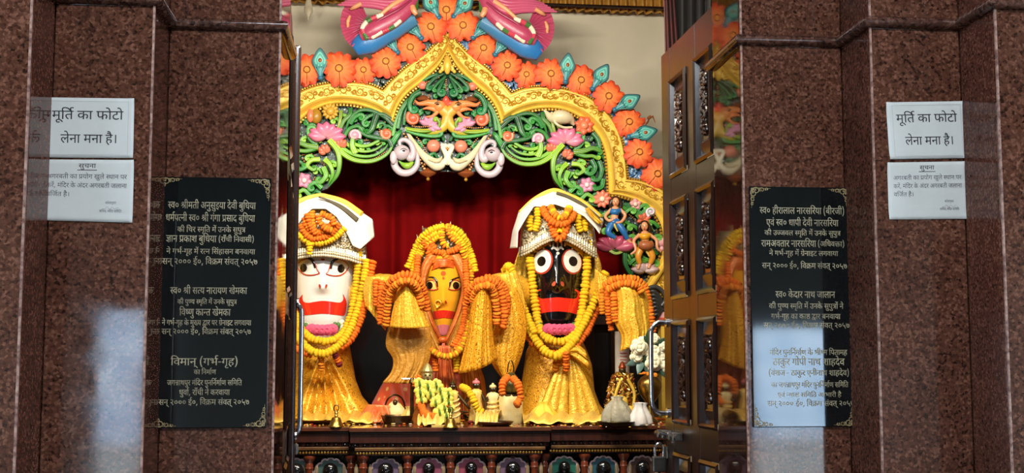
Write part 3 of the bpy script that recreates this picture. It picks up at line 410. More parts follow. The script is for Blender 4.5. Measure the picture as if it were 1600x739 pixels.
def tag(o, label=None, cat=None, group=None, kind=None):
    if label: o['label'] = label
    if cat: o['category'] = cat
    if group: o['group'] = group
    if kind: o['kind'] = kind
    return o
def empty(name, loc, label=None, cat=None, group=None, kind=None, parent=None):
    o = bpy.data.objects.new(name, None); COL.objects.link(o); o.empty_display_size = 0.05
    if parent is not None: o.parent = parent; o.location = Vector(loc) - worldloc(parent)
    else: o.location = loc
    return tag(o, label, cat, group, kind)
def put(name, me, parent, loc, rot=None, scale=1.0, mt=None):
    """an object that shares mesh me, standing at world point loc under parent"""
    o = bpy.data.objects.new(name, me); COL.objects.link(o)
    o.parent = parent
    q = rot if rot is not None else Matrix.Identity(3)
    s = scale if hasattr(scale, '__len__') else (scale, scale, scale)
    o.matrix_local = Matrix.Translation(Vector(loc) - worldloc(parent)) @ q.to_4x4() @ Matrix.Diagonal((*s, 1))
    return o
def bevel(o, w=0.004, seg=2):
    m = o.modifiers.new('bevel', 'BEVEL'); m.width = w; m.segments = seg; m.limit_method = 'ANGLE'; m.angle_limit = math.radians(40)
    return o
def thick(o, t, off=1.0):
    m = o.modifiers.new('solid', 'SOLIDIFY'); m.thickness = t; m.offset = off
    return o

def crom(pts, step=6):
    """Catmull-Rom through the points"""
    P = [Vector(p) for p in pts]
    if len(P) < 3:
        return [P[0].lerp(P[1], i / step) for i in range(step + 1)]
    P = [P[0] * 2 - P[1]] + P + [P[-1] * 2 - P[-2]]
    out = []
    for i in range(1, len(P) - 2):
        a, b, c, d = P[i - 1:i + 3]
        for k in range(step):
            t = k / step
            out.append(0.5 * ((2 * b) + (c - a) * t + (2 * a - 5 * b + 4 * c - d) * t * t + (3 * b - a - 3 * c + d) * t ** 3))
    out.append(P[-2].copy())
    return out
def resample(P, step):
    """points at an even step along the polyline P (first point kept)"""
    P = [Vector(p) for p in P]
    out = [P[0].copy()]; need = step
    for a, b in zip(P, P[1:]):
        L = (b - a).length; pos = 0.0
        while L - pos >= need:
            pos += need; out.append(a.lerp(b, pos / L)); need = step
        need -= L - pos
    return out
def interp(tab, y):
    """piecewise linear table [(y, value or tuple)...]"""
    if y <= tab[0][0]: return tab[0][1]
    for (a, va), (b, vb) in zip(tab, tab[1:]):
        if y <= b:
            t = (y - a) / (b - a)
            if hasattr(va, '__len__'): return tuple(p + (q - p) * t for p, q in zip(va, vb))
            return va + (vb - va) * t
    return tab[-1][1]
# ------------------------------------------------------------------ materials of the building
def granite(name, dark, mid, light, rough, scale=85):
    m = bpy.data.materials.new(name); m.use_nodes = True
    N = m.node_tree.nodes; L = m.node_tree.links; b = N['Principled BSDF']
    tc = N.new('ShaderNodeTexCoord')
    v = N.new('ShaderNodeTexVoronoi'); v.inputs['Scale'].default_value = scale; v.inputs['Randomness'].default_value = 1
    nz = N.new('ShaderNodeTexNoise'); nz.inputs['Scale'].default_value = scale * 0.9; nz.inputs['Detail'].default_value = 5
    big = N.new('ShaderNodeTexNoise'); big.inputs['Scale'].default_value = 4.0; big.inputs['Detail'].default_value = 3
    for n in (v, nz, big): L.new(tc.outputs['Object'], n.inputs['Vector'])
    sep = N.new('ShaderNodeSeparateColor'); L.new(v.outputs['Color'], sep.inputs[0])
    a = N.new('ShaderNodeMath'); a.operation = 'ADD'; L.new(sep.outputs[0], a.inputs[0])
    a2 = N.new('ShaderNodeMath'); a2.operation = 'MULTIPLY'; a2.inputs[1].default_value = 1.3
    L.new(nz.outputs['Fac'], a2.inputs[0]); L.new(a2.outputs[0], a.inputs[1])
    a3 = N.new('ShaderNodeMath'); a3.operation = 'MULTIPLY'; a3.inputs[1].default_value = 0.45
    L.new(a.outputs[0], a3.inputs[0])
    a4 = N.new('ShaderNodeMath'); a4.operation = 'MULTIPLY_ADD'; a4.inputs[1].default_value = 0.35; a4.inputs[2].default_value = -0.17
    L.new(big.outputs['Fac'], a4.inputs[0])
    a5 = N.new('ShaderNodeMath'); a5.operation = 'ADD'; L.new(a3.outputs[0], a5.inputs[0]); L.new(a4.outputs[0], a5.inputs[1])
    r = ramp(N, [(0.24, dark), (0.50, mid), (0.58, mid), (0.88, light)])
    L.new(a5.outputs[0], r.inputs[0]); L.new(r.outputs[0], b.inputs['Base Color'])
    b.inputs['Roughness'].default_value = rough; b.inputs['IOR'].default_value = 1.58
    rn = N.new('ShaderNodeTexNoise'); rn.inputs['Scale'].default_value = 9; rn.inputs['Detail'].default_value = 6
    L.new(tc.outputs['Object'], rn.inputs['Vector'])
    mr = N.new('ShaderNodeMapRange'); mr.inputs['From Min'].default_value = 0.4; mr.inputs['From Max'].default_value = 0.7
    mr.inputs['To Min'].default_value = rough; mr.inputs['To Max'].default_value = rough + 0.05
    L.new(rn.outputs['Fac'], mr.inputs['Value']); L.new(mr.outputs[0], b.inputs['Roughness'])
    return m
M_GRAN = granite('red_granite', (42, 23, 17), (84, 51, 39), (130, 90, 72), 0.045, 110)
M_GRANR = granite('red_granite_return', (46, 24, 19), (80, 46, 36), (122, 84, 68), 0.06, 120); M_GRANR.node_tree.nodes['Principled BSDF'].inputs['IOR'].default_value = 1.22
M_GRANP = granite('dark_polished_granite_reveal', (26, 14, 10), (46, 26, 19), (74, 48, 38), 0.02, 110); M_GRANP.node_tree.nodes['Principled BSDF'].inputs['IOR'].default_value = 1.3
M_GRAN2 = granite('red_granite_moulding', (38, 21, 17), (78, 50, 41), (122, 90, 77), 0.12)
M_EDGE = mat('chipped_granite_highlight', (176, 140, 126), 0.5, var=(60, (96, 60, 52), 1.0))
M_SLATE = mat('black_polished_stone', (10, 16, 18), 0.06, ior=1.75, var=(30, (16, 24, 26), 0.6))
M_LETTER = mat('worn_gilt_lettering', (176, 165, 134), 0.5, var=(25, (108, 103, 88), 0.7))
M_GILT = mat('gilt_ornament', (158, 136, 92), 0.45, var=(60, (90, 78, 55), 0.7))
M_CREAM = mat('cream_wall_paint', (228, 220, 196), 0.75, var=(3, (212, 204, 182), 0.5), bump=(6, 0.08))
M_HALL = mat('dim_hall_plaster', (120, 108, 96), 0.8, var=(4, (100, 90, 80), 0.5))
M_FLOOR = mat('dark_stone_floor', (70, 58, 52), 0.2, var=(12, (52, 42, 38), 0.6))
M_SHRWALL = mat('shrine_side_paint', (150, 118, 84), 0.7, var=(3, (130, 100, 70), 0.5))
M_DARKSTONE = mat('dark_polished_granite', (22, 24, 26), 0.12, ior=1.6, var=(80, (40, 42, 44), 0.5))
def wood(name, c1, c2, rough=0.22, coat=0.6, scale=6):
    m = bpy.data.materials.new(name); m.use_nodes = True
    N = m.node_tree.nodes; L = m.node_tree.links; b = N['Principled BSDF']
    tc = N.new('ShaderNodeTexCoord'); mp = N.new('ShaderNodeMapping'); mp.inputs['Scale'].default_value = (scale * 5, scale * 5, scale * 0.5)
    L.new(tc.outputs['Object'], mp.inputs[0])
    n = N.new('ShaderNodeTexNoise'); n.inputs['Scale'].default_value = 1.5; n.inputs['Detail'].default_value = 6; n.inputs['Distortion'].default_value = 0.6
    L.new(mp.outputs[0], n.inputs['Vector'])
    r = ramp(N, [(0.3, c1), (0.7, c2)]); L.new(n.outputs['Fac'], r.inputs[0]); L.new(r.outputs[0], b.inputs['Base Color'])
    b.inputs['Roughness'].default_value = rough; b.inputs['Coat Weight'].default_value = coat; b.inputs['Coat Roughness'].default_value = 0.08
    return m
M_WOOD = wood('varnished_teak', (17, 7, 3), (34, 13, 6), .3, .12)
M_WOODD = wood('dark_varnished_wood', (20, 9, 6), (42, 20, 12), .25, .3)
M_CARVE = wood('carved_dark_wood', (24, 11, 7), (58, 30, 18), 0.3, 0.5)
M_ALTAR = wood('altar_rosewood', (38, 17, 12), (74, 36, 25), 0.3, 0.4)
M_STEEL = mat('polished_steel', (200, 200, 205), 0.16, metal=1.0, var=(20, (170, 170, 176), 0.4))
M_IRON = mat('galvanised_iron', (120, 116, 110), 0.4, metal=0.9, var=(30, (84, 74, 66), 0.6))

Y1, Y2, Y3 = 4.20, 3.93, 3.68          # faces of the stepped granite jambs
XA, XB, XC = 0.786, 1.103, 0           # left steps
YD = 4.62                              # inner plane of the door wall
ZT = 4.15
XL, XR = -0.40, 1.287                  # reveals of the doorway

def slab(parent, x0, x1, y0, y1, z0, z1, m=M_GRAN, name='granite_slab'):
    o = MB().box(min(x0, x1), max(x0, x1), min(y0, y1), max(y0, y1), z0, z1).build(name, m, parent, smooth=False)
    return bevel(o, 0.003, 2)

def jamb(name, xs, sgn, label_side):
    """stepped granite wall beside the doorway; xs = reveal, step 1, step 2, far end"""
    r, a, b, e = xs
    g = 0.022
    core = MB()
    core.box(min(r + sgn * g, e), max(r + sgn * g, e), Y1 + g, YD - 0.03, 0, ZT)
    core.box(min(a + sgn * g, e), max(a + sgn * g, e), Y2 + g, Y1 + g, 0, ZT)
    core.box(min(b + sgn * g, e), max(b + sgn * g, e), Y3 + g, Y2 + g, 0, ZT)
    w = core.build(name, M_GRAN, smooth=False, origin=(r, Y1, 0)); tag(w, kind='structure')
    e0 = 0.0015
    zs = [(0.0, 2.7 - 0.015), (2.7 + 0.015, ZT)]
    for z0, z1 in zs:
        slab(w, r, a - sgn * e0, Y1, Y1 + g, z0, z1)
        slab(w, a, b - sgn * e0, Y2, Y2 + g, z0, z1)
        slab(w, b, e, Y3, Y3 + g, z0, z1)
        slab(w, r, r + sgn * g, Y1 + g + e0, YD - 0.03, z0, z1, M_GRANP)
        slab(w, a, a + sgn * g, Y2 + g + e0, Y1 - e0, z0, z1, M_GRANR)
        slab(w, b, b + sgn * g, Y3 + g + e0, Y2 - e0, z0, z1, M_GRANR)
        # pale chipped arrises, with the bevel highlight put into their colour
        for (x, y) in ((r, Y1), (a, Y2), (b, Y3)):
            s = MB().box(x - 0.0036, x + 0.0036, y - 0.0036, y + 0.0036, z0, z1).build('chipped_highlight_edge', M_EDGE, w)
    # moulding that runs round every step
    plan = [(e, Y3), (b, Y3), (b, Y2), (a, Y2), (a, Y1), (r, Y1), (r, YD - 0.03)]
    prof = [(0.0, 2.682), (0.016, 2.684), (0.026, 2.692), (0.030, 2.703), (0.026, 2.714), (0.014, 2.721), (0.0, 2.724)]
    mb = MB(); rows = []
    for k, (x, y) in enumerate(plan):
        row = []
        for off, z in prof:
            nx, ny = 0.0, 0.0
            if k % 2 == 0 and k > 0: ny, nx = -1, -sgn
            if k % 2 == 1: ny, nx = -1, -sgn
            if k == 0: nx = 0; ny = -1
            if k == len(plan) - 1: nx = -sgn; ny = 0
            row.append(mb.add((x + nx * off, y + ny * off, z)))
        rows.append(row)
    for A, B in zip(rows, rows[1:]):
        for i in range(len(prof) - 1): mb.face((A[i], A[i + 1], B[i + 1], B[i]))
    mb.build('granite_moulding', M_GRAN2, w, angle=50)
    return w
wall_left = jamb('wall_left', (XL, -0.786, -1.103, -5.5), -1, 'left')
wall_right = jamb('wall_right', (XR, 1.672, 2.0, 7.5), 1, 'right')

# lintel wall above the doors (above the picture) and the shrine room
o = MB().box(XL, XR, Y1, YD - 0.03, 3.62, ZT).build('wall_lintel', M_GRAN, smooth=False); tag(o, kind='structure')
YW = 8.70
o = MB().box(-2.3, 3.4, YW, YW + 0.1, 0, 4.5).build('wall_back', M_CREAM, smooth=False); tag(o, kind='structure')
o = MB().box(-2.3, -2.2, YD + 0.06, YW, 0, 4.5).build('wall_shrine_left', M_SHRWALL, smooth=False); tag(o, kind='structure')
o = MB().box(3.3, 3.4, YD + 0.06, YW, 0, 4.5).build('wall_shrine_right', M_SHRWALL, smooth=False); tag(o, kind='structure')
mb = MB()
mb.box(-2.3, XL - 0.16, YD - 0.028, YD + 0.06, 0, 4.5); mb.box(XR + 0.16, 3.4, YD - 0.028, YD + 0.06, 0, 4.5); mb.box(XL - 0.16, XR + 0.16, YD - 0.028, YD + 0.06, 3.6, 4.5)
o = mb.build('wall_front_inside', M_SHRWALL, smooth=False); tag(o, kind='structure')
o = MB().box(-2.3, 3.4, YD + 0.06, YW, 4.4, 4.5).build('ceiling_shrine', mat('smoky_ceiling', (70, 55, 42), 0.8, var=(4, (50, 40, 30), 0.6)), smooth=False); tag(o, kind='structure')
o = MB().box(-2.3, 3.4, YD - 0.03, YW, -0.1, 0.0).build('floor_shrine', M_FLOOR, smooth=False); tag(o, kind='structure')

# the hall behind the photographer: open sides between columns, rear wall with two doorways
YR = -4.0
for x_ in (-0.05, 0.95):  # housings of the added hall fill lights, out of view
    o = MB().box(x_ - .44, x_ + .44, 1.22, 1.38, 4.075, 4.13).build('fill_light_housing', mat('white_fill_light_housing', (210, 210, 205), .5, var=(9, (190, 190, 184), .4)), smooth=False); tag(o, 'unseen white housing of an added fill light under the hall ceiling on the %s' % ('left' if x_ < 0 else 'right'), 'lamp')
o = MB().box(-5.6, 7.6, YR - 0.2, YD - 0.03, -0.1, 0).build('floor', M_FLOOR, smooth=False); tag(o, kind='structure')
o = MB().box(-5.6, 7.6, YR - 0.2, YD - 0.03, ZT, ZT + 0.15).build('ceiling', M_HALL, smooth=False); tag(o, kind='structure')
mb = MB()
for x0, x1, z0, z1 in ((-5.6, -2.85, 0, ZT), (-2.85, -2.38, 2.03, ZT), (-2.38, 3.86, 0, ZT), (3.86, 4.82, 1.90, ZT), (4.82, 7.6, 0, ZT)):
    mb.box(x0, x1, YR - 0.2, YR, z0, z1)
o = mb.build('wall_rear', M_HALL, smooth=False); tag(o, kind='structure')
for sx, nm in ((-5.6, 'left'), (7.4, 'right')):
    mb = MB()
    for y0_, y1_ in ((-4.0, -3.4), (-1.6, -1.0), (0.6, 3.6)): mb.box(sx, sx + 0.2, y0_, y1_, 0, ZT)
    mb.box(sx, sx + 0.2, YR, 3.6, 0, 0.8); mb.box(sx, sx + 0.2, YR, 3.6, 3.3, ZT)
    o = mb.build('wall_hall_' + nm, M_HALL, smooth=False); tag(o, kind='structure')
o = MB().box(-30, 30, -30, 30, -0.3, -0.12).build('floor_outside', mat('pale_courtyard_ground', (150, 146, 138), 0.9, var=(2, (120, 118, 108), 0.5)), smooth=False); tag(o, kind='structure')

o = MB().box(-14, 18, -17.3, -17.0, -.12, 5.5).build('wall_outside_added', mat('pale_blue_added_wall', (226, 236, 246), .9, var=(1.5, (150, 176, 206), .7)), smooth=False); tag(o, kind='structure')  # unseen wall added to dim the daylight mirrored from the rear doorways

# ------------------------------------------------------------------ writing
GLYPHS = []
for row in GLYPH_TEXT.split('\n')[1:-1]:
    cs = []
    for c in row.split('|'):
        q = list(map(int, c.split())); x = y = 0; P = []
        for k in range(0, len(q) - 1, 2):
            x += q[k]; y += q[k + 1]; P.append((x, y))
        if len(P) > 2: cs.append(P)
    GLYPHS.append(cs)
def sarea(P):
    return sum(P[i][0] * P[(i + 1) % len(P)][1] - P[(i + 1) % len(P)][0] * P[i][1] for i in range(len(P))) / 2
def inside(p, P):
    r = False
    for i in range(len(P)):
        (x0, y0), (x1, y1) = P[i], P[(i + 1) % len(P)]
        if (y0 > p[1]) != (y1 > p[1]) and p[0] < x0 + (p[1] - y0) / (y1 - y0) * (x1 - x0): r = not r
    return r
GTRI = {}
def glyph_tris(g):
    if g in GTRI: return GTRI[g]
    cs = GLYPHS[g]; tris = []
    if cs:
        big = max(cs, key=lambda c: abs(sarea(c))); sg = sarea(big) > 0
        outer = [c for c in cs if (sarea(c) > 0) == sg]; holes = [c for c in cs if (sarea(c) > 0) != sg]
        for o in outer:
            hs = [h for h in holes if inside(h[0], o)]
            loops = [o] + hs; flat = [p for l in loops for p in l]
            for t in tessellate_polygon([[Vector((p[0], p[1], 0)) for p in l] for l in loops]):
                tris.append([flat[i] for i in t])
    GTRI[g] = tris
    return tris
def write(parent, line, quad, u0, v_base, height, m, name='printed_line', width=None, off=0.0004, align='c', bold=0.0):
    """letters of a stored line on a quad (tl, tr, br, bl); u0 = centre (or left) in 0..1, v_base = baseline, height of an em, both in 0..1 of the quad height"""
    wtot, txt = line
    tl, tr, br, bl = [Vector(p) for p in quad]
    nrm = (br - bl).cross(tl - bl).normalized()
    if nrm.dot(EYE - tl) < 0: nrm = -nrm
    H = (tl - bl).length; Wd = (tr - tl).length
    sc = height * H / 500.0 / H          # font units -> v
    sx = height * H / 500.0 / Wd
    if width: sx = width / wtot
    ux = u0 - (wtot * sx / 2 if align == 'c' else 0)
    q = list(map(int, txt.split())); mb = MB()
    for k in range(0, len(q), 3):
        for dx in ((-bold, bold) if bold else (0,)):
            for t in glyph_tris(q[k]):
                ids = []
                for (x, y) in t:
                    u = ux + (x + q[k + 1] + dx) * sx; v = v_base - (y + q[k + 2]) * sc
                    p = tl.lerp(tr, u).lerp(bl.lerp(br, u), v) + nrm * off
                    ids.append(mb.add(p))
                mb.face(ids)
            off += 0.00003
    return mb.build(name, m, parent, smooth=False, outward=False)

M_PAPER = mat('white_paper', (202, 204, 201), 0.7, var=(8, (192, 194, 190), 0.6))
M_INK = mat('black_ink', (30, 30, 34), 0.6, var=(40, (50, 50, 54), 0.5))
M_INKG = mat('grey_ink', (88, 90, 96), 0.6, var=(40, (120, 120, 126), 0.5))
M_FAINT = mat('faint_grey_ink', (165, 166, 168), 0.7, var=(30, (188, 188, 190), 0.6))
def paper(corners, Y, label, kind):
    q = [W(px, py, Y - 0.0035) for px, py in corners]
    mb = MB(); n = 6
    tl, tr, br, bl = q
    def fn(u, v):
        p = tl.lerp(tr, u).lerp(bl.lerp(br, u), v)
        e = max(0, abs(u - .5) * 2 - .86) * max(0, abs(v - .5) * 2 - .7)
        return p + Vector((0, -0.12 * e, 0))
    mb.grid(fn, 24, 16)
    o = mb.build('notice_paper', M_PAPER, origin=(bl + br) / 2, outward=False); thick(o, 0.0012, 0)
    tag(o, label, 'notice', None)
    if kind == 'A':
        write(o, LINE_TEXT['PA'][0], q, 0.50, 0.36, 0.225, M_INK, width=0.77, off=0.0013, bold=1.5)
        write(o, LINE_TEXT['PA'][1], q, 0.52, 0.755, 0.225, M_INK, width=0.615, off=0.0013, bold=1.5)
        # thin printed frame
        mb = MB()
        for (a, b, c, d) in ((.07, .94, .055, .062), (.07, .94, .948, .955), (.07, .075, .055, .955), (.935, .94, .055, .955)):
            ids = [mb.add(tl.lerp(tr, u).lerp(bl.lerp(br, u), v) + Vector((0, -0.0013, 0))) for u, v in ((a, c), (b, c), (b, d), (a, d))]
            mb.face(ids)
        mb.build('printed_frame', M_FAINT, o, smooth=False, outward=False)
    else:
        L = LINE_TEXT['PB']
        write(o, L[0], q, 0.50, 0.135, 0.11, M_INK, width=0.185, off=0.0013, bold=1.0)
        mb = MB(); ids = [mb.add(tl.lerp(tr, u).lerp(bl.lerp(br, u), v) + Vector((0, -0.0013, 0))) for u, v in ((.395, .165), (.605, .165), (.605, .175), (.395, .175))]; mb.face(ids)
        mb.build('printed_underline', M_INK, o, smooth=False, outward=False)
        write(o, L[1], q, 0.07, 0.31, 0.11, M_INKG, width=0.86, off=0.0013, align='l')
        write(o, L[2], q, 0.07, 0.455, 0.11, M_INKG, width=0.86, off=0.0013, align='l')
        write(o, L[3], q, 0.07, 0.60, 0.11, M_INKG, width=0.25, off=0.0013, align='l')
        write(o, L[4], q, 0.76, 0.71, 0.06, M_INKG, width=0.12, off=0.0013)
        write(o, L[5], q, 0.76, 0.845, 0.06, M_INKG, width=0.24, off=0.0013)
        # pale signature scrawl
        mb = MB(); P = []
        for k in range(30):
            t = k / 29
            u = .68 + .17 * t; v = .775 + .022 * math.sin(t * 19) * (1 - .4 * t)
            P.append(tl.lerp(tr, u).lerp(bl.lerp(br, u), v) + Vector((0, -0.0012, 0)))
        mb.tube(P, 0.0008, 4, 0.4, up=(0, 1, 0)); mb.build('signature', M_FAINT, o)
    return o
paper([(65, 152), (210, 154), (208, 247), (63, 246)], Y2, 'upper white notice in two large lines on the left granite jamb', 'A')
paper([(63.5, 249), (209.5, 250), (207, 348), (61, 344)], Y2, 'lower white notice in small print on the left granite jamb', 'B')
paper([(1384, 160), (1507, 158), (1513, 247), (1390, 249)], Y2, 'upper white notice in two large lines on the right granite jamb', 'A')
paper([(1386, 254), (1509, 252), (1514, 342), (1389, 343)], Y2, 'lower white notice in small print on the right granite jamb', 'B')

def plaque(pxl, pxr, ptop, pbot, label, lines):
    Yp = Y1 - 0.012
    tl = W(pxl, ptop, Yp); tr = W(pxr, ptop, Yp)
    x0, x1 = tl.x, tr.x; z1 = (tl.z + tr.z) / 2; z0 = W((pxl + pxr) / 2, pbot, Yp).z
    e = empty('memorial_plaque', ((x0 + x1) / 2, Yp, z0), label, 'plaque')
    o = MB().box(x0, x1, Yp, Y1 - 0.0005, z0, z1).build('stone_panel', M_SLATE, e, smooth=False); bevel(o, 0.003)
    q = [Vector((x0, Yp, z1)), Vector((x1, Yp, z1)), Vector((x1, Yp, z0)), Vector((x0, Yp, z0))]
    Hpx = pbot - ptop; Wpx = pxr - pxl
    for ln, cx, base, w, size in lines:
        write(e, ln, q, (cx - pxl) / Wpx, (base - ptop) / Hpx, size * .66 / Hpx, M_LETTER, 'engraved_line', width=w / Wpx, off=0.0006, bold=5)
    # gilt scrollwork in the corners
    for sx in (0, 1):
        for sz in (0, 1):
            mb = MB()
            cx0 = x0 + 0.006 if sx == 0 else x1 - 0.006; cz = z1 - 0.006 if sz else z0 + 0.006
            dx = 1 if sx == 0 else -1; dz = -1 if sz else 1
            def pt(a, b): return Vector((cx0 + dx * a, Yp - 0.0008, cz + dz * b))
            for flip in (0, 1):
                def q2(a, b): return pt(b, a) if flip else pt(a, b)
                for r0, cc, tn in ((0.014, (0.020, 0.010), 1.4), (0.009, (0.042, 0.007), 1.2), (0.006, (0.060, 0.005), 1.0)):
                    P = [q2(cc[0] + r0 * (1 - .7 * t) * math.cos(2 * math.pi * tn * t + 2.4), cc[1] + r0 * (1 - .7 * t) * math.sin(2 * math.pi * tn * t + 2.4)) for t in (k / 22 for k in range(23))]
                    mb.tube(P, [0.0022 - 0.0012 * k / 22 for k in range(23)], 5, 0.5, up=(0, 1, 0))
                mb.tube([q2(0.002, 0.002), q2(0.03, 0.001), q2(0.075, 0.002)], [0.0018, 0.0014, 0.0006], 5, 0.5, up=(0, 1, 0))
            if sz: mb.tube([pt(0.022 * math.cos(a) + 0.02, 0.022 * math.sin(a) + 0.02) for a in (math.pi + k * .13 for k in range(13))], 0.0012, 5, .5, up=(0, 1, 0))
            mb.build('corner_scroll', M_GILT, e)
    return e
LA = LINE_TEXT['LA']; RA = LINE_TEXT['RA']
plaque(248, 424, 277, 669, 'left black memorial plaque engraved in gilt lettering', [
    (LA[0], 332, 327, 137, 25), (LA[1], 330, 347, 139, 25), (LA[2], 332, 364, 106, 19), (LA[3], 301, 380, 78, 25), (LA[4], 371, 379, 56, 19),
    (LA[5], 332, 398.5, 138, 19), (LA[6], 331, 415, 148, 22), (LA[7], 330, 461, 119, 24), (LA[8], 328, 477, 92, 17), (LA[9], 325, 495, 79, 25),
    (LA[10], 328, 510, 138, 19), (LA[6], 328, 524, 138, 20), (LA[11], 326, 572, 104, 26), (LA[12], 327, 586, 34, 17), (LA[13], 327, 603, 115, 19),
    (LA[14], 327, 618, 78, 20), (LA[6], 327, 633, 139, 20)])
plaque(1170.5, 1327, 292, 667.5, 'right black memorial plaque engraved in gilt lettering', [
    (RA[0], 1252, 335, 132, 24), (RA[1], 1252, 354, 112, 24), (RA[2], 1252, 369, 118, 18), (RA[3], 1230, 387, 85, 24), (RA[4], 1296, 386, 42, 19),
    (RA[5], 1253, 401, 107, 18), (LA[6], 1254, 421, 132, 20), (RA[6], 1254, 467, 92, 24), (RA[7], 1255, 484, 115, 19), (RA[8], 1254, 500, 107, 19),
    (LA[6], 1255, 514, 133, 19), (RA[9], 1257, 556, 119, 19), (RA[10], 1257, 572, 110, 25), (RA[11], 1257, 588, 124, 20), (RA[12], 1258, 606, 118, 18),
    (RA[13], 1257, 621, 98, 16), (LA[6], 1259, 635, 133, 19)])

# ------------------------------------------------------------------ the two door leaves
def leaf(name, hinge, end, sgn):
    """wooden door leaf standing open into the shrine; returns (empty, function (along, out, z) -> point)"""
    h = Vector((hinge[0], hinge[1], 0)); d = Vector((end[0], end[1], 0)) - h; Lw = d.length; d.normalize()
    n = Vector((-d.y, d.x, 0)) * (1 if sgn > 0 else -1)       # towards the opening
    def P(a, o, z): return h + d * a + n * o + Vector((0, 0, z))
    e = empty(name, h, kind='structure')
    return e, P, Lw
def lbox(P, a0, a1, o0, o1, z0, z1):
    return MB().hexa([P(a, o, z) for a in (a0, a1) for o in (o0, o1) for z in (z0, z1)])
ZD = 2.965
def make_door(name, hinge, end, sgn, stiles, zpan):
    e, P, Lw = leaf(name, hinge, end, sgn)
    th = 0.05
    for a0, a1 in stiles:
        bevel(lbox(P, a0, a1, -th, 0, 0.02, ZD).build('stile', M_WOOD, e, smooth=False), 0.003)
    cols = [(stiles[k][1], stiles[k + 1][0]) for k in range(len(stiles) - 1)]
    zr = [0.02] + [z for p in zpan for z in p] + [ZD]
    for a0, a1 in cols:
        for k in range(0, len(zr), 2):
            bevel(lbox(P, a0 + .0005, a1 - .0005, -th + .002, -0.001, zr[k], zr[k + 1]).build('rail', M_WOOD, e, smooth=False), 0.002)
        for (z0, z1) in zpan:
            w = a1 - a0; b = min(0.055, w * .22)
            mb = MB()
            # moulded frame round the panel, then the sloping field and the carved recess
            ring = [(0, 0.004), (0.012, 0.014), (0.022, 0.006), (0.028, -0.014), (b + 0.02, 0.0), (b + 0.03, -0.006)]
            loops = []
            for t, o in ring:
                loops.append([mb.add(P(a, o, z)) for a, z in ((a0 + t, z0 + t), (a1 - t, z0 + t), (a1 - t, z1 - t), (a0 + t, z1 - t))])
            for A, B in zip(loops, loops[1:]):
                for i in range(4): mb.face((A[i], A[(i + 1) % 4], B[(i + 1) % 4], B[i]))
            mb.face(loops[-1])
            pan = mb.build('door_panel', M_WOODD, e, smooth=False, outward=False)
            # carved vine in the recess
            mb = MB(); ca = (a0 + a1) / 2; hw = (w - 2 * b - 0.06) / 2; hz = (z1 - z0) / 2 - b - 0.05; cz = (z0 + z1) / 2
            vine = [P(ca + hw * .75 * math.sin(t * 9.4), -0.002, cz - hz + 2 * hz * t) for t in (k / 40 for k in range(41))]
            mb.tube(vine, 0.008, 6)
            for k in range(7):
                t = (k + .5) / 7; zc = cz - hz + 2 * hz * t; s = 1 if k % 2 else -1
                sp = [P(ca + s * hw * .35 + hw * .62 * (1 - .75 * q) * math.cos(q * 8 + k), -0.001, zc + hw * .62 * (1 - .75 * q) * math.sin(q * 8 + k)) for q in (j / 14 for j in range(15))]
                mb.tube(sp, [0.007 - .004 * j / 14 for j in range(15)], 5)
                mb.ball(P(ca - s * hw * .5, 0, zc + .02), (0.014, 0.014, 0.02), 6, 4)
                mb.ball(P(ca + s * hw * .35, 0.002, zc), (0.010, 0.010, 0.010), 6, 4)
                for j in range(4):
                    a = j * 1.57 + k
                    mb.ball(P(ca - s * hw * .5 + .02 * math.cos(a), 0, zc + .02 + .026 * math.sin(a)), (0.009, 0.009, 0.009), 6, 4)
            mb.build('carving', M_CARVE, pan)
    return e, P, Lw
def leaf_ray(px, hinge, end):
    """distance along the leaf at which the sight line through column px meets it"""
    d = ray(px, 570); hx, hy = hinge; dx, dy = end[0] - hx, end[1] - hy; L = math.hypot(dx, dy)
    # EYE + s d = h + t (dx,dy)
    det = d.x * (-dy) + d.y * dx
    t = (d.x * hy - d.y * hx) / det
    s = (hx * (-dy) + hy * dx) / det
    return t * L, s
HR, ER = (1.300, 4.60), (1.274, 5.41)
c = [leaf_ray(px, HR, ER)[0] for px in (1121.5, 1092, 1078.5, 1052, 1038.5)]
def leaf_z(px, py, hinge, end):
    a, s = leaf_ray(px, hinge, end); d = ray(px, py); k = (s * ray(px, 570).y) / d.y
    return (EYE + d * k).z
zp = [(0.35, leaf_z(1052, 706, HR, ER)), (leaf_z(1052, 661, HR, ER), leaf_z(1052, 501.5, HR, ER)),
      (leaf_z(1052, 468.5, HR, ER), leaf_z(1052, 315, HR, ER)), (leaf_z(1052, 280, HR, ER), leaf_z(1052, 126, HR, ER))]
door_right, PR, LR = make_door('door_2', HR, ER, 1, [(-0.03, max(0.006, c[0])), (c[1], c[2]), (c[3], c[4])], zp)
HL, EL = (-0.402, 4.60), (-0.452, 5.41)
door_left, PL, LL = make_door('door_1', HL, EL, -1, [(-0.0, .06), (.33, .46), (.68, .81)], zp)
bevel(lbox(PL, .765, .812, 0.0005, 0.034, 0.02, ZD - 0.01).build('meeting_bead', M_WOODD, door_left, smooth=False), 0.012, 3)

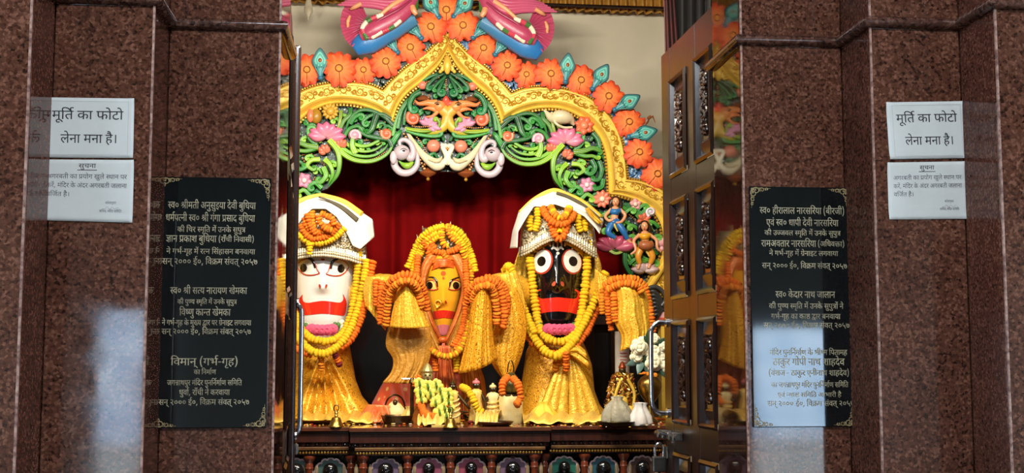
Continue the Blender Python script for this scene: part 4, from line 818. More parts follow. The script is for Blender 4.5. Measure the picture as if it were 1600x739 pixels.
def d_handle(P, a, z0, z1, out, door, o_base=0.0):
    pts = [P(a, o_base, z0), P(a, out * .55, z0), P(a, out * .9, z0 + .025), P(a, out, z0 + .08), P(a, out, z1 - .08), P(a, out * .9, z1 - .025), P(a, out * .55, z1), P(a, o_base, z1)]
    o = MB().tube(crom(pts, 6), 0.0115, 12).build('door_handle', M_STEEL, door)
    for z in (z0, z1):
        MB().tube([P(a, o_base, z), P(a, o_base + 0.008, z)], 0.022, 14).build('handle_rose', M_STEEL, o)
    return o
ah = c[4] - 0.055
d_handle(PR, ah, leaf_z(1050, 646, HR, ER), leaf_z(1050, 503, HR, ER), 0.078, door_right)
d_handle(PL, .785, leaf_z(463, 648, HL, EL), leaf_z(463, 502, HL, EL), 0.055, door_left, 0.034)
# sliding bolt on the right leaf
zb = leaf_z(1052, 680, HR, ER)
bolt = MB().tube([PR(c[4] + .05, .03, zb), PR(c[3] - .16, .03, zb)], 0.012, 10).build('sliding_bolt', M_IRON, door_right)
for a in (c[4] - .02, c[4] - .10, c[3] - .06, c[3] - .13):
    bevel(lbox(PR, a - .011, a + .011, 0.0, .046, zb - .018, zb + .018).build('bolt_keeper', M_IRON, bolt, smooth=False), 0.003)
MB().tube([PR(c[3] - .02, .03, zb), PR(c[3] - .02, .075, zb + .012)], 0.007, 8).build('bolt_knob', M_STEEL, bolt)
hz = leaf_z(1045, 705, HR, ER)
bevel(lbox(PR, c[4] - .05, c[4] + .012, 0.0, .008, hz - .035, hz + .02).build('hasp', M_IRON, door_right, smooth=False), 0.002)
# staple plate and ring on the left leaf
za = leaf_z(458, 678, HL, EL)
mb = lbox(PL, .795, .84, .036, .044, za - .026, za + .022); mb.hexa([PL(a, o, z) for a in (.80, .822) for o in (-.025, .05) for z in (za - .022, za + .018)])
sp = mb.build('staple_plate', M_IRON, door_left, smooth=False); bevel(sp, 0.002)
for dz in (-.002,):
    for o_ in (-.008, .028):
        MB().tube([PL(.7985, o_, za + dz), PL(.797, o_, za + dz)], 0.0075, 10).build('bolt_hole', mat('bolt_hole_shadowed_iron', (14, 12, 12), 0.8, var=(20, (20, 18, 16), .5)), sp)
zr_ = leaf_z(458, 728, HL, EL)
MB().tube([PL(.80, .048 + .030 * math.cos(a), zr_ + .055 * math.sin(a)) for a in (2 * math.pi * k / 24 for k in range(25))], 0.006, 8).build('pull_ring', M_STEEL, door_left)
# padlock hanging on the hasp
pz = leaf_z(1045, 722, HR, ER); pc = PR(c[4] - .01, .035, pz)
pe = empty('padlock', pc - Vector((0, 0, .05)), 'steel padlock hanging open from the hasp of the right door', 'padlock')
bevel(MB().box(pc.x - .032, pc.x + .032, pc.y - .014, pc.y + .014, pc.z - .05, pc.z + .022).build('lock_body', mat('worn_lock_metal', (92, 88, 84), .35, metal=.8, var=(30, (60, 54, 48), .5)), pe, smooth=False), 0.006)
MB().tube(crom([(pc.x - .019, pc.y, pc.z + .02), (pc.x - .019, pc.y, pc.z + .06), (pc.x, pc.y, pc.z + .082), (pc.x + .019, pc.y, pc.z + .06), (pc.x + .019, pc.y, pc.z + .02)], 6), .006, 8).build('shackle', M_STEEL, pe)
# ------------------------------------------------------------------ the carved arch behind the statues
M_PAINT = mat('glossy_painted_plaster', (255, 255, 255), 0.36, attr=True, coat=0.1, coat_rough=0.15, bump=(60, 0.12))
M_PAINTM = mat('matt_painted_plaster', (255, 255, 255), 0.5, attr=True, bump=(90, 0.25))
M_GOLD = mat('gold_paint', (244, 204, 86), 0.36, metal=0.15, var=(14, (226, 176, 58), 0.5), bump=(50, 0.1))
M_GOLDD = mat('dark_gold_relief', (206, 158, 48), 0.36, metal=0.3, var=(40, (166, 118, 28), 0.7), bump=(120, 0.3))
M_BEAD = mat('gold_bead_paint', (214, 164, 60), 0.3, metal=0.45, var=(30, (160, 104, 36), 0.6))
M_BRONZE = mat('bronze_bead_paint', (170, 110, 50), 0.3, metal=0.4, var=(40, (110, 62, 26), 0.6))
def mosaic(name, stops, scale):
    m = bpy.data.materials.new(name); m.use_nodes = True
    N = m.node_tree.nodes; L = m.node_tree.links; b = N['Principled BSDF']
    tc = N.new('ShaderNodeTexCoord'); v = N.new('ShaderNodeTexVoronoi'); v.inputs['Scale'].default_value = scale
    L.new(tc.outputs['Object'], v.inputs['Vector'])
    s = N.new('ShaderNodeSeparateColor'); L.new(v.outputs['Color'], s.inputs[0])
    r = ramp(N, stops); L.new(s.outputs[0], r.inputs[0]); L.new(r.outputs[0], b.inputs['Base Color'])
    b.inputs['Metallic'].default_value = 0.2; b.inputs['Roughness'].default_value = 0.4
    bp = N.new('ShaderNodeBump'); bp.inputs['Strength'].default_value = 0.6; bp.inputs['Distance'].default_value = 0.01
    L.new(s.outputs[1], bp.inputs['Height']); L.new(bp.outputs['Normal'], b.inputs['Normal'])
    return m
M_MOSAIC = mosaic('mirror_mosaic', [(0.0, (8, 22, 16)), (0.6, (22, 46, 40)), (0.88, (66, 98, 96)), (1.0, (196, 210, 204))], 110)
M_MOSAICB = mosaic('blue_mirror_mosaic', [(0.0, (20, 50, 90)), (0.5, (60, 104, 150)), (0.85, (130, 170, 200)), (1.0, (230, 238, 240))], 90)

YA = 7.85
SA = YA / F * 1.0                      # metres per pixel in the plane of the arch
X0 = W(698.7, 130, YA).x                 # axis of symmetry
ARCH = empty('ornamental_arch', (X0, YA, W(700, 655, YA).z), 'carved and painted arch of gold bands, flowers and foliage behind the statues', 'arch')
def A(px, py, h=0.0): return W(px, py, YA - h)
def MIR(p): return Vector((2 * X0 - p.x, p.y, p.z))
DARK, MID, LIME, OLIVE = (10, 62, 28), (40, 122, 38), (156, 194, 52), (100, 140, 40)

# outlines measured on the right half
OUT = [(698.7, 38), (712, 62), (725, 77), (740, 90), (764, 109), (785, 130), (799, 146), (821, 138), (854, 136), (890, 141), (923, 154), (951, 179), (967, 207), (976, 240), (980, 280), (1002, 283), (1024, 291), (1046, 306), (1066, 330), (1076, 365), (1072, 400), (1052, 437), (1022, 478)]
INN = [(698.7, 78), (706, 92), (716, 107), (740, 131), (762, 150), (776, 171), (783, 195), (809, 179), (841, 170), (878, 171), (910, 186), (934, 211), (946, 240), (950, 274), (951, 304), (970, 306), (995, 314), (1016, 327), (1030, 345), (1036, 368), (1033, 402), (1018, 430), (1000, 458)]
def band_pts(tab, h): return [A(x, y, h) for x, y in tab]
def offs(t): return [(o[0] + (i[0] - o[0]) * t, o[1] + (i[1] - o[1]) * t) for o, i in zip(OUT, INN)]
def dense(tab, cusps=(0, 6, 14), step=4):
    """smooth between the cusps of the arch, sharp at them"""
    out = []
    cs = list(cusps) + [len(tab) - 1]
    for a, b in zip(cs, cs[1:]):
        seg = crom([Vector((x, y, 0)) for x, y in tab[a:b + 1]], step)
        out += seg if not out else seg[1:]
    return [(p.x, p.y) for p in out]
dens = {t: dense(offs(t)) for t in (0, .06, .12, .2, .62, .70, .86, .94, 1.0)}
for s in (0, 1):
    fx = (lambda p: MIR(p)) if s else (lambda p: p)
    # stepped gold band: rim, flat field for the scrolls, ridge, inner fillet
    prof = [(0, 0.0), (0, .05), (.06, .06), (.12, .06), (.12, .045), (.62, .045), (.62, .075), (.70, .085), (.86, .055), (.94, .06), (1.0, .05), (1.0, 0.0)]
    mb = MB(); rows = [[mb.add(fx(A(x, y, h))) for x, y in dens[t]] for t, h in prof]
    for a, b in zip(rows, rows[1:]):
        for k in range(len(a) - 1): mb.face((a[k], a[k + 1], b[k + 1], b[k]))
    mb.build('gold_band', M_GOLD, ARCH, angle=35)
    # bead rows along both rims
    for t, h, r in ((-.06, .045, 2.0), (1.07, .045, 2.6)):
        path = [fx(A(x, y, h)) for x, y in dense([(o[0] + (i[0] - o[0]) * t, o[1] + (i[1] - o[1]) * t) for o, i in zip(OUT, INN)])]
        mb = MB()
        for p in resample(path, r * 2.05 * SA): mb.ball(p, r * SA, 6, 4)
        tag(mb.build('bead_row', M_BEAD, ARCH), kind='stuff')
    # scroll relief on the field of the band
    mid = [fx(A(x, y, .045)) for x, y in dense(offs(.37))]
    pts = resample(mid, 13 * SA)
    for k in range(1, len(pts) - 1, 2):
        c = pts[k]; t = (pts[k + 1] - pts[k - 1]).normalized(); nrm = Vector((-t.z, 0, t.x))
        mb = MB(); sg = 1 if (k // 2) % 2 else -1
        for q, (rr, ox) in enumerate(((7.2, 0), (4.6, 8.5), (4.2, -8.5))):
            cc = c + t * ox * SA + nrm * sg * (1.5 if q else 0) * SA
            sp = [cc + (t * math.cos(a) + nrm * math.sin(a) * sg) * rr * SA * (1 - .8 * a / 10) for a in (j * .5 for j in range(20))]
            mb.tube(sp, [(1.5 - .04 * j) * SA for j in range(20)], 5, 1.2, up=(0, 1, 0))
        for j in range(6):
            a = j * 1.05
            mb.ball(c + (t * math.cos(a) * 9 + nrm * math.sin(a) * 6.5) * SA, 1.3 * SA, 5, 4)
        mb.build('scroll_relief', M_GOLDD, ARCH)

# mosaic ground of the spandrels (behind the foliage) and between band and flowers
LOW = [(698.7, 268), (730, 270), (760, 266), (776, 240), (783, 234), (797, 250), (816, 259), (838, 259), (853, 252), (864, 246), (861, 262), (866, 282), (880, 300), (905, 310), (930, 322), (945, 350), (958, 388), (975, 398), (978, 420), (990, 440), (1003, 455)]
mbm = [MB(), MB()]
for s in (0, 1):
    fx = (lambda p: MIR(p)) if s else (lambda p: p)
    front = [fx(A(x, y, 0.0)) for x, y in dense(INN)] + [fx(A(x, y, 0.0)) for x, y in reversed(LOW)]
    back = [p + Vector((0, .06, 0)) for p in front]
    MB().prism(front, back).build('mosaic_ground', M_MOSAIC, ARCH, smooth=False)
    up = dense(OUT)
    outer = []
    for k, (x, y) in enumerate(up):
        a = up[max(k - 1, 0)]; b = up[min(k + 1, len(up) - 1)]
        dx, dy = b[0] - a[0], b[1] - a[1]; L = math.hypot(dx, dy) or 1
        outer.append((x + dy / L * 17, y - dx / L * 17))
    mb = MB()
    mb.strip([fx(A(x, y, .0)) for x, y in up], [fx(A(x, y, .0)) for x, y in outer])
    o = mb.build('mosaic_border', M_MOSAICB if s == 0 else M_MOSAIC, ARCH, smooth=False); thick(o, .05, 0)

# ---- orange flowers on the rim
def flower_mesh(seed, petals=11):
    rr = random.Random(seed); mb = MB(); n = 44; rings = 6
    ph = [rr.uniform(-.08, .08) for _ in range(petals)]
    base = None
    for j in range(rings + 1):
        s = j / rings; cur = []
        for i in range(n):
            a = 2 * math.pi * i / n; k = int(i / n * petals)
            lob = abs(math.sin(petals * a / 2)) ** .6
            r = s * (.84 + (.16 * lob + ph[k] + rr.uniform(-.035, .035)) * s ** 2)
            h = .20 * (1 - s ** 2) ** .5 + .10 * s * math.sin(petals * a) * (1 if j % 2 else -.6) + rr.uniform(-.05, .05) * s
            c = tuple(p + (q - p) * min(1, s * 1.25) for p, q in zip((250, 166, 70), (238, 96, 42)))
            jj = rr.uniform(-14, 14) * s - (34 if j == rings else 0)  # outer ring darker: shade between neighbouring flowers put into the petal colour
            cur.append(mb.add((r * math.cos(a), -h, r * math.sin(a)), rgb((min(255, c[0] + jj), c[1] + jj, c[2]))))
        if base:
            for i in range(n): mb.face((base[i], base[(i + 1) % n], cur[(i + 1) % n], cur[i]))
        base = cur
    bk = [mb.add((.7 * math.cos(2 * math.pi * i / n), .22, .7 * math.sin(2 * math.pi * i / n)), rgb((190, 60, 26))) for i in range(n)]
    for i in range(n): mb.face((base[i], base[(i + 1) % n], bk[(i + 1) % n], bk[i]))
    mb.face(bk)
    return mb
FLM = []
for q in range(3):
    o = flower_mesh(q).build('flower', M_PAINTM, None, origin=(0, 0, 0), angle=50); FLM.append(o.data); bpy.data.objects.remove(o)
mb = MB(); mb.setcol((150, 74, 24))
mb.tube([(0.19 * math.cos(a), -.25, .19 * math.sin(a)) for a in (k * 2 * math.pi / 18 for k in range(19))], .032, 6)
mb.tube([(0, -.22, -.19), (.01, -.19, -.5), (0, -.10, -.85)], .018, 5)
mb.ball((0.02, .0, -.95), .09, 6, 4)
o = mb.build('ring', M_PAINTM, None, origin=(0, 0, 0)); RINGM = o.data; bpy.data.objects.remove(o)
FLW = [(697, 17, 27, 0), (673, 43, 26, -18), (641, 75, 25, -28), (603, 97, 25, -22), (568, 110, 22, -8), (530, 108, 27, -4), (480, 110, 25, 0),
       (723, 41, 26, 20), (755, 76, 25, 28), (792, 103, 24, 24), (822, 117, 21, 12), (860, 116, 25, 0), (907, 126, 25, 12), (950, 151, 25, 24),
       (982, 191, 25, 40), (998, 238, 24, 60), (1026, 272, 25, 40), (442, 116, 25, -16), (405, 145, 25, -28), (374, 186, 25, -40)]
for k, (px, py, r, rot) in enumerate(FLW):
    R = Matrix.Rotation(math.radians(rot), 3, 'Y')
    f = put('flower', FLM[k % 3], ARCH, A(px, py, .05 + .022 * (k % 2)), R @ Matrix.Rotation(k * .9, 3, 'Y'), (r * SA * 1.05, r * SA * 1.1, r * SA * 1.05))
    ro = bpy.data.objects.new('ring', RINGM); COL.objects.link(ro); ro.parent = f
    ro.matrix_local = Matrix.Rotation(-k * .9, 3, 'Y').to_4x4()

# ---- peacock feathers between the flowers
mb = MB()
def feath(s, col, h0, h1):
    n = 26; o = []
    for i in range(n):
        a = 2 * math.pi * i / n
        w = .62 * s * math.cos(a); z = math.sin(a)
        z = .25 + s * (z if z > 0 else z * .9); 
        if math.sin(a) > 0: w *= (1 - .35 * math.sin(a)); z += .25 * s * math.sin(a) ** 4
        o.append((w, z))
    mb.setcol(col)
    fr = [mb.add((x, -h1, z)) for x, z in o]; bk = [mb.add((x, -h0, z)) for x, z in o]
    mb.face(fr)
    for i in range(n): mb.face((fr[i], bk[i], bk[(i + 1) % n], fr[(i + 1) % n]))
feath(.72, (22, 74, 80), -.05, .14); feath(.60, (46, 132, 130), .14, .19); feath(.47, (120, 200, 186), .19, .23); feath(.36, (74, 172, 160), .23, .26); feath(.24, (130, 206, 190), .26, .29)
mb.setcol((150, 84, 40)); mb.ball((0, -.30, .22), (.10, .06, .15), 8, 6)
mb.tube([(0, -.1, -.3), (0, -.1, -.9)], [.22, .12], 8, c0=(70, 160, 160), c1=(40, 120, 140))
mb.setcol((46, 110, 140)); mb.ball((0, -.1, -.95), .17, 8, 6)
for i in range(5): mb.tube([(0, -.16, -.85), ((i - 2) * .12, -.27, -.3), ((i - 2) * .16, -.22, .02)], .035, 5, c0=(30, 100, 110), c1=(70, 170, 160))
o = mb.build('peacock_feather', M_PAINT, None, origin=(0, 0, 0), angle=50); FEM = o.data; bpy.data.objects.remove(o)
for (cx, cy, sx, sy) in ((500, 84, 501, 118), (600, 52, 618, 78), (634, 32, 655, 56), (668, -2, 682, 22), (763, 36, 745, 54), (791, 60, 779, 78), (730, 2, 715, 20),
                         (887, 94, 884, 122), (944, 110, 929, 134), (990, 155, 966, 169), (1020, 205, 985, 214), (455, 92, 462, 122)):
    dx, dz = cx - sx, sy - cy; a = math.atan2(dx, dz); r = 25
    put('peacock_feather', FEM, ARCH, A((cx + sx) / 2, (cy + sy) / 2, .07), Matrix.Rotation(a, 3, 'Y'), (r * SA * 1.18, r * SA, r * SA * .92))

# ---- foliage scrolls: tapering leaves that end in curls
def spiral_end(P, rc, dr, turns, n=14):
    """extend a 2-D path by a curl to the side dr (+1 right-hand on the picture)"""
    a, b = P[-2], P[-1]
    t = Vector((b[0] - a[0], b[1] - a[1], 0)).normalized()
    nn = Vector((-t.y, t.x, 0)) * dr
    c = Vector((b[0], b[1], 0)) + nn * rc
    s = -nn; a0 = math.atan2(s.y, s.x); out = []
    for k in range(1, n + 1):
        q = k / n; a_ = a0 + dr * 2 * math.pi * turns * q; r = rc * (1 - .72 * q)
        out.append((c.x + r * math.cos(a_), c.y + r * math.sin(a_)))
    return out
def scroll(pts, w0, w1, curl=None, c0=MID, c1=LIME, h=.03, side=0, bead=None, flat=.75, name='scroll_leaf'):
    """side: 0 right only, 1 left only, 2 both (mirrored about the axis)"""
    P = [(p.x, p.y) for p in crom([Vector((x, y, 0)) for x, y in pts], 6)]
    n0 = len(P)
    if curl: P = P + spiral_end(P, *curl)
    n = len(P); R = []
    for k in range(n):
        t = k / (n - 1)
        w = w0 + (w1 - w0) * t
        if not curl: w *= min(1, .25 + 4 * (1 - t))
        R.append(max(.5, w) * SA)
    for s in ((0, 1) if side == 2 else (side,)):
        pts3 = [A(x, y, h + .012 * math.sin(3.1 * k / n)) for k, (x, y) in enumerate(P)]
        if s == 1 and side == 2: pts3 = [MIR(p) for p in pts3]
        mb = MB(); mb.tube(pts3, R, 8, flat, up=(0, 1, 0), c0=c0, c1=c1)
        if curl: mb.setcol(c1); mb.ball(pts3[-1], R[-1] * 1.5, 8, 6)
        if w0 >= 3:
            hi = tuple(min(255, int(q * 1.12) + 14) for q in c1); lo = tuple(min(255, int(q * 1.1) + 8) for q in c0)
            for o_ in (-.5, .5):
                rp = []
                for k, p in enumerate(pts3):
                    t = (pts3[min(k + 1, n - 1)] - pts3[max(k - 1, 0)]); t = t.normalized() if t.length > 1e-9 else Vector((1, 0, 0))
                    rp.append(p + Vector((-t.z, 0, t.x)) * R[k] * o_ + Vector((0, -R[k] * flat * .78, 0)))
                mb.tube(rp, [r * .26 for r in R], 5, c0=lo, c1=hi)
        mb.build(name, M_PAINT, ARCH, angle=80)
def beads(pts, r=1.5, side=2, h=.03, m=M_BRONZE):
    P = [(p.x, p.y) for p in crom([Vector((x, y, 0)) for x, y in pts], 6)]
    for s in ((0, 1) if side == 2 else (side,)):
        path = [A(x, y, h) for x, y in P]
        if s == 1 and side == 2: path = [MIR(p) for p in path]
        mb = MB()
        for p in resample(path, r * 2.25 * SA): mb.ball(p, r * SA, 6, 4)
        tag(mb.build('bead_row', m, ARCH), kind='stuff')
def blob(px, py, r, col, col2=None, side=2, h=.045, name='fruit', curl=True, ang=0):
    for s in ((0, 1) if side == 2 else (side,)):
        f = (lambda p: MIR(p)) if (s == 1 and side == 2) else (lambda p: p)
        mb = MB(); mb.setcol(col)
        c = f(A(px, py, h)); mb.ball(c, (r * SA, r * SA * .8, r * SA * .95), 12, 8)
        if curl:
            mb.setcol(col2 or tuple(min(255, q + 18) for q in col))
            P = [f(A(px + r * .95 * math.cos(ang + a) * (1 - .09 * a), py + r * .95 * math.sin(ang + a) * (1 - .09 * a), h + r * SA * (.45 + .05 * a))) for a in (k * .5 for k in range(13))]
            mb.tube(P, [(.34 - .018 * k) * r * SA for k in range(13)], 6)
        mb.build(name, M_PAINT, ARCH, angle=80)
def petals(px, py, spec, col0, col1, side=2, h=.05, name='lotus', centre=None):
    """spec = list of (angle deg, length, width): pointed cupped petals"""
    for s in ((0, 1) if side == 2 else (side,)):
        f = (lambda p: MIR(p)) if (s == 1 and side == 2) else (lambda p: p)
        mb = MB()
        for k, (an, ln, wd) in enumerate(spec):
            a = math.radians(an); ux, uy = math.cos(a), -math.sin(a)
            def fn(u, v):
                t = v; w = wd * math.sin(math.pi * min(1, t * .95 + .04)) ** .75 * (u - .5) * 2
                hh = h + (.006 * (k % 3)) + (.035 * math.sin(2.2 * t) - .03 * (2 * u - 1) ** 2) * min(1, ln / 22)
                return f(A(px + ux * ln * t - uy * w, py + uy * ln * t + ux * w, hh))
            mb.grid(fn, 6, 7, colfn=lambda u, v: tuple(p + (q - p) * v for p, q in zip(col0, col1)))
        if centre: mb.setcol(centre[1]); mb.ball(f(A(px, py, h + .03)), (centre[0] * SA, centre[0] * SA * .7, centre[0] * SA), 10, 6)
        o = mb.build(name, M_PAINT, ARCH, angle=80, outward=False); thick(o, .006, 0)

# spandrel lobe beside the medallion (right half, mirrored to the left)
S2 = dict(side=2)
scroll([(876, 226), (862, 243), (842, 255), (815, 256), (793, 245), (783, 228), (780, 205)], 5.5, 1.8, None, LIME, (40, 120, 50), .045, **S2)
scroll([(872, 222), (858, 238), (838, 248), (815, 248), (797, 238), (787, 222)], 4, 1.5, None, (140, 190, 60), MID, .04, **S2)
scroll([(866, 220), (850, 233), (833, 241), (815, 240), (801, 232), (792, 220)], 3.5, 1.3, None, LIME, MID, .035, **S2)
scroll([(846, 228), (834, 233), (820, 232), (806, 225)], 3.2, 2.2, (4.0, 1, 1.0), (150, 196, 64), MID, .045, **S2)
scroll([(840, 245), (845, 232), (842, 216), (830, 206)], 6, 2.0, None, (150, 196, 64), MID, .05, **S2)
scroll([(784, 232), (790, 222), (806, 220), (822, 217), (832, 212)], 5, 2.2, (4, -1, 1.0), DARK, MID, .05, **S2)
scroll([(782, 200), (796, 187), (813, 179), (831, 178), (845, 187), (852, 200), (855, 213)], 4.6, 2.0, None, DARK, MID, .045, **S2)
scroll([(786, 190), (800, 183), (818, 186), (828, 194)], 3.8, 2.2, (5.5, 1, 1.1), DARK, (60, 150, 60), .05, **S2)
scroll([(848, 200), (842, 190), (834, 185)], 4, 2, (5, -1, 1.1), (36, 120, 50), (60, 150, 60), .05, **S2)
scroll([(808, 184), (812, 196), (815, 206), (820, 212)], 6.5, 2.5, (3, -1, .8), DARK, MID, .055, **S2)
scroll([(858, 222), (850, 208), (838, 203), (832, 206)], 3.6, 2, (4, -1, .9), MID, MID, .05, **S2)
scroll([(848, 176), (849, 186), (858, 196), (864, 210), (868, 224)], 4.2, 3.0, None, (30, 104, 44), OLIVE, .05, **S2)
scroll([(862, 180), (864, 196), (868, 212)], 3.4, 2.4, None, (120, 150, 60), (150, 160, 70), .05, **S2)
beads([(856, 188), (862, 204), (866, 222)], 1.6); beads([(852, 240), (836, 252), (812, 252), (792, 240)], 1.4)
beads([(795, 195), (803, 206), (800, 218)], 1.6); beads([(826, 224), (812, 224), (800, 228)], 1.3); beads([(786, 214), (795, 225), (808, 228)], 1.4)
blob(793, 213, 9, (232, 106, 74), (240, 140, 100), ang=-.6, name='bud')
blob(842, 217, 9.5, (226, 150, 170), (238, 180, 190), ang=2.6, name='bud')
petals(862, 236, [(60, 13, 5), (90, 13, 5), (120, 13, 5), (35, 10, 4), (145, 10, 4)], (240, 140, 110), (232, 110, 84), name='small_flower')
petals(884, 246, [(30, 14, 5), (60, 14, 5), (90, 13, 5), (5, 11, 4), (115, 10, 4)], (240, 150, 120), (232, 110, 84), name='small_flower')
petals(885, 222, [(175, 30, 9), (150, 28, 9), (5, 27, 9), (25, 26, 9), (120, 24, 9), (60, 24, 9), (92, 24, 10)], (236, 170, 180), (220, 104, 146), name='lotus')
# fillers between the larger leaves
for (x, y, d, a) in ((800, 200, 1, 0), (812, 200, -1, 1), (803, 226, 1, 1), (836, 226, -1, 0), (826, 236, 1, 1), (846, 192, 1, 0), (858, 190, -1, 1), (790, 204, -1, 0), (838, 192, 1, 0), (856, 232, 1, 1), (870, 196, 1, 1), (880, 206, -1, 0), (905, 206, 1, 0), (918, 200, -1, 0), (930, 216, 1, 0), (914, 226, 1, 1),
                     (898, 226, -1, 1), (938, 246, -1, 0), (908, 254, 1, 1), (896, 274, 1, 1), (880, 284, 1, 1), (898, 308, -1, 0), (924, 264, 1, 0), (944, 268, -1, 0), (932, 306, 1, 0), (912, 300, 1, 1), (874, 262, -1, 1), (920, 334, 1, 0), (936, 336, -1, 0)):
    scroll([(x - 8 * d, y + 4), (x - 2 * d, y - 3), (x + 4 * d, y - 2)], 3.4, 1.8, (3.4, d, 1.0), (24, 92, 40) if a == 0 else (70, 150, 50), (60, 146, 58) if a == 0 else (160, 200, 70), .032, **S2)
# outer half of the lobe
scroll([(879, 226), (868, 240), (864, 258), (867, 278), (880, 298)], 6, 2.5, None, LIME, MID, .05, **S2)
scroll([(886, 256), (878, 264), (874, 278), (880, 294)], 5, 2, None, LIME, (70, 150, 50), .045, **S2)
scroll([(893, 256), (906, 258), (912, 266), (905, 272)], 4.5, 2, (4, 1, .8), LIME, MID, .05, **S2)
scroll([(888, 268), (884, 280), (890, 290)], 5, 2.4, (5, -1, 1.0), (120, 180, 60), MID, .05, **S2)
scroll([(898, 234), (908, 226), (912, 214)], 4, 2.2, (7, -1, 1.1), (30, 110, 44), (90, 170, 70), .05, **S2)
scroll([(896, 238), (912, 236), (926, 232), (938, 236)], 5.5, 2, (3, 1, .7), OLIVE, (46, 130, 50), .05, **S2)
scroll([(900, 240), (914, 244), (926, 244), (934, 248)], 4, 1.6, (2.5, -1, .8), MID, LIME, .05, **S2)
scroll([(926, 208), (934, 218), (937, 230)], 4.4, 2.4, (3, 1, .6), (20, 90, 40), MID, .05, **S2)
scroll([(924, 250), (930, 262), (924, 272), (916, 270)], 5, 2, (3.4, 1, .8), (20, 90, 40), (70, 160, 60), .05, **S2)
scroll([(936, 252), (940, 266), (936, 280), (928, 282)], 4.6, 2, (3.6, 1, .8), (24, 96, 40), MID, .05, **S2)
scroll([(942, 280), (940, 292), (930, 296)], 4.6, 2, (4, 1, .9), (40, 120, 48), MID, .05, **S2)
scroll([(890, 300), (900, 292), (908, 296)], 4.6, 2.2, (5, 1, 1.0), (70, 150, 50), (40, 120, 48), .05, **S2)
scroll([(906, 314), (916, 304), (926, 308)], 4.2, 2, (4.4, 1, 1.0), (60, 140, 50), LIME, .05, **S2)
scroll([(920, 318), (936, 320), (944, 312)], 4, 2, (4, -1, .9), DARK, MID, .04, **S2)
scroll([(894, 318), (910, 322), (930, 330), (940, 342)], 4, 2, None, (90, 150, 50), LIME, .035, **S2)
beads([(900, 250), (898, 258), (888, 262), (884, 272)], 1.4); beads([(918, 256), (914, 264), (918, 272)], 1.8); beads([(905, 248), (918, 250), (928, 254), (934, 264)], 1.3)
beads([(900, 284), (904, 292)], 1.6); beads([(930, 288), (934, 300)], 1.8)
petals(917, 289, [(k * 60 + 10, 12, 5.5) for k in range(6)], (236, 190, 200), (214, 120, 160), name='pink_flower', centre=(3.5, (240, 214, 214)))
petals(941, 311, [(k * 40 + 5, 14, 4.6) for k in range(9)], (244, 160, 130), (236, 120, 94), name='daisy', centre=(4, (244, 214, 190)))
# only on the right: conch and orange bloom; only on the left: gold flower and gold pot
mb = MB(); mb.setcol((226, 214, 176))
ax = crom([A(850, 172, .05), A(862, 184, .06), (A(876, 183, .075)), A(890, 187, .06), A(897, 196, .05)], 6)
n = len(ax); mb.tube(ax, [(2 + 12 * math.sin(math.pi * min(1, (k / n) * 1.05)) ** 1.2) * SA for k in range(n)], 12, .8)
mb.tube(crom([A(862, 176, .06), A(868, 192, .11), A(880, 199, .09), A(894, 199, .07)], 6), 2.2 * SA, 6)
mb.build('conch', M_PAINT, ARCH, angle=80)
petals(913, 196, [(k * 51 + 10, 15, 6.5) for k in range(7)], (246, 150, 110), (232, 100, 66), side=0, name='orange_bloom', centre=(6, (244, 140, 100)))
petals(516, 174, [(k * 30, 13, 4) for k in range(12)], (190, 140, 40), (220, 178, 70), side=1, name='gold_flower', centre=(6, (214, 166, 60)))
mb = MB(); mb.setcol((176, 128, 40)); mb.ball(A(494, 182, .05), (9 * SA, 8 * SA, 12 * SA), 12, 8); mb.setcol((232, 132, 96)); mb.ball(A(485, 181, .06), (6 * SA, 6 * SA, 11 * SA), 10, 8)
mb.build('gold_pot', M_PAINT, ARCH)

# central medallion
scroll([(776, 204), (771, 178), (760, 160), (748, 146), (738, 139)], 4.5, 1.4, None, (40, 120, 50), (30, 100, 44), .04, **S2)
scroll([(783, 216), (778, 190), (766, 164), (752, 150)], 3.6, 1.3, None, (90, 160, 60), DARK, .045, **S2)
scroll([(766, 198), (764, 176), (754, 158)], 3, 1, None, (30, 110, 48), DARK, .04, **S2)
scroll([(742, 146), (752, 152), (758, 164), (757, 174)], 5.4, 3, (6, 1, .75), (20, 92, 40), (30, 130, 70), .06, **S2)
scroll([(786, 230), (776, 214), (770, 206)], 6, 3, None, (60, 140, 60), (40, 120, 50), .045, **S2)
scroll([(702, 117), (708, 130), (714, 142)], 3, 3.4, (6.5, 1, 1.0), DARK, (26, 116, 60), .06, **S2)
scroll([(704, 114), (720, 124), (731, 136)], 3.6, 2.4, (4, 1, 1.0), DARK, (26, 116, 60), .05, **S2)
scroll([(707, 114), (724, 120), (742, 131)], 3, 2.4, None, DARK, (30, 120, 60), .045, **S2)
scroll([(703, 120), (714, 130), (722, 140)], 2.6, 2, (3, 1, .9), (20, 90, 44), (60, 150, 70), .07, **S2)
beads([(713, 122), (728, 128), (738, 136)], 1.3, h=.06); beads([(697, 118), (697, 148)], 1.5, side=0, h=.06)
beads([(738, 148), (748, 154), (752, 166)], 1.3, h=.06); beads([(728, 150), (730, 158)], 1.5, h=.06)
blob(738, 135, 7.5, (232, 130, 106), (240, 160, 140), name='ball', curl=False)
blob(752, 187, 11, (226, 98, 66), (236, 120, 84), ang=-.9, name='fruit')
blob(720, 229, 11, (234, 134, 108), (240, 150, 122), name='fruit', curl=False)
petals(697, 165, [(90, 15, 6), (30, 12, 5), (150, 12, 5), (-20, 9, 4), (200, 9, 4), (-90, 9, 4)], (238, 110, 84), (222, 74, 60), side=0, name='red_flower', h=.07)
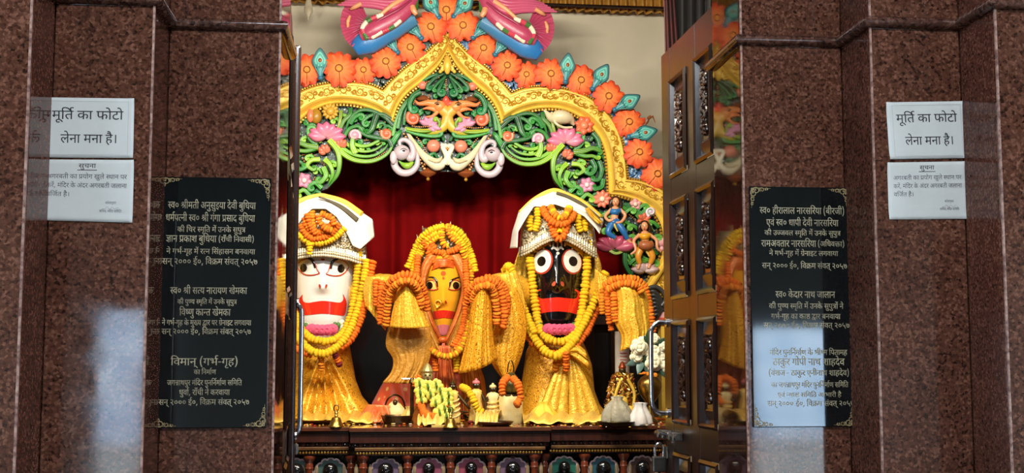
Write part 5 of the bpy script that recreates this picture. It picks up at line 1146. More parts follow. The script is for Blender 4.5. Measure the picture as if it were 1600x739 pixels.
petals(728, 196, [(150, 20, 6), (120, 16, 6), (200, 20, 6), (60, 14, 5), (230, 14, 5), (20, 16, 5)], (232, 180, 200), (206, 130, 170), name='pink_lotus', h=.06)
for s in (0, 1):
    fx = (lambda p: MIR(p)) if s else (lambda p: p)
    g = lambda x, y, h: fx(A(x, y, h))
    # bird-headed creature: body with wing-like tail, orange head and open beak
    mb = MB()
    mb.tube(crom([g(764, 202, .05), g(748, 205, .06), (g(730, 207, .06)), g(714, 204, .07), g(703, 194, .075), g(700, 180, .08), g(708, 170, .085)], 6), [q * SA for q in (1.5, 1.7, 2, 2.2, 2.5, 2.8, 3.1, 3.4, 3.7, 4, 4.4, 4.8, 5.2, 5.6, 6, 6.3, 6.6, 7, 7.3, 7.5, 7.7, 8, 8, 8, 8, 8.2, 8.3, 8.4, 8.5, 8.6, 8.7, 8.8, 8.9, 9, 9, 9, 9)], 10, .7, up=(0, 1, 0), c0=(150, 180, 50), c1=(230, 170, 70))
    bird = mb.build('bird_creature', M_PAINT, ARCH, angle=80)
    mb = MB(); mb.setcol((234, 148, 82))
    mb.ball(g(712, 167, .085), (10 * SA, 9 * SA, 9.5 * SA), 12, 8)
    mb.tube(crom([g(717, 163, .085), g(730, 162, .085), g(744, 164, .08), g(750, 159, .08)], 5), [q * SA for q in (7.5, 7, 6.4, 5.8, 5.4, 5, 4.6, 4.2, 3.8, 3.4, 3, 2.8, 2.4, 2, 1.5, 1)], 8, .7, up=(0, 1, 0), c0=(236, 150, 84), c1=(232, 120, 70))
    mb.tube(crom([g(717, 172, .085), g(729, 170, .085), g(738, 172, .08)], 5), [q * SA for q in (5, 4.6, 4.2, 3.8, 3.4, 3, 2.6, 2.2, 1.8, 1.4, 1)], 8, .7, up=(0, 1, 0), c0=(236, 150, 84), c1=(230, 120, 74))
    mb.tube(crom([g(713, 172, .09), g(722, 182, .085), g(734, 184, .08)], 5), [q * SA for q in (4, 4, 3.6, 3.4, 3, 2.8, 2.4, 2, 1.8, 1.4, 1)], 6, .7, up=(0, 1, 0), c0=(236, 150, 84), c1=(230, 130, 84))
    mb.build('bird_head', M_PAINT, bird, angle=80)
    mb = MB(); mb.setcol((30, 24, 20)); mb.ball(g(716, 163.5, .122), (2.6 * SA, 1.6 * SA, 1.5 * SA), 8, 6)
    mb.tube(crom([g(711, 162, .12), g(716, 160, .122), g(721, 162, .12)], 4), .6 * SA, 5); mb.build('bird_eye', M_PAINT, bird)
    # swan with a long raised wing
    mb = MB()
    c1 = (232, 224, 196)
    mb.tube(crom([g(764, 202, .045), g(752, 222, .06), g(738, 242, .075), g(724, 254, .085), g(712, 258, .085), g(703, 252, .085)], 6), [q * SA for q in [1.2 + 9.3 * min(1, (k / 22)) ** 1.3 for k in range(23)] + [10, 9.4, 8.6, 7.8, 7, 6.2, 5.4, 5]], 10, .75, up=(0, 1, 0), c0=(214, 196, 150), c1=c1)
    swan = mb.build('swan', M_PAINT, ARCH, angle=80)
    mb = MB(); mb.tube(crom([g(704, 256, .085), g(700, 246, .095), g(704, 236, .10), g(707, 230, .10), g(704, 226, .10)], 6), [q * SA for q in [5.4 - .12 * k for k in range(19)] + [3.2, 3, 2.8, 2.8, 2.8, 3]], 8, .9, up=(0, 1, 0), c0=c1, c1=c1)
    mb.setcol(c1); mb.ball(g(702.5, 228, .10), (4.6 * SA, 4 * SA, 3.8 * SA), 10, 6)
    mb.setcol((220, 150, 70)); mb.tube([g(700, 229, .10), g(698.2, 234, .10)], [1.8 * SA, .6 * SA], 6)
    mb.build('swan_neck', M_PAINT, swan, angle=80)
    mb = MB(); mb.setcol((206, 190, 150)); mb.tube(crom([g(730, 250, .115), g(716, 252, .125), g(708, 246, .12)], 5), [q * SA for q in (.8, 1.4, 2, 2.6, 3, 3.2, 3.2, 3, 2.4, 1.6, 1)], 6, .6, up=(0, 1, 0)); mb.build('swan_wing', M_PAINT, swan, angle=80)
    # elephant head, trunk raised, held by a lilac coil
    lil = (198, 182, 188)
    mb = MB(); mb.setcol(lil)
    mb.tube(crom([g(764, 204, .045), g(754, 224, .055), g(746, 244, .065), g(746, 260, .07), g(756, 271, .07), g(770, 272, .07), g(780, 262, .07), g(780, 248, .07)], 6), [q * SA for q in [1.6 + 4.2 * min(1, k / 26) for k in range(43)]], 9, .8, up=(0, 1, 0))
    mb.ball(g(770, 241, .092), (13 * SA, 10 * SA, 12 * SA), 14, 10)
    mb.tube(crom([g(762, 243, .085), g(756, 250, .085), g(752, 240, .085), g(756, 227, .085), g(766, 221, .085), g(773, 224, .085), g(772, 231, .085), g(767, 231, .085)], 6), [q * SA for q in [6.2 - .105 * k for k in range(43)]], 9, .9, up=(0, 1, 0))
    el = mb.build('elephant_head', M_PAINT, ARCH, angle=80)
    mb = MB(); mb.setcol((206, 188, 194)); mb.ball(g(783, 249, .105), (5.5 * SA, 3.5 * SA, 10.5 * SA), 10, 8); mb.build('elephant_ear', M_PAINT, el)
    mb = MB(); mb.setcol((40, 36, 34)); mb.ball(g(768, 238, .134), (2.4 * SA, 1.4 * SA, 1.5 * SA), 8, 6); mb.tube(crom([g(763, 236, .136), g(768, 234, .138), g(773, 236, .136)], 4), .55 * SA, 5); mb.build('elephant_eye', M_PAINT, el)
    mb = MB(); mb.tube(crom([g(752, 255, .08), g(760, 261, .085), g(768, 259, .08), g(774, 254, .08)], 5), [q * SA for q in (1.5, 2.5, 3.4, 4, 4.6, 5, 5.2, 5, 4.6, 4, 3.4, 2.8, 2.2, 1.8, 1.4, 1)], 8, .7, up=(0, 1, 0), c0=LIME, c1=(110, 170, 60)); mb.build('scroll_leaf', M_PAINT, ARCH, angle=80)
    # brown hanging bell with a gold drop
    c = g(728, 270, .045)
    mb = MB(); mb.setcol((136, 70, 34)); mb.lathe([(2 * SA, 7 * SA), (4 * SA, 4 * SA), (12 * SA, 1 * SA), (13.5 * SA, -1.5 * SA), (11 * SA, -4 * SA), (5 * SA, -7 * SA), (1 * SA, -9 * SA)], c, 16, 1, .6)
    bl = mb.build('hanging_bell', M_PAINT, ARCH)
    MB().ball(c + Vector((0, 0, -11 * SA)), 3 * SA, 8, 6).build('gold_drop', M_BEAD, bl)
    mb = MB(); mb.setcol((140, 76, 40)); mb.lathe([(1 * SA, 5 * SA), (6 * SA, 3 * SA), (12 * SA, -1 * SA), (9 * SA, -4 * SA), (2 * SA, -5 * SA)], g(736, 155, .045), 14, 1, .6); mb.build('brown_cap', M_PAINT, ARCH)
beads([(766, 212), (754, 230), (742, 248), (736, 262)], 2.4, h=.045); beads([(748, 214), (738, 226), (730, 240)], 1.5, h=.05)
beads([(733, 258), (734, 266)], 3.2, h=.05)
scroll([(764, 206), (744, 212), (724, 214), (712, 213)], 3, 3, (5.5, 1, 1.1), (60, 150, 60), (24, 104, 46), .065, **S2)
scroll([(762, 204), (742, 207), (722, 206)], 2.2, 2, None, LIME, OLIVE, .08, **S2)
scroll([(716, 204), (712, 194), (716, 186)], 2.6, 2.4, (3, 1, .8), OLIVE, LIME, .09, **S2)
beads([(754, 199), (740, 200), (724, 198)], 1.3, h=.09)
beads([(697, 190), (697, 205)], 2.2, side=0, h=.04)
# gold pendant below the apex
mb = MB(); c = A(699, 107, .085)
mb.tube(crom([A(699, 86, .08), A(699, 100, .10), A(699, 116, .10)], 5), [q * SA for q in (2, 3, 5, 6, 6.5, 7, 6.5, 6, 5, 4, 2)], 10)
for sx in (-1, 1):
    mb.tube([A(699 + sx * (3 + 9 * t + 3 * math.sin(t * 6)), 100 + 10 * math.sin(t * 3.1), .09) for t in (k / 12 for k in range(13))], [(3.4 - .16 * k) * SA for k in range(13)], 7)
    mb.ball(A(699 + sx * 11, 112, .09), 3 * SA, 8, 6)
mb.build('gold_pendant', M_GOLD, ARCH, angle=80)

for (x, y, d) in ((714, 150, 1), (722, 176, -1), (736, 176, 1), (746, 178, -1), (710, 216, 1), (744, 228, -1), (760, 188, 1), (730, 222, 1), (720, 244, 1), (752, 252, -1), (708, 134, -1), (726, 140, 1)):
    scroll([(x - 7 * d, y + 4), (x - 2 * d, y - 3), (x + 4 * d, y - 2)], 3, 1.8, (3.2, d, 1.0), (20, 86, 42), (50, 140, 66), .036, **S2)
# third lobe: foliage with two standing dancers
scroll([(955, 388), (975, 392), (977, 412), (988, 432), (1002, 446)], 5, 3, None, (40, 110, 44), (20, 80, 36), .04, **S2)
for k in range(6):
    scroll([(976 + k * 4, 388 - k * 3), (979 + k * 5, 404 - k), (992 + k * 5, 415 - k * 2), (1010 + k * 3, 416 - k * 4)], 2.6, 1.4, None, (50, 130, 50), (120, 180, 70), .03 + .003 * k, **S2)
for k in range(5):
    scroll([(964 + k * 4, 318), (985 + k * 4, 328 + k), (1000 + k * 3, 344), (1006 + k * 4, 362)], 3, 1.4, None, (26, 90, 40), (90, 160, 56), .03 + .003 * k, **S2)
for (x, y, d) in ((984, 330, 1), (990, 356, -1), (1010, 330, 1), (1020, 350, -1), (1024, 372, 1), (1018, 392, -1), (1020, 412, 1), (984, 372, 1), (978, 350, -1), (1004, 324, 1), (972, 326, -1), (992, 408, 1), (946, 336, 1), (950, 362, -1)):
    scroll([(x - 9 * d, y + 5), (x - 3 * d, y - 1), (x + 3 * d, y - 4)], 3.4, 2, (4.6, d, 1.05), (36, 116, 46), (110, 176, 66), .05, **S2)
beads([(966, 326), (984, 336), (998, 350), (1004, 364)], 1.5); beads([(980, 410), (996, 422), (1010, 424)], 1.6); beads([(1026, 360), (1028, 384), (1020, 402)], 1.5); beads([(972, 340), (984, 352), (990, 366)], 1.4)
petals(993, 319, [(k * 72 + 20, 9, 4.5) for k in range(5)], (240, 190, 190), (232, 150, 150), name='small_flower', centre=(3, (240, 210, 190)))
blob(1017, 331, 8, (196, 176, 196), (230, 214, 226), ang=2, name='lilac_shell')
petals(1006, 343, [(k * 60 + 20, 11, 4) for k in range(6)], (226, 130, 90), (206, 96, 66), name='small_flower')
petals(1038, 382, [(k * 72 + 20, 12, 5) for k in range(5)], (240, 200, 196), (226, 150, 160), name='pink_flower', centre=(3, (220, 130, 130)))
SKIN = (226, 158, 112)
def dancer(cx, top, hgt, dress, dress2, lean, arms, legs, drum, side_mir):
    """small relief figure: body as one skinned surface with hair, dress and belt as its parts"""
    u = hgt / 100.0
    for s in (0, 1) if side_mir else (0,):
        f = (lambda p: MIR(p)) if s else (lambda p: p)
        def g(x, y, h=0): return f(A(cx + x * u, top + y * u, .07 + h * u * SA))
        def limb(mb, pts, rad, c): mb.tube(crom([g(*p) for p in pts], 5), [r * u * SA for r in rad_s(rad, (len(pts) - 1) * 5 + 1)], 8, c0=c, c1=c)
        mb = MB(); mb.setcol(SKIN)
        mb.ball(g(0, 10, 8), (7.5 * u * SA, 7.5 * u * SA, 9.5 * u * SA), 12, 10)            # head
        limb(mb, [(0, 16, 6), (lean * .2, 22, 5)], (3.6, 4), SKIN)
        limb(mb, [(lean * .2, 21, 4), (lean * .3, 28, 5), (lean * .6, 40, 5), (lean, 50, 5)], (7, 11, 8, 10), SKIN)
        for a in arms: limb(mb, a, (4.2, 3.6, 3.2, 2.4), SKIN)
        for l in legs: limb(mb, l, (6.5, 5.5, 4, 3), SKIN)
        mb.setcol((206, 136, 96)); mb.ball(g(0, 11.5, 15.5), (1.3 * u * SA,) * 3, 6, 4)      # nose
        body = mb.build('dancer_figure', M_PAINT, ARCH, angle=80)
        mb = MB(); mb.setcol((48, 26, 18)); mb.ball(g(0, 6, 3), (10 * u * SA, 8 * u * SA, 9 * u * SA), 12, 8)
        for sx in (-1, 1): limb(mb, [(sx * 7, 6, 5), (sx * 11, 14, 3), (sx * 10, 24, 2), (sx * 13, 34, 2)], (4, 5, 4, 1.5), (44, 24, 16))
        mb.build('hair', M_PAINT, body, angle=80)
        mb = MB(); mb.setcol((30, 20, 16))
        for sx in (-1, 1): mb.ball(g(sx * 2.8, 9, 15), (1.3 * u * SA, .8 * u * SA, .7 * u * SA), 6, 4)
        mb.setcol((180, 40, 40)); mb.ball(g(0, 15, 14.5), (2 * u * SA, 1 * u * SA, .8 * u * SA), 6, 4)
        mb.build('face_features', M_PAINT, body)
        mb = MB(); limb(mb, [(lean * .25 - 9, 29, 7), (lean * .3, 31, 11), (lean * .25 + 9, 28, 7)], (6, 7.5, 6), dress); limb(mb, [(lean * .3, 30, 6), (lean * .5, 38, 6)], (10.5, 8.8), dress)
        mb.build('bodice', M_PAINT, body, angle=80)
        mb = MB()
        for l in legs: limb(mb, [(lean, 49, 6)] + list(l[:3]), (9, 8.5, 7, 5), dress2)
        limb(mb, [(lean - 9, 50, 6), (lean, 53, 10), (lean + 9, 50, 6)], (6, 8, 6), dress2)
        mb.build('skirt', M_PAINT, body, angle=80)
        mb = MB(); limb(mb, [(lean - 9, 47, 10), (lean, 50, 14), (lean + 9, 47, 10)], (1.8, 2, 1.8), (214, 176, 70)); limb(mb, [(lean, 50, 14), (lean + 2, 60, 14), (lean + 8, 72, 12)], (2, 2.6, 1.6), (226, 196, 90))
        mb.build('sash', M_PAINT, body, angle=80)
        if drum:
            mb = MB(); limb(mb, [(lean - 13, 47, 17), (lean - 4, 49, 20), (lean + 5, 49, 20), (lean + 14, 46, 17)], (7, 10, 10, 7), (176, 100, 60)); mb.build('drum', M_PAINT, body, angle=80)
def rad_s(r, n):
    out = []
    for k in range(n):
        t = k / (n - 1) * (len(r) - 1); i = min(int(t), len(r) - 2); q = t - i
        out.append(r[i] + (r[i + 1] - r[i]) * q)
    return out
dancer(962, 308, 74, (40, 110, 170), (44, 110, 172), -4, [[(-9, 26, 5), (-22, 40, 8), (-14, 50, 14), (-4, 46, 16)], [(9, 26, 5), (20, 38, 8), (12, 52, 14), (0, 54, 16)]],
       [[(-8, 56, 8), (-16, 74, 12), (-2, 86, 10), (-14, 90, 8)], [(4, 56, 8), (16, 72, 12), (24, 88, 8), (34, 98, 6)]], False, True)
dancer(1007, 346, 76, (232, 166, 40), (226, 150, 44), 2, [[(-10, 27, 5), (-22, 40, 8), (-18, 58, 12), (-28, 68, 10)], [(10, 27, 5), (24, 38, 8), (26, 54, 10), (34, 62, 8)]],
       [[(-7, 56, 8), (-13, 72, 10), (-10, 86, 8), (-14, 98, 8)], [(8, 56, 8), (16, 72, 10), (12, 86, 8), (8, 96, 8)]], True, True)
petals(962, 388, [(170, 34, 9), (150, 30, 9), (10, 34, 9), (30, 30, 9), (60, 22, 10), (120, 22, 10), (90, 20, 10)], (214, 120, 140), (176, 60, 90), name='lotus_pedestal', h=.06)
scroll([(948, 388), (962, 396), (980, 390)], 3.4, 2, None, (170, 190, 90), (150, 180, 80), .05, **S2)
petals(1008, 424, [(170, 22, 6), (145, 18, 6), (10, 22, 6), (35, 18, 6), (65, 14, 7), (115, 14, 7)], (226, 206, 200), (190, 150, 150), name='lotus_pedestal', h=.06)

# black ribbed fan-like tail at the foot of the arch on either side
for s in (0, 1):
    fx = (lambda p: MIR(p)) if s else (lambda p: p)
    mb = MB(); mb.setcol((62, 62, 60))
    mb.tube(crom([fx(A(x, y, .09)) for x, y in ((1008, 452), (1024, 448), (1036, 456), (1040, 468), (1034, 478))], 6), [3.4 * SA] * 25, 8, .8, up=(0, 1, 0))
    for k in range(7):
        a = k / 6
        mb.tube(crom([fx(A(1010 + 3 * a, 458 + a * 40, .08)), fx(A(1022 + 4 * a, 455 + a * 36, .10)), fx(A(1033 - 6 * a, 468 + a * 26, .085)), fx(A(1036 - 10 * a, 484 + a * 16, .07))], 5), [q * SA for q in (1.5, 2, 2.4, 2.7, 2.9, 3, 3, 3, 2.9, 2.8, 2.6, 2.4, 2.2, 2, 1.7, 1.4)], 6, c0=(34, 34, 34), c1=(70, 70, 68))
    mb.build('ribbed_tail', M_PAINT, ARCH, angle=80)
    # pillars on which the arch stands, hidden behind statues and doors
    p0 = fx(A(1042, 500, 0)); zb = W(700, 655, YA).z
    MB().box(p0.x - .05, p0.x + .05, YA - .04, YA + .06, zb, A(1042, 500).z + .04).build('arch_pillar', M_GOLD, ARCH, smooth=False)
    mb = MB(); mb.setcol((206, 84, 60)); mb.box(p0.x - .09, p0.x + .06, YA - .07, YA + .06, A(1042, 506).z, A(1042, 497).z); mb.setcol((226, 170, 166)); mb.box(p0.x - .08, p0.x + .05, YA - .06, YA + .06, A(1042, 497).z, A(1042, 488).z)
    mb.build('arch_capital', M_PAINT, ARCH, smooth=False)

# flying figures above the flowers: pink fanned skirt, blue cushion of cloud, arms and garland
PINK, PINK2 = (180, 66, 100), (150, 44, 78)
for s in (0, 1):
    fx = (lambda p: MIR(p)) if s else (lambda p: p)
    g = lambda x, y, h: fx(A(x, y, h))
    mb = MB()
    mb.tube(crom([g(756, 28, .10), g(790, 46, .11), g(826, 72, .11), g(844, 86, .10)], 6), [q * SA for q in rad_s((18, 24, 22, 11), 19)], 12, .7, up=(0, 1, 0), c0=(70, 130, 170), c1=(40, 120, 196))
    fig = mb.build('flying_figure', M_PAINT, ARCH, angle=80)
    (MB().tube(crom([g(757, 0, .14), g(764, -14, .15), g(768, -30, .16)], 5), [q * SA for q in rad_s((12, 11, 5), 11)], 10, c0=SKIN, c1=SKIN).ball(g(771, -42, .17), (10 * SA, 10 * SA, 12 * SA), 12, 10).build('torso', M_PAINT, fig, angle=80))
    mb = MB()
    mb.tube(crom([g(758, -8, .16), g(768, 16, .17), g(790, 36, .18), g(818, 54, .18), g(836, 64, .16)], 6), [q * SA for q in rad_s((13, 14, 15, 14, 9), 25)], 12, .7, up=(0, 1, 0), c0=PINK, c1=PINK)
    def sk(u, v):
        a = math.radians(62 - 118 * u); cx_, cy_ = 822, 44
        r = 10 + (28 + 6 * math.sin(u * 3.1)) * v
        return g(cx_ + r * math.cos(a) * 1.0, cy_ - r * math.sin(a) * 1.25, .15 + .015 * math.sin(u * 62) * v - .03 * v * v)
    mb.grid(sk, 60, 6, colfn=lambda u, v: tuple(p + (q - p) * v for p, q in zip(PINK2, (206, 92, 126))))
    for k in range(4):
        mb.tube(crom([g(760 + k * 3, 4 + k * 3, .2), g(780, 20 + 6 * k, .215 - .01 * k), g(806, 36 + 7 * k, .215 - .01 * k), g(830, 54 + 5 * k, .19)], 5), [q * SA for q in rad_s((2, 3, 3, 1.4), 16)], 6, c0=(204, 94, 126) if k % 2 else PINK2, c1=PINK if k % 2 else PINK2)
    mb.build('pink_sari', M_PAINT, fig, angle=70, outward=False)
    mb = MB()
    for k in range(5):
        mb.tube(crom([g(760, -14 + 2 * k, .19), g(788, -2 + 5 * k, .20), g(822, 0 + 4 * k, .18), g(850 + 5 * k, 6 + 3 * k, .14)], 6), [q * SA for q in rad_s((3, 5, 5, 1.5), 19)], 7, c0=PINK, c1=(208, 98, 132))
    mb.build('veil', M_PAINT, fig, angle=70)
    MB().tube(crom([g(772, 2, .2), g(790, 14, .215), g(806, 28, .21), g(810, 31, .21)], 5), [q * SA for q in rad_s((4.5, 4, 3, 4), 16)], 8, c0=SKIN, c1=SKIN).build('arm', M_PAINT, fig, angle=80)
    MB().tube(crom([g(758, 14, .19), g(756, 20, .2), g(752, 26, .2)], 5), [q * SA for q in rad_s((5, 5, 3.4), 11)], 8, c0=SKIN, c1=SKIN).build('arm', M_PAINT, fig, angle=80)
    MB().tube(crom([g(836, 14, .18), g(846, 20, .17), g(852, 24, .15)], 4), [q * SA for q in rad_s((4, 3.6, 1.6), 9)], 8, c0=SKIN, c1=SKIN).build('foot', M_PAINT, fig, angle=80)
    MB().tube(crom([g(852, 34, .14), g(855, 42, .14), g(855, 52, .13)], 4), [q * SA for q in rad_s((2, 3.4, 2), 9)], 8, c0=SKIN, c1=SKIN).build('foot', M_PAINT, fig, angle=80)
    mb = MB()
    gp = crom([g(806, 30, .215), g(820, 36, .21), g(830, 44, .20), g(834, 54, .19), g(828, 66, .19)], 5) + crom([g(818, 64, .19), g(806, 56, .2), g(790, 48, .2), g(778, 38, .2)], 5)
    for k, p in enumerate(gp):
        mb.setcol([(226, 230, 206), (206, 70, 90), (70, 120, 60), (232, 226, 200)][(k // 3) % 4]); mb.ball(p, 4.0 * SA, 7, 5)
    mb.build('flower_chain', M_PAINT, fig)
    mb = MB(); mb.tube(crom([g(752, -20, .15), g(751, 0, .16), g(752, 18, .18)], 5), 3 * SA, 8, c0=(60, 120, 40), c1=(50, 110, 36)); mb.build('green_stem', M_PAINT, fig)

mb = MB(); mb.tube(crom([A(1008, 196, .06), A(1013, 186, .07), (A(1016, 181, .07)), A(1011, 184, .075)], 5), [.004, .006, .010, .012, .010, .008, .010, .012, .010, .008, .006, .005, .004, .004, .003, .003], 6, .4, up=(0, 1, 0), c0=(110, 62, 34), c1=(150, 96, 50)); mb.tube([A(1012, 186, .075), A(1020, 182, .07), A(1024, 192, .06)], [.010, .008, .002], 6, .4, up=(0, 1, 0), c0=(120, 70, 36), c1=(140, 86, 46))
mb.build('brown_ribbon', M_PAINT, ARCH)
# ------------------------------------------------------------------ curtain, valance, dark back panel
M_VELVET = mat('maroon_velvet', (122, 7, 9), 0.9, ior=1.15, sheen=0.0, var=(5, (96, 4, 7), 0.6))
ZTOP = W(700, 668, 6.40).z                    # altar top
PY = lambda Y: 570 + (EYE.z - ZTOP) / Y * F   # rough picture row of the altar top at depth Y
YC = 8.42
TOPC = [(400, 200), (470, 178), (560, 165), (640, 150), (700, 120), (780, 160), (890, 182), (940, 215), (975, 290), (1010, 330), (1045, 350)]
def curt(u, v):
    px = 415 + 625 * u; py = interp(TOPC, px); b = 640
    q = py + (b - py) * v
    p = W(px, q, YC)
    fold = .05 * math.sin(u * 74 + .6 * math.sin(u * 21)) + .025 * math.sin(u * 31 + 1) + .016 * math.sin(u * 151)
    return p + Vector((.01 * math.sin(u * 47 + v * 2), -fold * (.5 + .5 * v), 0))
o = MB().grid(curt, 220, 10).build('curtain', M_VELVET, outward=False, angle=80); thick(o, .006, 0)
tag(o, 'maroon velvet curtain hanging in folds behind the three statues', 'curtain')
# black polished panel behind the statues below the curtain
e = empty('back_panel', (W(700, 600, 8.3).x, 8.3, ZTOP), 'black polished panel standing on the altar behind the statues', 'panel')
x0, x1 = W(420, 560, 8.3).x, W(1046, 560, 8.3).x
bevel(MB().box(x0, x1, 8.28, 8.32, ZTOP, W(700, 470, 8.3).z).build('stone_panel', M_DARKSTONE, e, smooth=False), .004)
xb = W(915, 560, 8.2).x
bevel(MB().box(xb, x1, 8.18, 8.27, W(940, 508, 8.2).z, W(940, 494, 8.2).z).build('wooden_rail', M_ALTAR, e, smooth=False), .006)
for px in (921, 960, 1012):
    c_ = W(px, 560, 8.22).x
    bevel(MB().box(c_ - .03, c_ + .03, 8.20, 8.275, ZTOP, W(940, 508, 8.2).z).build('wooden_stile', M_WOODD, e, smooth=False), .006)
# gold valance along the top of the cream wall, with a dark rod
M_VAL = mat('gold_valance_cloth', (196, 144, 60), 0.5, metal=.15, var=(20, (150, 100, 36), 0.6))
YV = 8.52
za, zb_ = W(948, 17, YV).z, W(948, -40, YV).z
xa, xb2 = W(380, 8, YV).x, W(1100, 8, YV).x
def val(u, v):
    x = xa + (xb2 - xa) * u
    return Vector((x, YV - .03 * math.sin(u * 330) * (.3 + .7 * v), zb_ + (za - zb_) * v - .012 * abs(math.sin(u * 120)) * v))
o = MB().grid(val, 700, 4).build('valance', M_VAL, outward=False, angle=80); thick(o, .005, 0)
tag(o, 'pleated gold cloth valance along the top of the cream wall', 'valance')
p0 = W(880, 8, 8.40); 
o = MB().tube([(xa, 8.40, p0.z), (xb2, 8.40, p0.z)], .012, 8).build('curtain_rod', M_WOODD); tag(o, 'thin dark rod running in front of the gold valance', 'rod')
# small white pendant in the upper left
p = W(482, 10, 8.3)
e = empty('hanging_pendant', p, 'small white pointed pendant hanging at the upper left of the shrine', 'pendant')
mb = MB(); mb.tube([W(480, -30, 8.3), W(481, 2, 8.3)], .006, 6).build('cord', M_PAPER, e)
MB().lathe([(.004, .10), (.012, .06), (.03, -.02), (.032, -.05), (.012, -.085), (.003, -.11)], W(482, 8, 8.3), 10, 1, .4).build('drop', mat('pendant_plastic', (196, 184, 158), .4, var=(20, (150, 138, 112), .5)), e)
# dark red curtain tied back beside the right door
YT = 6.1
o = MB().grid(lambda u, v: W(1037 + 3 * v + (16 + 6 * v) * u, -30 + 120 * v, YT + .03 * math.sin(u * 20)), 16, 8).build('side_curtain', mat('dark_red_cloth', (58, 14, 14), .7, var=(8, (36, 8, 8), .6)), outward=False); thick(o, .006, 0)
tag(o, 'narrow dark red curtain edge hanging above the right door', 'curtain')
o = MB().grid(lambda u, v: W(1056 + 90 * u, -40 + 150 * v, YT + .1 + .03 * math.sin(u * 40)), 40, 6).build('dark_backing_sheet', mat('black_backing', (14, 11, 11), .85, var=(8, (24, 18, 18), .6)), outward=False); thick(o, .006, 0)  # black sheet added in place of the dark ceiling and frame there
tag(o, 'added black sheet for the dark ceiling and frame behind the top of the right door', 'curtain')

# ------------------------------------------------------------------ the altar
YF = 6.40
ALT = empty('altar', (W(700, 700, YF).x, YF, 0), 'carved dark wooden altar with coloured scalloped niches along its front', 'altar')
M_LIP = mat('altar_top_edge', (96, 52, 34), 0.15, coat=.5, var=(20, (60, 30, 20), .6))
def fx_(px, Y=YF): return W(px, 690, Y).x
def fz_(py, Y=YF): return W(705, py, Y).z
secs = [(400, 545, .09), (545, 862, 0.0), (862, 1090, .09)]
for xl, xr, dy in secs:
    Yf = YF + dy
    a, b = fx_(xl, Yf) + (0 if dy else -.0), fx_(xr, Yf)
    bevel(MB().box(a, b, Yf, 8.275, ZTOP - .022, ZTOP).build('altar_top', M_LIP, ALT, smooth=False), .004)
    ins = lambda k: (a + (k if dy == 0 else 0), b - (k if dy == 0 else 0))
    def tier(z0, z1, back, k, nm, m=M_ALTAR):
        p, q = ins(k); return bevel(MB().box(p, q, Yf + back, 8.2, z0, z1).build(nm, m, ALT, smooth=False), .003)
    tier(ZTOP - .034, ZTOP - .0222, .012, .004, 'fillet', M_WOODD)
    tier(ZTOP - .082, ZTOP - .0342, .02, .006, 'frieze')
    tier(ZTOP - .106, ZTOP - .0822, .045, .012, 'cove', M_WOODD)
    tier(ZTOP - .124, ZTOP - .1062, .025, .03, 'moulding', mat('altar_gilt_moulding', (120, 84, 44), .35, metal=.3, var=(14, (70, 40, 24), .7)))
    tier(ZTOP - .150, ZTOP - .1242, .042, .045, 'bead_board')
    p, q = ins(.045)
    mb = MB(); x = p
    while x < q: mb.ball((x, Yf + .040, ZTOP - .137), .0072, 6, 4); x += .0165
    tag(mb.build('bead_row', M_BEAD, ALT), kind='stuff')
    p, q = ins(.014); mb = MB(); x = p + .02
    while x < q:
        mb.ball((x, Yf + .042, ZTOP - .097), .0065, 6, 4); mb.lathe([(.016, .012), (.012, -.004), (.004, -.012)], (x + .025, Yf + .042, ZTOP - .094), 8, 1, .4); x += .05
    tag(mb.build('pendant_row', M_ALTAR, ALT), kind='stuff')
    tier(0.0, ZTOP - .1502, .16, .06, 'back_board', M_WOODD)
    tier(0.0, ZTOP - .42, .03, .05, 'plinth')
NICHE = [(464, (70, 92, 84)), (517, (74, 100, 92)), (603, (118, 96, 120)), (670, (150, 74, 96)), (736, (158, 70, 90)), (801, (122, 90, 112)), (881, (40, 110, 92)), (942, (44, 92, 104)), (1003, (96, 62, 50))]
def scallop(cx, w, ztop, zbot, Yf, lobes=7):
    R = w / 2; Rc = R * .80; rc = R * .215; zc = ztop - (Rc + rc) * 1.08; out = []
    for k in range(lobes):
        am = math.pi * (1 - (k + .5) / lobes)
        for j in range(7):
            b_ = am + math.radians(62) * (1 - 2 * j / 6)
            out.append((cx + Rc * math.cos(am) + rc * math.cos(b_), zc + (Rc * math.sin(am) + rc * math.sin(b_)) * 1.08))
    return [(cx - R * .98, zbot), (cx - R * .98, zc - R * .15)] + out + [(cx + R * .98, zc - R * .15), (cx + R * .98, zbot)]
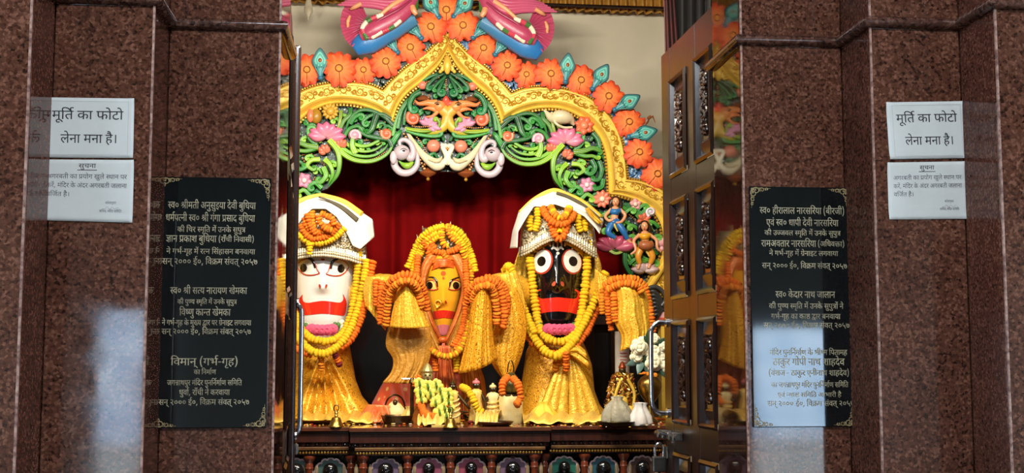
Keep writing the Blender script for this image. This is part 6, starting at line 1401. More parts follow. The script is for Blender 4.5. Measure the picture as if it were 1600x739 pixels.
for k, (px, col) in enumerate(NICHE):
    dy = 0 if 545 < px < 862 else .09
    Yb = YF + dy + .085
    cx = fx_(px, Yb); w = .172; zt_ = fz_(714, Yb); zb2 = ZTOP - .42
    ol = scallop(cx, w, zt_, zb2, Yb)
    m = mat('niche_paint_%d' % k, col, .45, var=(14, tuple(int(c_ * .7) for c_ in col), .7))
    nb = MB().prism([(x, Yb, z) for x, z in ol], [(x, Yb + .03, z) for x, z in ol]).build('niche_arch', m, ALT, smooth=False)
    MB().tube([(x, Yb - .002, z) for x, z in ol], .0055, 6).build('scalloped_rim', mat('niche_rim_paint', (196, 168, 170), .4, var=(30, (160, 130, 130), .6)), nb)
    ins_ = [(cx + (x - cx) * .55, zt_ - .05 + (z - zt_) * .86) for x, z in ol]
    # dark carved figure in the niche: shoulders, neck, head
    hb = fz_(722, Yb)
    mb = MB(); r = .034 if k in (3, 4, 6) else .043
    mb.ball((cx, Yb - .02, hb - r), (r, r * .8, r * 1.1), 12, 8)
    mb.tube([(cx, Yb - .015, hb - r * 1.8), (cx, Yb - .015, hb - r * 2.6)], [r * .55, r * .7], 8)
    mb.tube(crom([(cx - .07, Yb - .01, hb - .16), (cx - .055, Yb - .015, hb - r * 2.7), (cx, Yb - .02, hb - r * 2.4), (cx + .055, Yb - .015, hb - r * 2.7), (cx + .07, Yb - .01, hb - .16)], 5), .026, 8)
    mb.tube([(cx, Yb - .015, hb - r * 2.5), (cx, Yb - .015, hb - .3)], [.05, .06], 10)
    for sx in (-1, 1): mb.ball((cx + sx * r * .4, Yb - .02 - r * .72, hb - r * .9), .005, 6, 4)
    mb.ball((cx, Yb - .02 - r * .8, hb - r * 1.15), .007, 6, 4)
    mb.build('niche_figure', mat('black_carved_figure', (12, 11, 12), .18, coat=.4, var=(30, (26, 24, 24), .6)), nb)
for px in (437, 484, 549, 568, 637, 704, 768, 835, 850, 913, 974, 1036):
    dy = 0 if 555 < px < 845 else .09
    Yb = YF + dy + .075; cx = fx_(px, Yb)
    mb = MB(); z = fz_(710, Yb)
    mb.lathe([(.034, 0), (.036, -.01), (.03, -.022), (.018, -.04), (.022, -.05), (.02, -.06), (.024, -.068), (.018, -.08), (.021, -.16), (.024, -.2), (.014, -.215), (.03, -.23), (.03, -.26)], (cx, Yb, z), 14).build('colonette', mat('turned_red_wood', (122, 54, 30), .25, coat=.5, var=(20, (86, 36, 20), .6)), ALT)
    for sx in (-1, 1):
        MB().lathe([(.003, .03), (.011, .01), (.012, -.02), (.006, -.06)], (cx + sx * .037, Yb + .01, fz_(733, Yb)), 8).build('ivory_drop', mat('ivory_paint', (150, 128, 100), .4, var=(20, (110, 90, 66), .6)), ALT)

# ------------------------------------------------------------------ cloth
def brocade(name, base, fig, dark, rough=.34, metal=.55, scale=26, amt=.8):
    m = bpy.data.materials.new(name); m.use_nodes = True
    N = m.node_tree.nodes; L = m.node_tree.links; b = N['Principled BSDF']
    tc = N.new('ShaderNodeTexCoord')
    dn = N.new('ShaderNodeTexNoise'); dn.inputs['Scale'].default_value = 14
    L.new(tc.outputs['Object'], dn.inputs['Vector'])
    mixv = N.new('ShaderNodeMix'); mixv.data_type = 'VECTOR'; mixv.inputs['Factor'].default_value = .05
    L.new(tc.outputs['Object'], mixv.inputs[4]); L.new(dn.outputs['Color'], mixv.inputs[5])
    v1 = N.new('ShaderNodeTexVoronoi'); v1.inputs['Scale'].default_value = scale
    v2 = N.new('ShaderNodeTexVoronoi'); v2.inputs['Scale'].default_value = scale * 2.7; v2.feature = 'DISTANCE_TO_EDGE'
    L.new(mixv.outputs[1], v1.inputs['Vector']); L.new(mixv.outputs[1], v2.inputs['Vector'])
    s = N.new('ShaderNodeMath'); s.operation = 'SINE'
    k = N.new('ShaderNodeMath'); k.operation = 'MULTIPLY'; k.inputs[1].default_value = 26
    L.new(v1.outputs['Distance'], k.inputs[0]); L.new(k.outputs[0], s.inputs[0])
    e2 = N.new('ShaderNodeMapRange'); e2.inputs['From Max'].default_value = .12; L.new(v2.outputs['Distance'], e2.inputs['Value'])
    a = N.new('ShaderNodeMath'); a.operation = 'MULTIPLY_ADD'; a.inputs[1].default_value = .28; a.inputs[2].default_value = .30
    L.new(s.outputs[0], a.inputs[0])
    a2 = N.new('ShaderNodeMath'); a2.operation = 'MULTIPLY'; a2.inputs[1].default_value = .55
    L.new(e2.outputs[0], a2.inputs[0])
    ad = N.new('ShaderNodeMath'); ad.operation = 'ADD'; L.new(a.outputs[0], ad.inputs[0]); L.new(a2.outputs[0], ad.inputs[1])
    r = ramp(N, [(.12, dark), (.42, fig), (.62, base), (1.0, base)]); L.new(ad.outputs[0], r.inputs[0])
    mx = N.new('ShaderNodeMix'); mx.data_type = 'RGBA'; mx.inputs['Factor'].default_value = amt
    mx.inputs[6].default_value = rgb(base); L.new(r.outputs[0], mx.inputs[7]); L.new(mx.outputs[2], b.inputs['Base Color'])
    b.inputs['Metallic'].default_value = metal; b.inputs['Roughness'].default_value = rough
    cr = N.new('ShaderNodeTexNoise'); cr.inputs['Scale'].default_value = 26; cr.inputs['Detail'].default_value = 4; cr.inputs['Distortion'].default_value = 1.2
    L.new(tc.outputs['Object'], cr.inputs['Vector'])
    bp = N.new('ShaderNodeBump'); bp.inputs['Strength'].default_value = .5; bp.inputs['Distance'].default_value = .012
    L.new(cr.outputs['Fac'], bp.inputs['Height']); L.new(bp.outputs['Normal'], b.inputs['Normal'])
    return m
M_BROC = brocade('gold_brocade', (244, 176, 44), (210, 130, 20), (116, 64, 8), .42, .3, 24, .95)
M_BROCL = brocade('pale_gold_silk', (250, 198, 66), (232, 160, 36), (160, 96, 16), .36, .32, 30, .85)
M_BROCR = brocade('red_gold_border_cloth', (216, 120, 50), (200, 66, 40), (228, 170, 80), .45, .25, 60, .9)
M_THIN = brocade('amber_net_cloth', (206, 146, 52), (184, 118, 36), (130, 76, 22), .45, .2, 40, .7)
M_BANDH = None
def bandhani():
    m = bpy.data.materials.new('orange_red_dotted_cloth'); m.use_nodes = True
    N = m.node_tree.nodes; L = m.node_tree.links; b = N['Principled BSDF']
    tc = N.new('ShaderNodeTexCoord'); v = N.new('ShaderNodeTexVoronoi'); v.inputs['Scale'].default_value = 17; v.inputs['Randomness'].default_value = .35
    L.new(tc.outputs['Object'], v.inputs['Vector'])
    r = ramp(N, [(.16, (244, 196, 110)), (.26, (226, 92, 50)), (1.0, (220, 84, 44))]); L.new(v.outputs['Distance'], r.inputs[0]); L.new(r.outputs[0], b.inputs['Base Color'])
    b.inputs['Roughness'].default_value = .5; b.inputs['Sheen Weight'].default_value = .2
    return m
M_BANDH = bandhani()
M_SALMON = mat('salmon_pleated_silk', (226, 112, 66), .42, metal=.15, var=(16, (240, 160, 80), .6))
def drape(name, Lp, Rp, Y0, bulge, folds, amp, m, parent, nu=54, nv=22, ph=0.0, tilt=0.0, yu=0.0, lin=False, th=.006, bottom=None):
    """cloth hanging between a left and a right edge (picture columns and rows, projected at depth Y0), bulging towards the viewer, with vertical folds"""
    Lc = [Vector((x, y, 0)) for x, y in Lp]; Rc = [Vector((x, y, 0)) for x, y in Rp]
    if not lin: Lc = crom(Lc, 8); Rc = crom(Rc, 8)
    else: Lc = resample(Lc, 2.0); Rc = resample(Rc, 2.0)
    def at(P, v):
        t = v * (len(P) - 1); i = min(int(t), len(P) - 2); return P[i].lerp(P[i + 1], t - i)
    def fn(u, v):
        a, b = at(Lc, v), at(Rc, v); q = a.lerp(b, u)
        y = Y0 - bulge * math.sin(math.pi * min(1, max(0, u))) ** .8 + amp * (.25 + .75 * v) * (math.sin(folds * 2 * math.pi * u + ph + 1.5 * v) + .55 * math.sin(folds * 14.3 * u + 2 * ph + 1 - 2.2 * v) + .35 * math.sin(folds * 24 * u + 3 * v)) + tilt * v + yu * u
        py = q.y + (bottom(u) * v ** 3 if bottom else 0)
        return W(q.x, py, y)
    o = MB().grid(fn, nu, nv).build(name, m, parent, outward=False, angle=80)
    if th: thick(o, th, 0)
    return o

# ------------------------------------------------------------------ statues
def body_rows(rows, Y0, D, n=56, power=2.2, fold=None, back=.75):
    """closed surface whose silhouette is given row by row: rows = [(py, centre, half width)]"""
    tab_c = [(r[0], r[1]) for r in rows]; tab_a = [(r[0], r[2]) for r in rows]
    y0, y1 = rows[0][0], rows[-1][0]
    def surf(px, py, eps=0.0):
        c_, a = interp(tab_c, py), interp(tab_a, py); s = max(-1, min(1, (px - c_) / a))
        y = Y0 - D * a / max(tab_a, key=lambda q: q[1])[1] * (1 - abs(s) ** power) ** (1 / power)
        if fold: y += fold(px, py)
        return W(px, py, y - eps)
    def ring(u, v):
        p = ring_(u, v); p.z = max(p.z, ZTOP + .001); return p
    def ring_(u, v):
        py = y0 + (y1 - y0) * v; c_, a = interp(tab_c, py), interp(tab_a, py); amax = max(q[1] for q in tab_a)
        th = 2 * math.pi * u
        sx = math.sin(th); cy = math.cos(th)
        px = c_ + a * math.copysign(abs(sx) ** 1.0, sx)
        if cy >= 0: return surf(px, py)
        return W(px, py, Y0 + back * D * a / amax * (1 - abs(sx) ** power) ** (1 / power))
    return surf, ring
def solid(name, rows, Y0, D, m, parent, nv=30, n=64, **k):
    surf, ring = body_rows(rows, Y0, D, **k)
    mb = MB(); mb.grid(ring, n, nv, closed_u=True)
    mb.face(list(range(n))[::-1]); mb.face([nv * n + i for i in range(n)])
    o = mb.build(name, m, parent, angle=70)
    return o, surf
def ell(cx, cy, rx, ry, rot=0, n=28):
    c_, s_ = math.cos(rot), math.sin(rot); out = []
    for k in range(n):
        a = 2 * math.pi * k / n; x, y = rx * math.cos(a), ry * math.sin(a)
        out.append((cx + x * c_ - y * s_, cy + x * s_ + y * c_))
    return out
E_ = lambda surf, e: (lambda x, y: surf(x, y, e))
def line_on(mb, surf, pts, w, eps=.004, step=6):
    """painted stroke: a thin flattened tube lying on a surface; w = half widths in pixels"""
    P = crom([Vector((x, y, 0)) for x, y in pts], step); n = len(P)
    if not hasattr(w, '__len__'): w = [w]
    R = rad_s(list(w) + ([w[0]] if len(w) == 1 else []), n)
    mb.tube([surf(p.x, p.y, eps) for p in P], [r * .0040 for r in R], 6, .35, up=(0, 1, 0))
def gloss(name, c, var=None): return mat(name, c, .12, coat=.8, coat_rough=.04, var=var or (5, tuple(int(q * .94) for q in c), .4))
M_WHITE = gloss('glossy_white_paint', (226, 224, 216)); M_BLACK = gloss('glossy_black_paint', (9, 9, 11)); M_YEL = gloss('glossy_yellow_paint', (244, 170, 36))
M_RED = gloss('glossy_red_paint', (222, 46, 30)); M_EYEB = gloss('eye_black_paint', (22, 16, 14)); M_EYEW = gloss('eye_white_paint', (232, 228, 214))
M_LINE = gloss('red_brown_line_paint', (176, 58, 36)); M_PINKP = gloss('pink_paint', (222, 120, 124))
M_SILV = mat('gilded_silver_crown', (206, 190, 148), .3, metal=.75, var=(60, (150, 130, 84), .7), bump=(150, .7, 'voronoi'))
M_PEARL = mat('pearl_bead', (226, 214, 184), .25, metal=.3, var=(40, (190, 172, 130), .6))

def crown(parent, rows, Y0, D, edge, seed):
    surf, ring0 = body_rows(rows, Y0, D)
    tc0 = [(r[0], r[1]) for r in rows]; ta0 = [(r[0], r[2]) for r in rows]; yt, yb_ = rows[0][0], rows[-1][0]
    def ring(u, v):
        th = 2 * math.pi * u; c_, a = interp(tc0, yb_), interp(ta0, yb_)
        end = interp(edge, c_ + a * math.sin(th))
        py = yt + (end - yt) * v; c_, a = interp(tc0, py), interp(ta0, py)
        px = c_ + a * math.sin(th)
        if math.cos(th) >= 0: return surf(px, py)
        return W(px, py, Y0 + .75 * D * (1 - abs(math.sin(th)) ** 2.2) ** (1 / 2.2))
    mb = MB(); mb.grid(ring, 64, 16, closed_u=True); mb.face(list(range(64))[::-1])
    o = mb.build('crown', M_SILV, parent, angle=70)
    rr = random.Random(seed); mb = MB()
    y0, y1 = rows[0][0], rows[-1][0]
    tc = [(r[0], r[1]) for r in rows]; ta = [(r[0], r[2]) for r in rows]
    for k in range(420):                                   # filigree of small embossed curls
        py = rr.uniform(y0 + 6, y1 - 9); c_, a = interp(tc, py), interp(ta, py); px = c_ + a * rr.uniform(-.93, .93)
        if py > interp(edge, px) - 8: continue
        r = rr.uniform(1.6, 3.2); a0 = rr.uniform(0, 6.3)
        mb.tube([surf(px + r * math.cos(a0 + q * .8), py + r * math.sin(a0 + q * .8), .006) for q in range(6)], [.0045, .006, .006, .005, .004, .003], 5)
    tag(mb.build('filigree', M_PEARL, o), kind='stuff')
    mb = MB()
    xs = [e[0] for e in edge]; x = min(xs)
    while x < max(xs):
        y = interp(edge, x)
        for dy in (0, 4.6):
            mb.ball(surf(x, y - dy, .008), .0095, 7, 5)
        mb.tube([surf(x, y - 7, .010), surf(x + .3, y - 14, .010)], [.008, .006], 5)
        x += 3.6
    tag(mb.build('pearl_band', M_PEARL, o), kind='stuff')
    return o, surf
ZB = ZTOP
def statue(label, px, Y): return empty('deity_statue', (W(px, 600, Y).x, Y, ZTOP), label, 'statue')

# ---- white faced statue, left
SW = statue('large deity statue with a white face and almond eyes, dressed in gold brocade', 505, 7.45)
def nose(cx, y0, y1, w, h):
    def f(px, py):
        t = (py - y0) / (y1 - y0)
        if t < 0 or t > 1.25: return 0
        k = t if t < 1 else max(0, 1 - (t - 1) * 4)
        return -h * (k ** 1.2) * math.exp(-((px - cx) / (w * (.6 + .5 * t))) ** 2)
    return f
face, fs = solid('face', [(372, 505, 50), (400, 505, 51), (430, 504.5, 49.5), (470, 503.5, 45), (500, 503, 41), (518, 503, 35), (532, 503, 26), (538, 503, 16)], 7.42, .20, M_WHITE, SW, nv=60, n=120, fold=nose(504, 404, 450, 9, .035))
def almond(cx, cy, s, inner=1):
    """outer eye outline; inner = direction of the nose"""
    return [(cx + q[0] * inner * s, cy + q[1] * s) for q in ((20, 10), (13, 12), (5, 13), (-4, 12), (-11, 8), (-16, 2), (-18, -4), (-13, -10), (-5, -14), (3, -15), (9, -12), (13, -5), (16, 4))]
def eye_on(surf, parent, cx, cy, s, inner, lidw=1.2):
    ol = almond(cx, cy, s, inner)
    mb = MB(); mb.mi = 0; mb.fan(ol, (cx, cy), 4, E_(surf, .003))
    e = mb.build('eye', [M_EYEW, M_EYEB, M_LINE], parent, outward=False)
    mb = MB(); line_on(mb, surf, ol + [ol[0]], lidw, .005); mb.build('eye_outline', M_LINE, e)
    return e
def eye3(surf, parent, ol, cx, cy, pr, white, lidw, tiltp=0.15):
    mb = MB(); mb.mi = 0; mb.fan(ol, (cx, cy), 4, E_(surf, .0028))
    mb.mi = 1; mb.fan(ell(cx, cy, pr[0], pr[1], tiltp), (cx, cy), 3, E_(surf, .0050))
    mb.mi = 2; line_on(mb, surf, ol + [ol[0]], lidw, .004)
    return mb.build('eye', [white, M_EYEB, M_LINE], parent, outward=False)
eye3(fs, face, almond(481, 418, .92, 1), 474, 418.5, (5.6, 6.6), M_EYEW, .9)
eye3(fs, face, almond(528, 419, .92, -1), 533, 419.5, (5.6, 6.6), M_EYEW, .9)
for s, pts in ((-1, [(471, 403.5), (481, 403), (489, 408), (493, 418.5)]), (1, [(538, 405), (527, 405), (519, 410), (516.5, 420)])):
    mb = MB(); line_on(mb, fs, pts, (.8, 1.8, 2.2, 1.9), .004); mb.build('eyebrow', M_EYEB, face)
mb = MB(); mb.fan(ell(504.5, 405.5, 3, 1.8), (504.5, 405.5), 2, E_(fs, .003)); mb.build('forehead_mark', M_LINE, face, outward=False)
for dx, r in ((-4.6, -.3), (5.4, .3)):
    mb = MB(); mb.fan(ell(504.3 + dx, 447, 1.7, 3.2, r), (504.3 + dx, 447), 2, E_(fs, .004)); mb.build('nostril', M_LINE, face, outward=False)
def mouth(surf, parent, top, bot, name='mouth', m=None, eps=.003):
    a = crom([Vector((x, y, 0)) for x, y in top], 6); b = crom([Vector((x, y, 0)) for x, y in bot], 6)
    n = max(len(a), len(b)) 
    def at(P, t):
        q = t * (len(P) - 1); i = min(int(q), len(P) - 2); return P[i].lerp(P[i + 1], q - i)
    return MB().grid(lambda u, v: (lambda p: surf(p.x, p.y, eps))(at(a, u).lerp(at(b, u), v)), 60, 8).build(name, m or M_RED, parent, outward=False)
mouth(fs, face, [(473, 460.5), (472.5, 466), (475, 471.5), (482, 473), (492, 471.5), (504, 470), (516, 471), (527, 472.5), (533, 472), (536.5, 467), (535.5, 460)], [(472, 460.5), (465, 470), (463.5, 479), (468, 491.5), (482, 492), (504, 490), (526, 492), (538, 492.5), (541.5, 479), (541, 470), (536.5, 460)])
crw, cs1 = crown(SW, [(322, 508, 36), (340, 508, 52), (365, 508, 61), (385, 508, 64.5), (400, 507.5, 66), (410, 507, 66.5)], 7.42, .255, [(444, 408), (470, 402), (490, 399), (505, 398.5), (520, 400), (545, 405), (560, 410), (573, 413)], 3)
solid('robe', [(520, 505, 34), (535, 505, 41), (560, 505, 45), (594, 506, 50), (619, 508, 58), (632, 510, 67), (645, 511, 72), (654, 511, 74)], 7.45, .27, M_BROC, SW, nv=44, n=150,
      fold=lambda px, py: (lambda f, d: -.020 * min(1, d / 45) * math.sin(24 * f + 2 * math.sin(5 * f)) * (1 if abs(f) < .75 else .4))(math.atan2(px - 505, max(1, py - 545)), max(0, py - 548)))
drape('hood', [(448, 385), (440, 430), (444, 480), (456, 520)], [(566, 385), (572, 425), (564, 470), (552, 522)], 7.52, -.05, 4, .01, M_BROCL, SW)
drape('head_cloth', [(420, 352), (440, 322), (463, 314), (480, 307), (499, 304), (514, 307), (540, 316), (567, 333), (582, 343), (585, 372)],
      [(432, 402), (446, 380), (463, 354), (474, 338), (487, 326), (509, 326), (526, 339), (540, 361), (551, 384), (564, 390)], 7.30, .012, 1.5, .006, mat('white_cotton_cloth', (226, 222, 210), .75, var=(9, (212, 206, 192), .5), bump=(14, .25)), SW, nu=14, nv=70, yu=-.11, lin=True)
M_COTTON = MATS['white_cotton_cloth']
drape('gold_border', [(440, 318), (463, 312), (480, 306), (499, 302), (514, 304), (540, 312), (568, 331)], [(441, 325), (464, 319), (481, 312), (499, 307), (512, 311), (537, 323), (561, 342)], 7.275, .0, 0, 0, mat('yellow_gold_border', (226, 176, 50), .45, metal=.2, var=(30, (190, 136, 30), .5)), SW, nu=6, nv=50)
drape('dark_stripe', [(498, 307), (512, 311), (537, 322), (561, 341)], [(498, 309), (511, 314), (534, 328), (557, 347)], 7.225, .0, 0, 0, mat('olive_brown_stripe', (78, 66, 30), .6, var=(30, (52, 42, 20), .5)), SW, nu=4, nv=40)
# left arm: a gold sleeve that reaches forward, its end hidden by a hanging cloth
MB().tube(crom([W(560, 462, 7.42), W(590, 452, 7.30), (W(615, 452, 7.15)), W(637, 456, 6.98)], 6), [.10, .10, .10, .10, .10, .095, .095, .095, .09, .09, .09, .085, .085, .08, .08, .075, .075, .07, .06], 16).build('arm', M_BROCL, SW)
drape('shoulder_cloth', [(572, 432), (568, 452), (571, 478)], [(606, 432), (611, 480), (602, 516)], 7.14, .04, 2, .007, M_BROCL, SW, nv=14)
drape('arm_cloth', [(626, 440), (619, 462), (613, 488), (609, 511)], [(642, 438), (653, 462), (662, 490), (672, 511)], 6.95, .08, 4, .004, M_BROCL, SW, bottom=lambda u: 2 * math.sin(math.pi * u))
drape('lower_cloth', [(607, 510), (603, 540), (614, 560), (612, 580), (598, 598)], [(671, 510), (674, 540), (670, 565), (660, 585), (652, 600)], 7.06, .04, 3, .005, M_THIN, SW)

# ---- black faced statue, right
SB = statue('large deity statue with a black face and big round eyes, dressed in gold brocade', 871, 7.45)
face, fs = solid('face', [(366, 871, 46), (390, 871, 47), (430, 871, 46), (470, 871.5, 43.5), (500, 872, 40), (520, 872, 35), (533, 872, 27), (540, 872, 16)], 7.42, .20, M_BLACK, SB, nv=60, n=120, fold=nose(871.5, 395, 446, 8, .045))
for cx, rot in ((848, .28), (893.6, -.28)):
    sgn_ = 1 if cx < 871 else -1
    ol = ell(cx, 408.7, 15.6, 20.2, rot)
    mb = MB(); mb.mi = 2; mb.fan(ol, (cx, 408.7), 4, E_(fs, .0028))
    mb.mi = 0; mb.fan(ell(cx - .8 * sgn_, 408.2, 13.6, 18.0, rot), (cx - .8 * sgn_, 408.2), 4, E_(fs, .0048))
    mb.mi = 1; mb.fan(ell(cx - 2 * sgn_, 408.2, 6.6, 7.8, rot), (cx - 2 * sgn_, 408.2), 3, E_(fs, .0066))
    mb.build('eye', [M_EYEW, M_EYEB, M_LINE], face, outward=False)
for x in (866, 878):
    mb = MB(); mb.fan(ell(x + (-.6 if x < 871 else .6), 443.5, 2.6, 4.2, .5 if x < 871 else -.4), (x + (-.6 if x < 871 else .6), 443.5), 2, E_(fs, .004)); mb.build('nostril', mat('nostril_red_paint', (196, 84, 62), .2, coat=.5, var=(9, (180, 70, 50), .4)), face, outward=False)
mouth(fs, face, [(846, 453), (841, 456), (841, 463), (846, 466.5), (856, 466), (871, 464.5), (887, 466), (898, 466.5), (902, 463), (902, 457), (897, 453)], [(843, 452), (836.5, 455), (835, 464), (838, 489.5), (853, 488), (871, 486.5), (889, 488), (905, 490), (908.5, 470), (907, 457), (899, 452)])
mb = MB()
for x in (864.5, 871, 877.5): line_on(mb, fs, [(x, 378), (x, 384), (x + (871 - x) * .25, 389)], (1.3, 1.2, 1.0), .006)
line_on(mb, fs, [(861.5, 389.5), (866, 386.5), (871, 390.5), (876, 386.5), (880.5, 390)], (1.2, 1.6, 1.6, 1.6, 1.2), .005)
mb.fan(ell(871.7, 395.5, 2.6, 2.4), (871.7, 395.5), 2, E_(fs, .006)); mb.build('forehead_mark', M_EYEW, face, outward=False)
M_YPAINT = mat('yellow_face_trim', (240, 184, 62), .4, var=(20, (228, 150, 46), .6))
for s, pts in ((-1, [(858, 379), (848, 383), (838, 389), (830, 400), (828, 418)]), (1, [(884, 379), (896, 384), (905, 391), (912, 402), (914, 420)])):
    mb = MB(); line_on(mb, fs, pts, (2.5, 3.6, 4.4, 3.8, 2), .006); 
    for (x, y) in pts[:3]: line_on(mb, fs, [(x, y), (x + s * -2, y + 6)], (2.6, 1.2), .007)
    mb.build('face_trim', M_YPAINT, face)
crw, cs2 = crown(SB, [(316, 871, 38), (335, 871, 50), (355, 871.5, 57), (380, 872, 60), (396, 872, 60.5), (404, 872, 60)], 7.42, .255, [(812, 400), (828, 393), (845, 382), (860, 375), (872, 373.5), (886, 375), (902, 383), (918, 394), (931, 402)], 8)
solid('robe', [(522, 870, 32), (536, 870, 42), (550, 870, 48), (570, 872, 53), (610, 871, 58), (632, 873, 64), (645, 878, 70), (655, 880, 76)], 7.45, .27, M_BROC, SB, nv=44, n=150,
      fold=lambda px, py: (lambda f, d: -.024 * min(1, d / 40) * math.sin(26 * f + 1) * (1 if -.35 < f < .7 else .12))(math.atan2(px - 884, max(1, py - 540)), max(0, py - 545)))
for k, (x1, x2) in enumerate(((848, 884), (862, 886), (878, 888), (898, 890), (914, 892), (930, 894))):       # standing pleats of the tied front
    sg = MB(); P = crom([surf_ for surf_ in (W(x2, 552, 7.17), W((x1 + x2 * 1.3) / 2.3, 590, 7.155), W(x1 * .75 + x2 * .25, 622, 7.15), W(x1, 652, 7.14))], 6)
    sg.tube(P, rad_s((.012, .022, .03, .042), len(P)), 8, .55, up=(0, 1, 0)).build('pleat', M_BROCL, SB, angle=80)
drape('waist_knot', [(884, 548), (900, 538), (915, 548)], [(888, 552), (906, 566), (922, 578)], 7.12, .04, 2, .015, M_BROCL, SB, nu=14, nv=12)
drape('hood', [(812, 388), (803, 420), (806, 460), (822, 515)], [(931, 388), (940, 420), (936, 462), (918, 515)], 7.52, -.05, 5, .012, M_BROCL, SB)
drape('head_cloth', [(797, 388), (801, 362), (811, 330), (834, 309), (864, 296), (888, 303), (913, 315), (934, 331), (943, 343), (941, 352)],
      [(808, 387), (809, 362), (819, 345), (834, 322), (850, 323), (867, 319), (890, 327), (913, 338), (930, 356), (937, 366)], 7.30, .012, 1.5, .006, M_COTTON, SB, nu=14, nv=70, yu=-.13, lin=True)
drape('gold_border', [(810, 330), (834, 308), (864, 294), (888, 301), (913, 313), (942, 337)], [(814, 334), (836, 314), (864, 301), (886, 308), (910, 320), (934, 343)], 7.275, .0, 0, 0, MATS['yellow_gold_border'], SB, nu=6, nv=50)
drape('dark_stripe', [(870, 299), (888, 305), (912, 318), (938, 340)], [(869, 303), (886, 309), (909, 323), (933, 346)], 7.235, .0, 0, 0, MATS['olive_brown_stripe'], SB, nu=4, nv=40)
drape('gold_tassel_end', [(914, 326), (922, 338), (934, 350)], [(920, 324), (930, 336), (942, 348)], 7.18, .02, 2, .01, MATS['yellow_gold_border'], SB, nu=10, nv=12)
MB().tube(crom([W(826, 462, 7.42), W(800, 452, 7.30), (W(778, 450, 7.15)), W(757, 456, 6.98)], 6), rad_s((.10, .10, .09, .06), 19), 16).build('arm', M_BROCL, SB)
MB().tube(crom([W(918, 462, 7.42), W(945, 456, 7.30), (W(965, 456, 7.15)), W(984, 462, 6.98)], 6), rad_s((.10, .10, .09, .06), 19), 16).build('arm', M_BROCL, SB)
drape('shoulder_cloth', [(768, 432), (764, 455), (768, 480)], [(806, 424), (818, 460), (822, 500)], 7.14, .04, 3, .008, M_BROCL, SB, nv=14)
drape('arm_cloth', [(748, 446), (737, 480), (729, 530), (716, 584)], [(764, 446), (768, 480), (770, 525), (777, 559)], 6.93, .08, 3, .006, M_BROC, SB, bottom=lambda u: 6 * math.sin(2.6 * u))
drape('hanging_cloth', [(774, 470), (771, 515), (766, 560), (789, 597)], [(806, 448), (822, 498), (816, 550), (794, 602)], 7.08, .05, 2, .004, M_BROC, SB)
drape('arm_cloth', [(960, 448), (963, 478), (961, 503), (971, 526), (969, 549)], [(1004, 446), (1013, 468), (1018, 503), (1018, 529)], 6.95, .08, 3, .007, M_BROCL, SB)
drape('shoulder_cloth', [(930, 420), (930, 450), (938, 480)], [(950, 436), (962, 456), (960, 490)], 7.16, .04, 2, .012, M_BROCL, SB, nv=14)

# ---- yellow faced statue, middle
SY = statue('smaller deity statue with a yellow face and nose ring, between the two larger ones', 691, 7.5)
face, fs = solid('face', [(396, 692, 30), (415, 692.5, 31), (446, 693, 30), (470, 693, 25.5), (490, 693, 19.5), (508, 692.5, 13.5), (522, 692.5, 9), (528, 692.5, 5)], 7.42, .14, M_YEL, SY, nv=50, n=96, fold=nose(692.5, 440, 472, 5, .025))
for cx, inn, px_ in ((673.5, 1, 671), (711.5, -1, 712.5)):
    eye3(fs, face, almond(cx, 446, .55, inn), px_, 446, (5.0, 5.8), mat('pale_yellow_eye_paint', (246, 206, 110), .2, coat=.5, var=(9, (240, 190, 90), .4)), .8, .1 * inn)
for pts in ([(669.5, 433), (677, 433.5), (682, 439), (684, 448)], [(720, 432), (709, 436), (704, 440), (702.5, 448)]):
    mb = MB(); line_on(mb, fs, pts, (.6, 1.3, 1.5, .8), .004); mb.build('eyebrow', M_EYEB, face)
mb = MB(); mb.fan(ell(692.7, 427, 4.0, 3.8), (692.7, 427), 3, E_(fs, .003)); mb.fan(ell(692.9, 434.5, 1.8, 2.2), (692.9, 434.5), 2, E_(fs, .003)); mb.build('forehead_mark', mat('orange_red_mark', (214, 84, 20), .3, var=(9, (200, 70, 16), .4)), face, outward=False)
for dx, r in ((-4.2, .5), (4.2, -.5)):
    mb = MB(); mb.fan(ell(692.5 + dx, 471.5, 1.2, 2.6, r), (692.5 + dx, 471.5), 2, E_(fs, .004)); mb.build('nostril', M_LINE, face, outward=False)
mb = MB(); mb.tube([fs(684.5 + 4.6 * math.cos(a), 474 + 4.6 * math.sin(a), .010) for a in (k * .33 for k in range(20))], .0042, 6); mb.ball(fs(683, 480, .012), .009, 8, 6); mb.build('nose_ring', M_GOLD, face)
mouth(fs, face, [(675.5, 487), (683, 485.5), (693, 484.5), (703, 485.5), (711, 487)], [(677.5, 498.5), (684, 498), (693, 496.5), (702, 497.5), (709, 498.5)])
mouth(fs, face, [(683, 508.5), (688, 507.5), (693, 507), (698, 507.5), (702.5, 508.5)], [(686, 521), (689, 523), (692.5, 524), (696, 523), (699, 521)], 'lower_lip', M_PINKP)
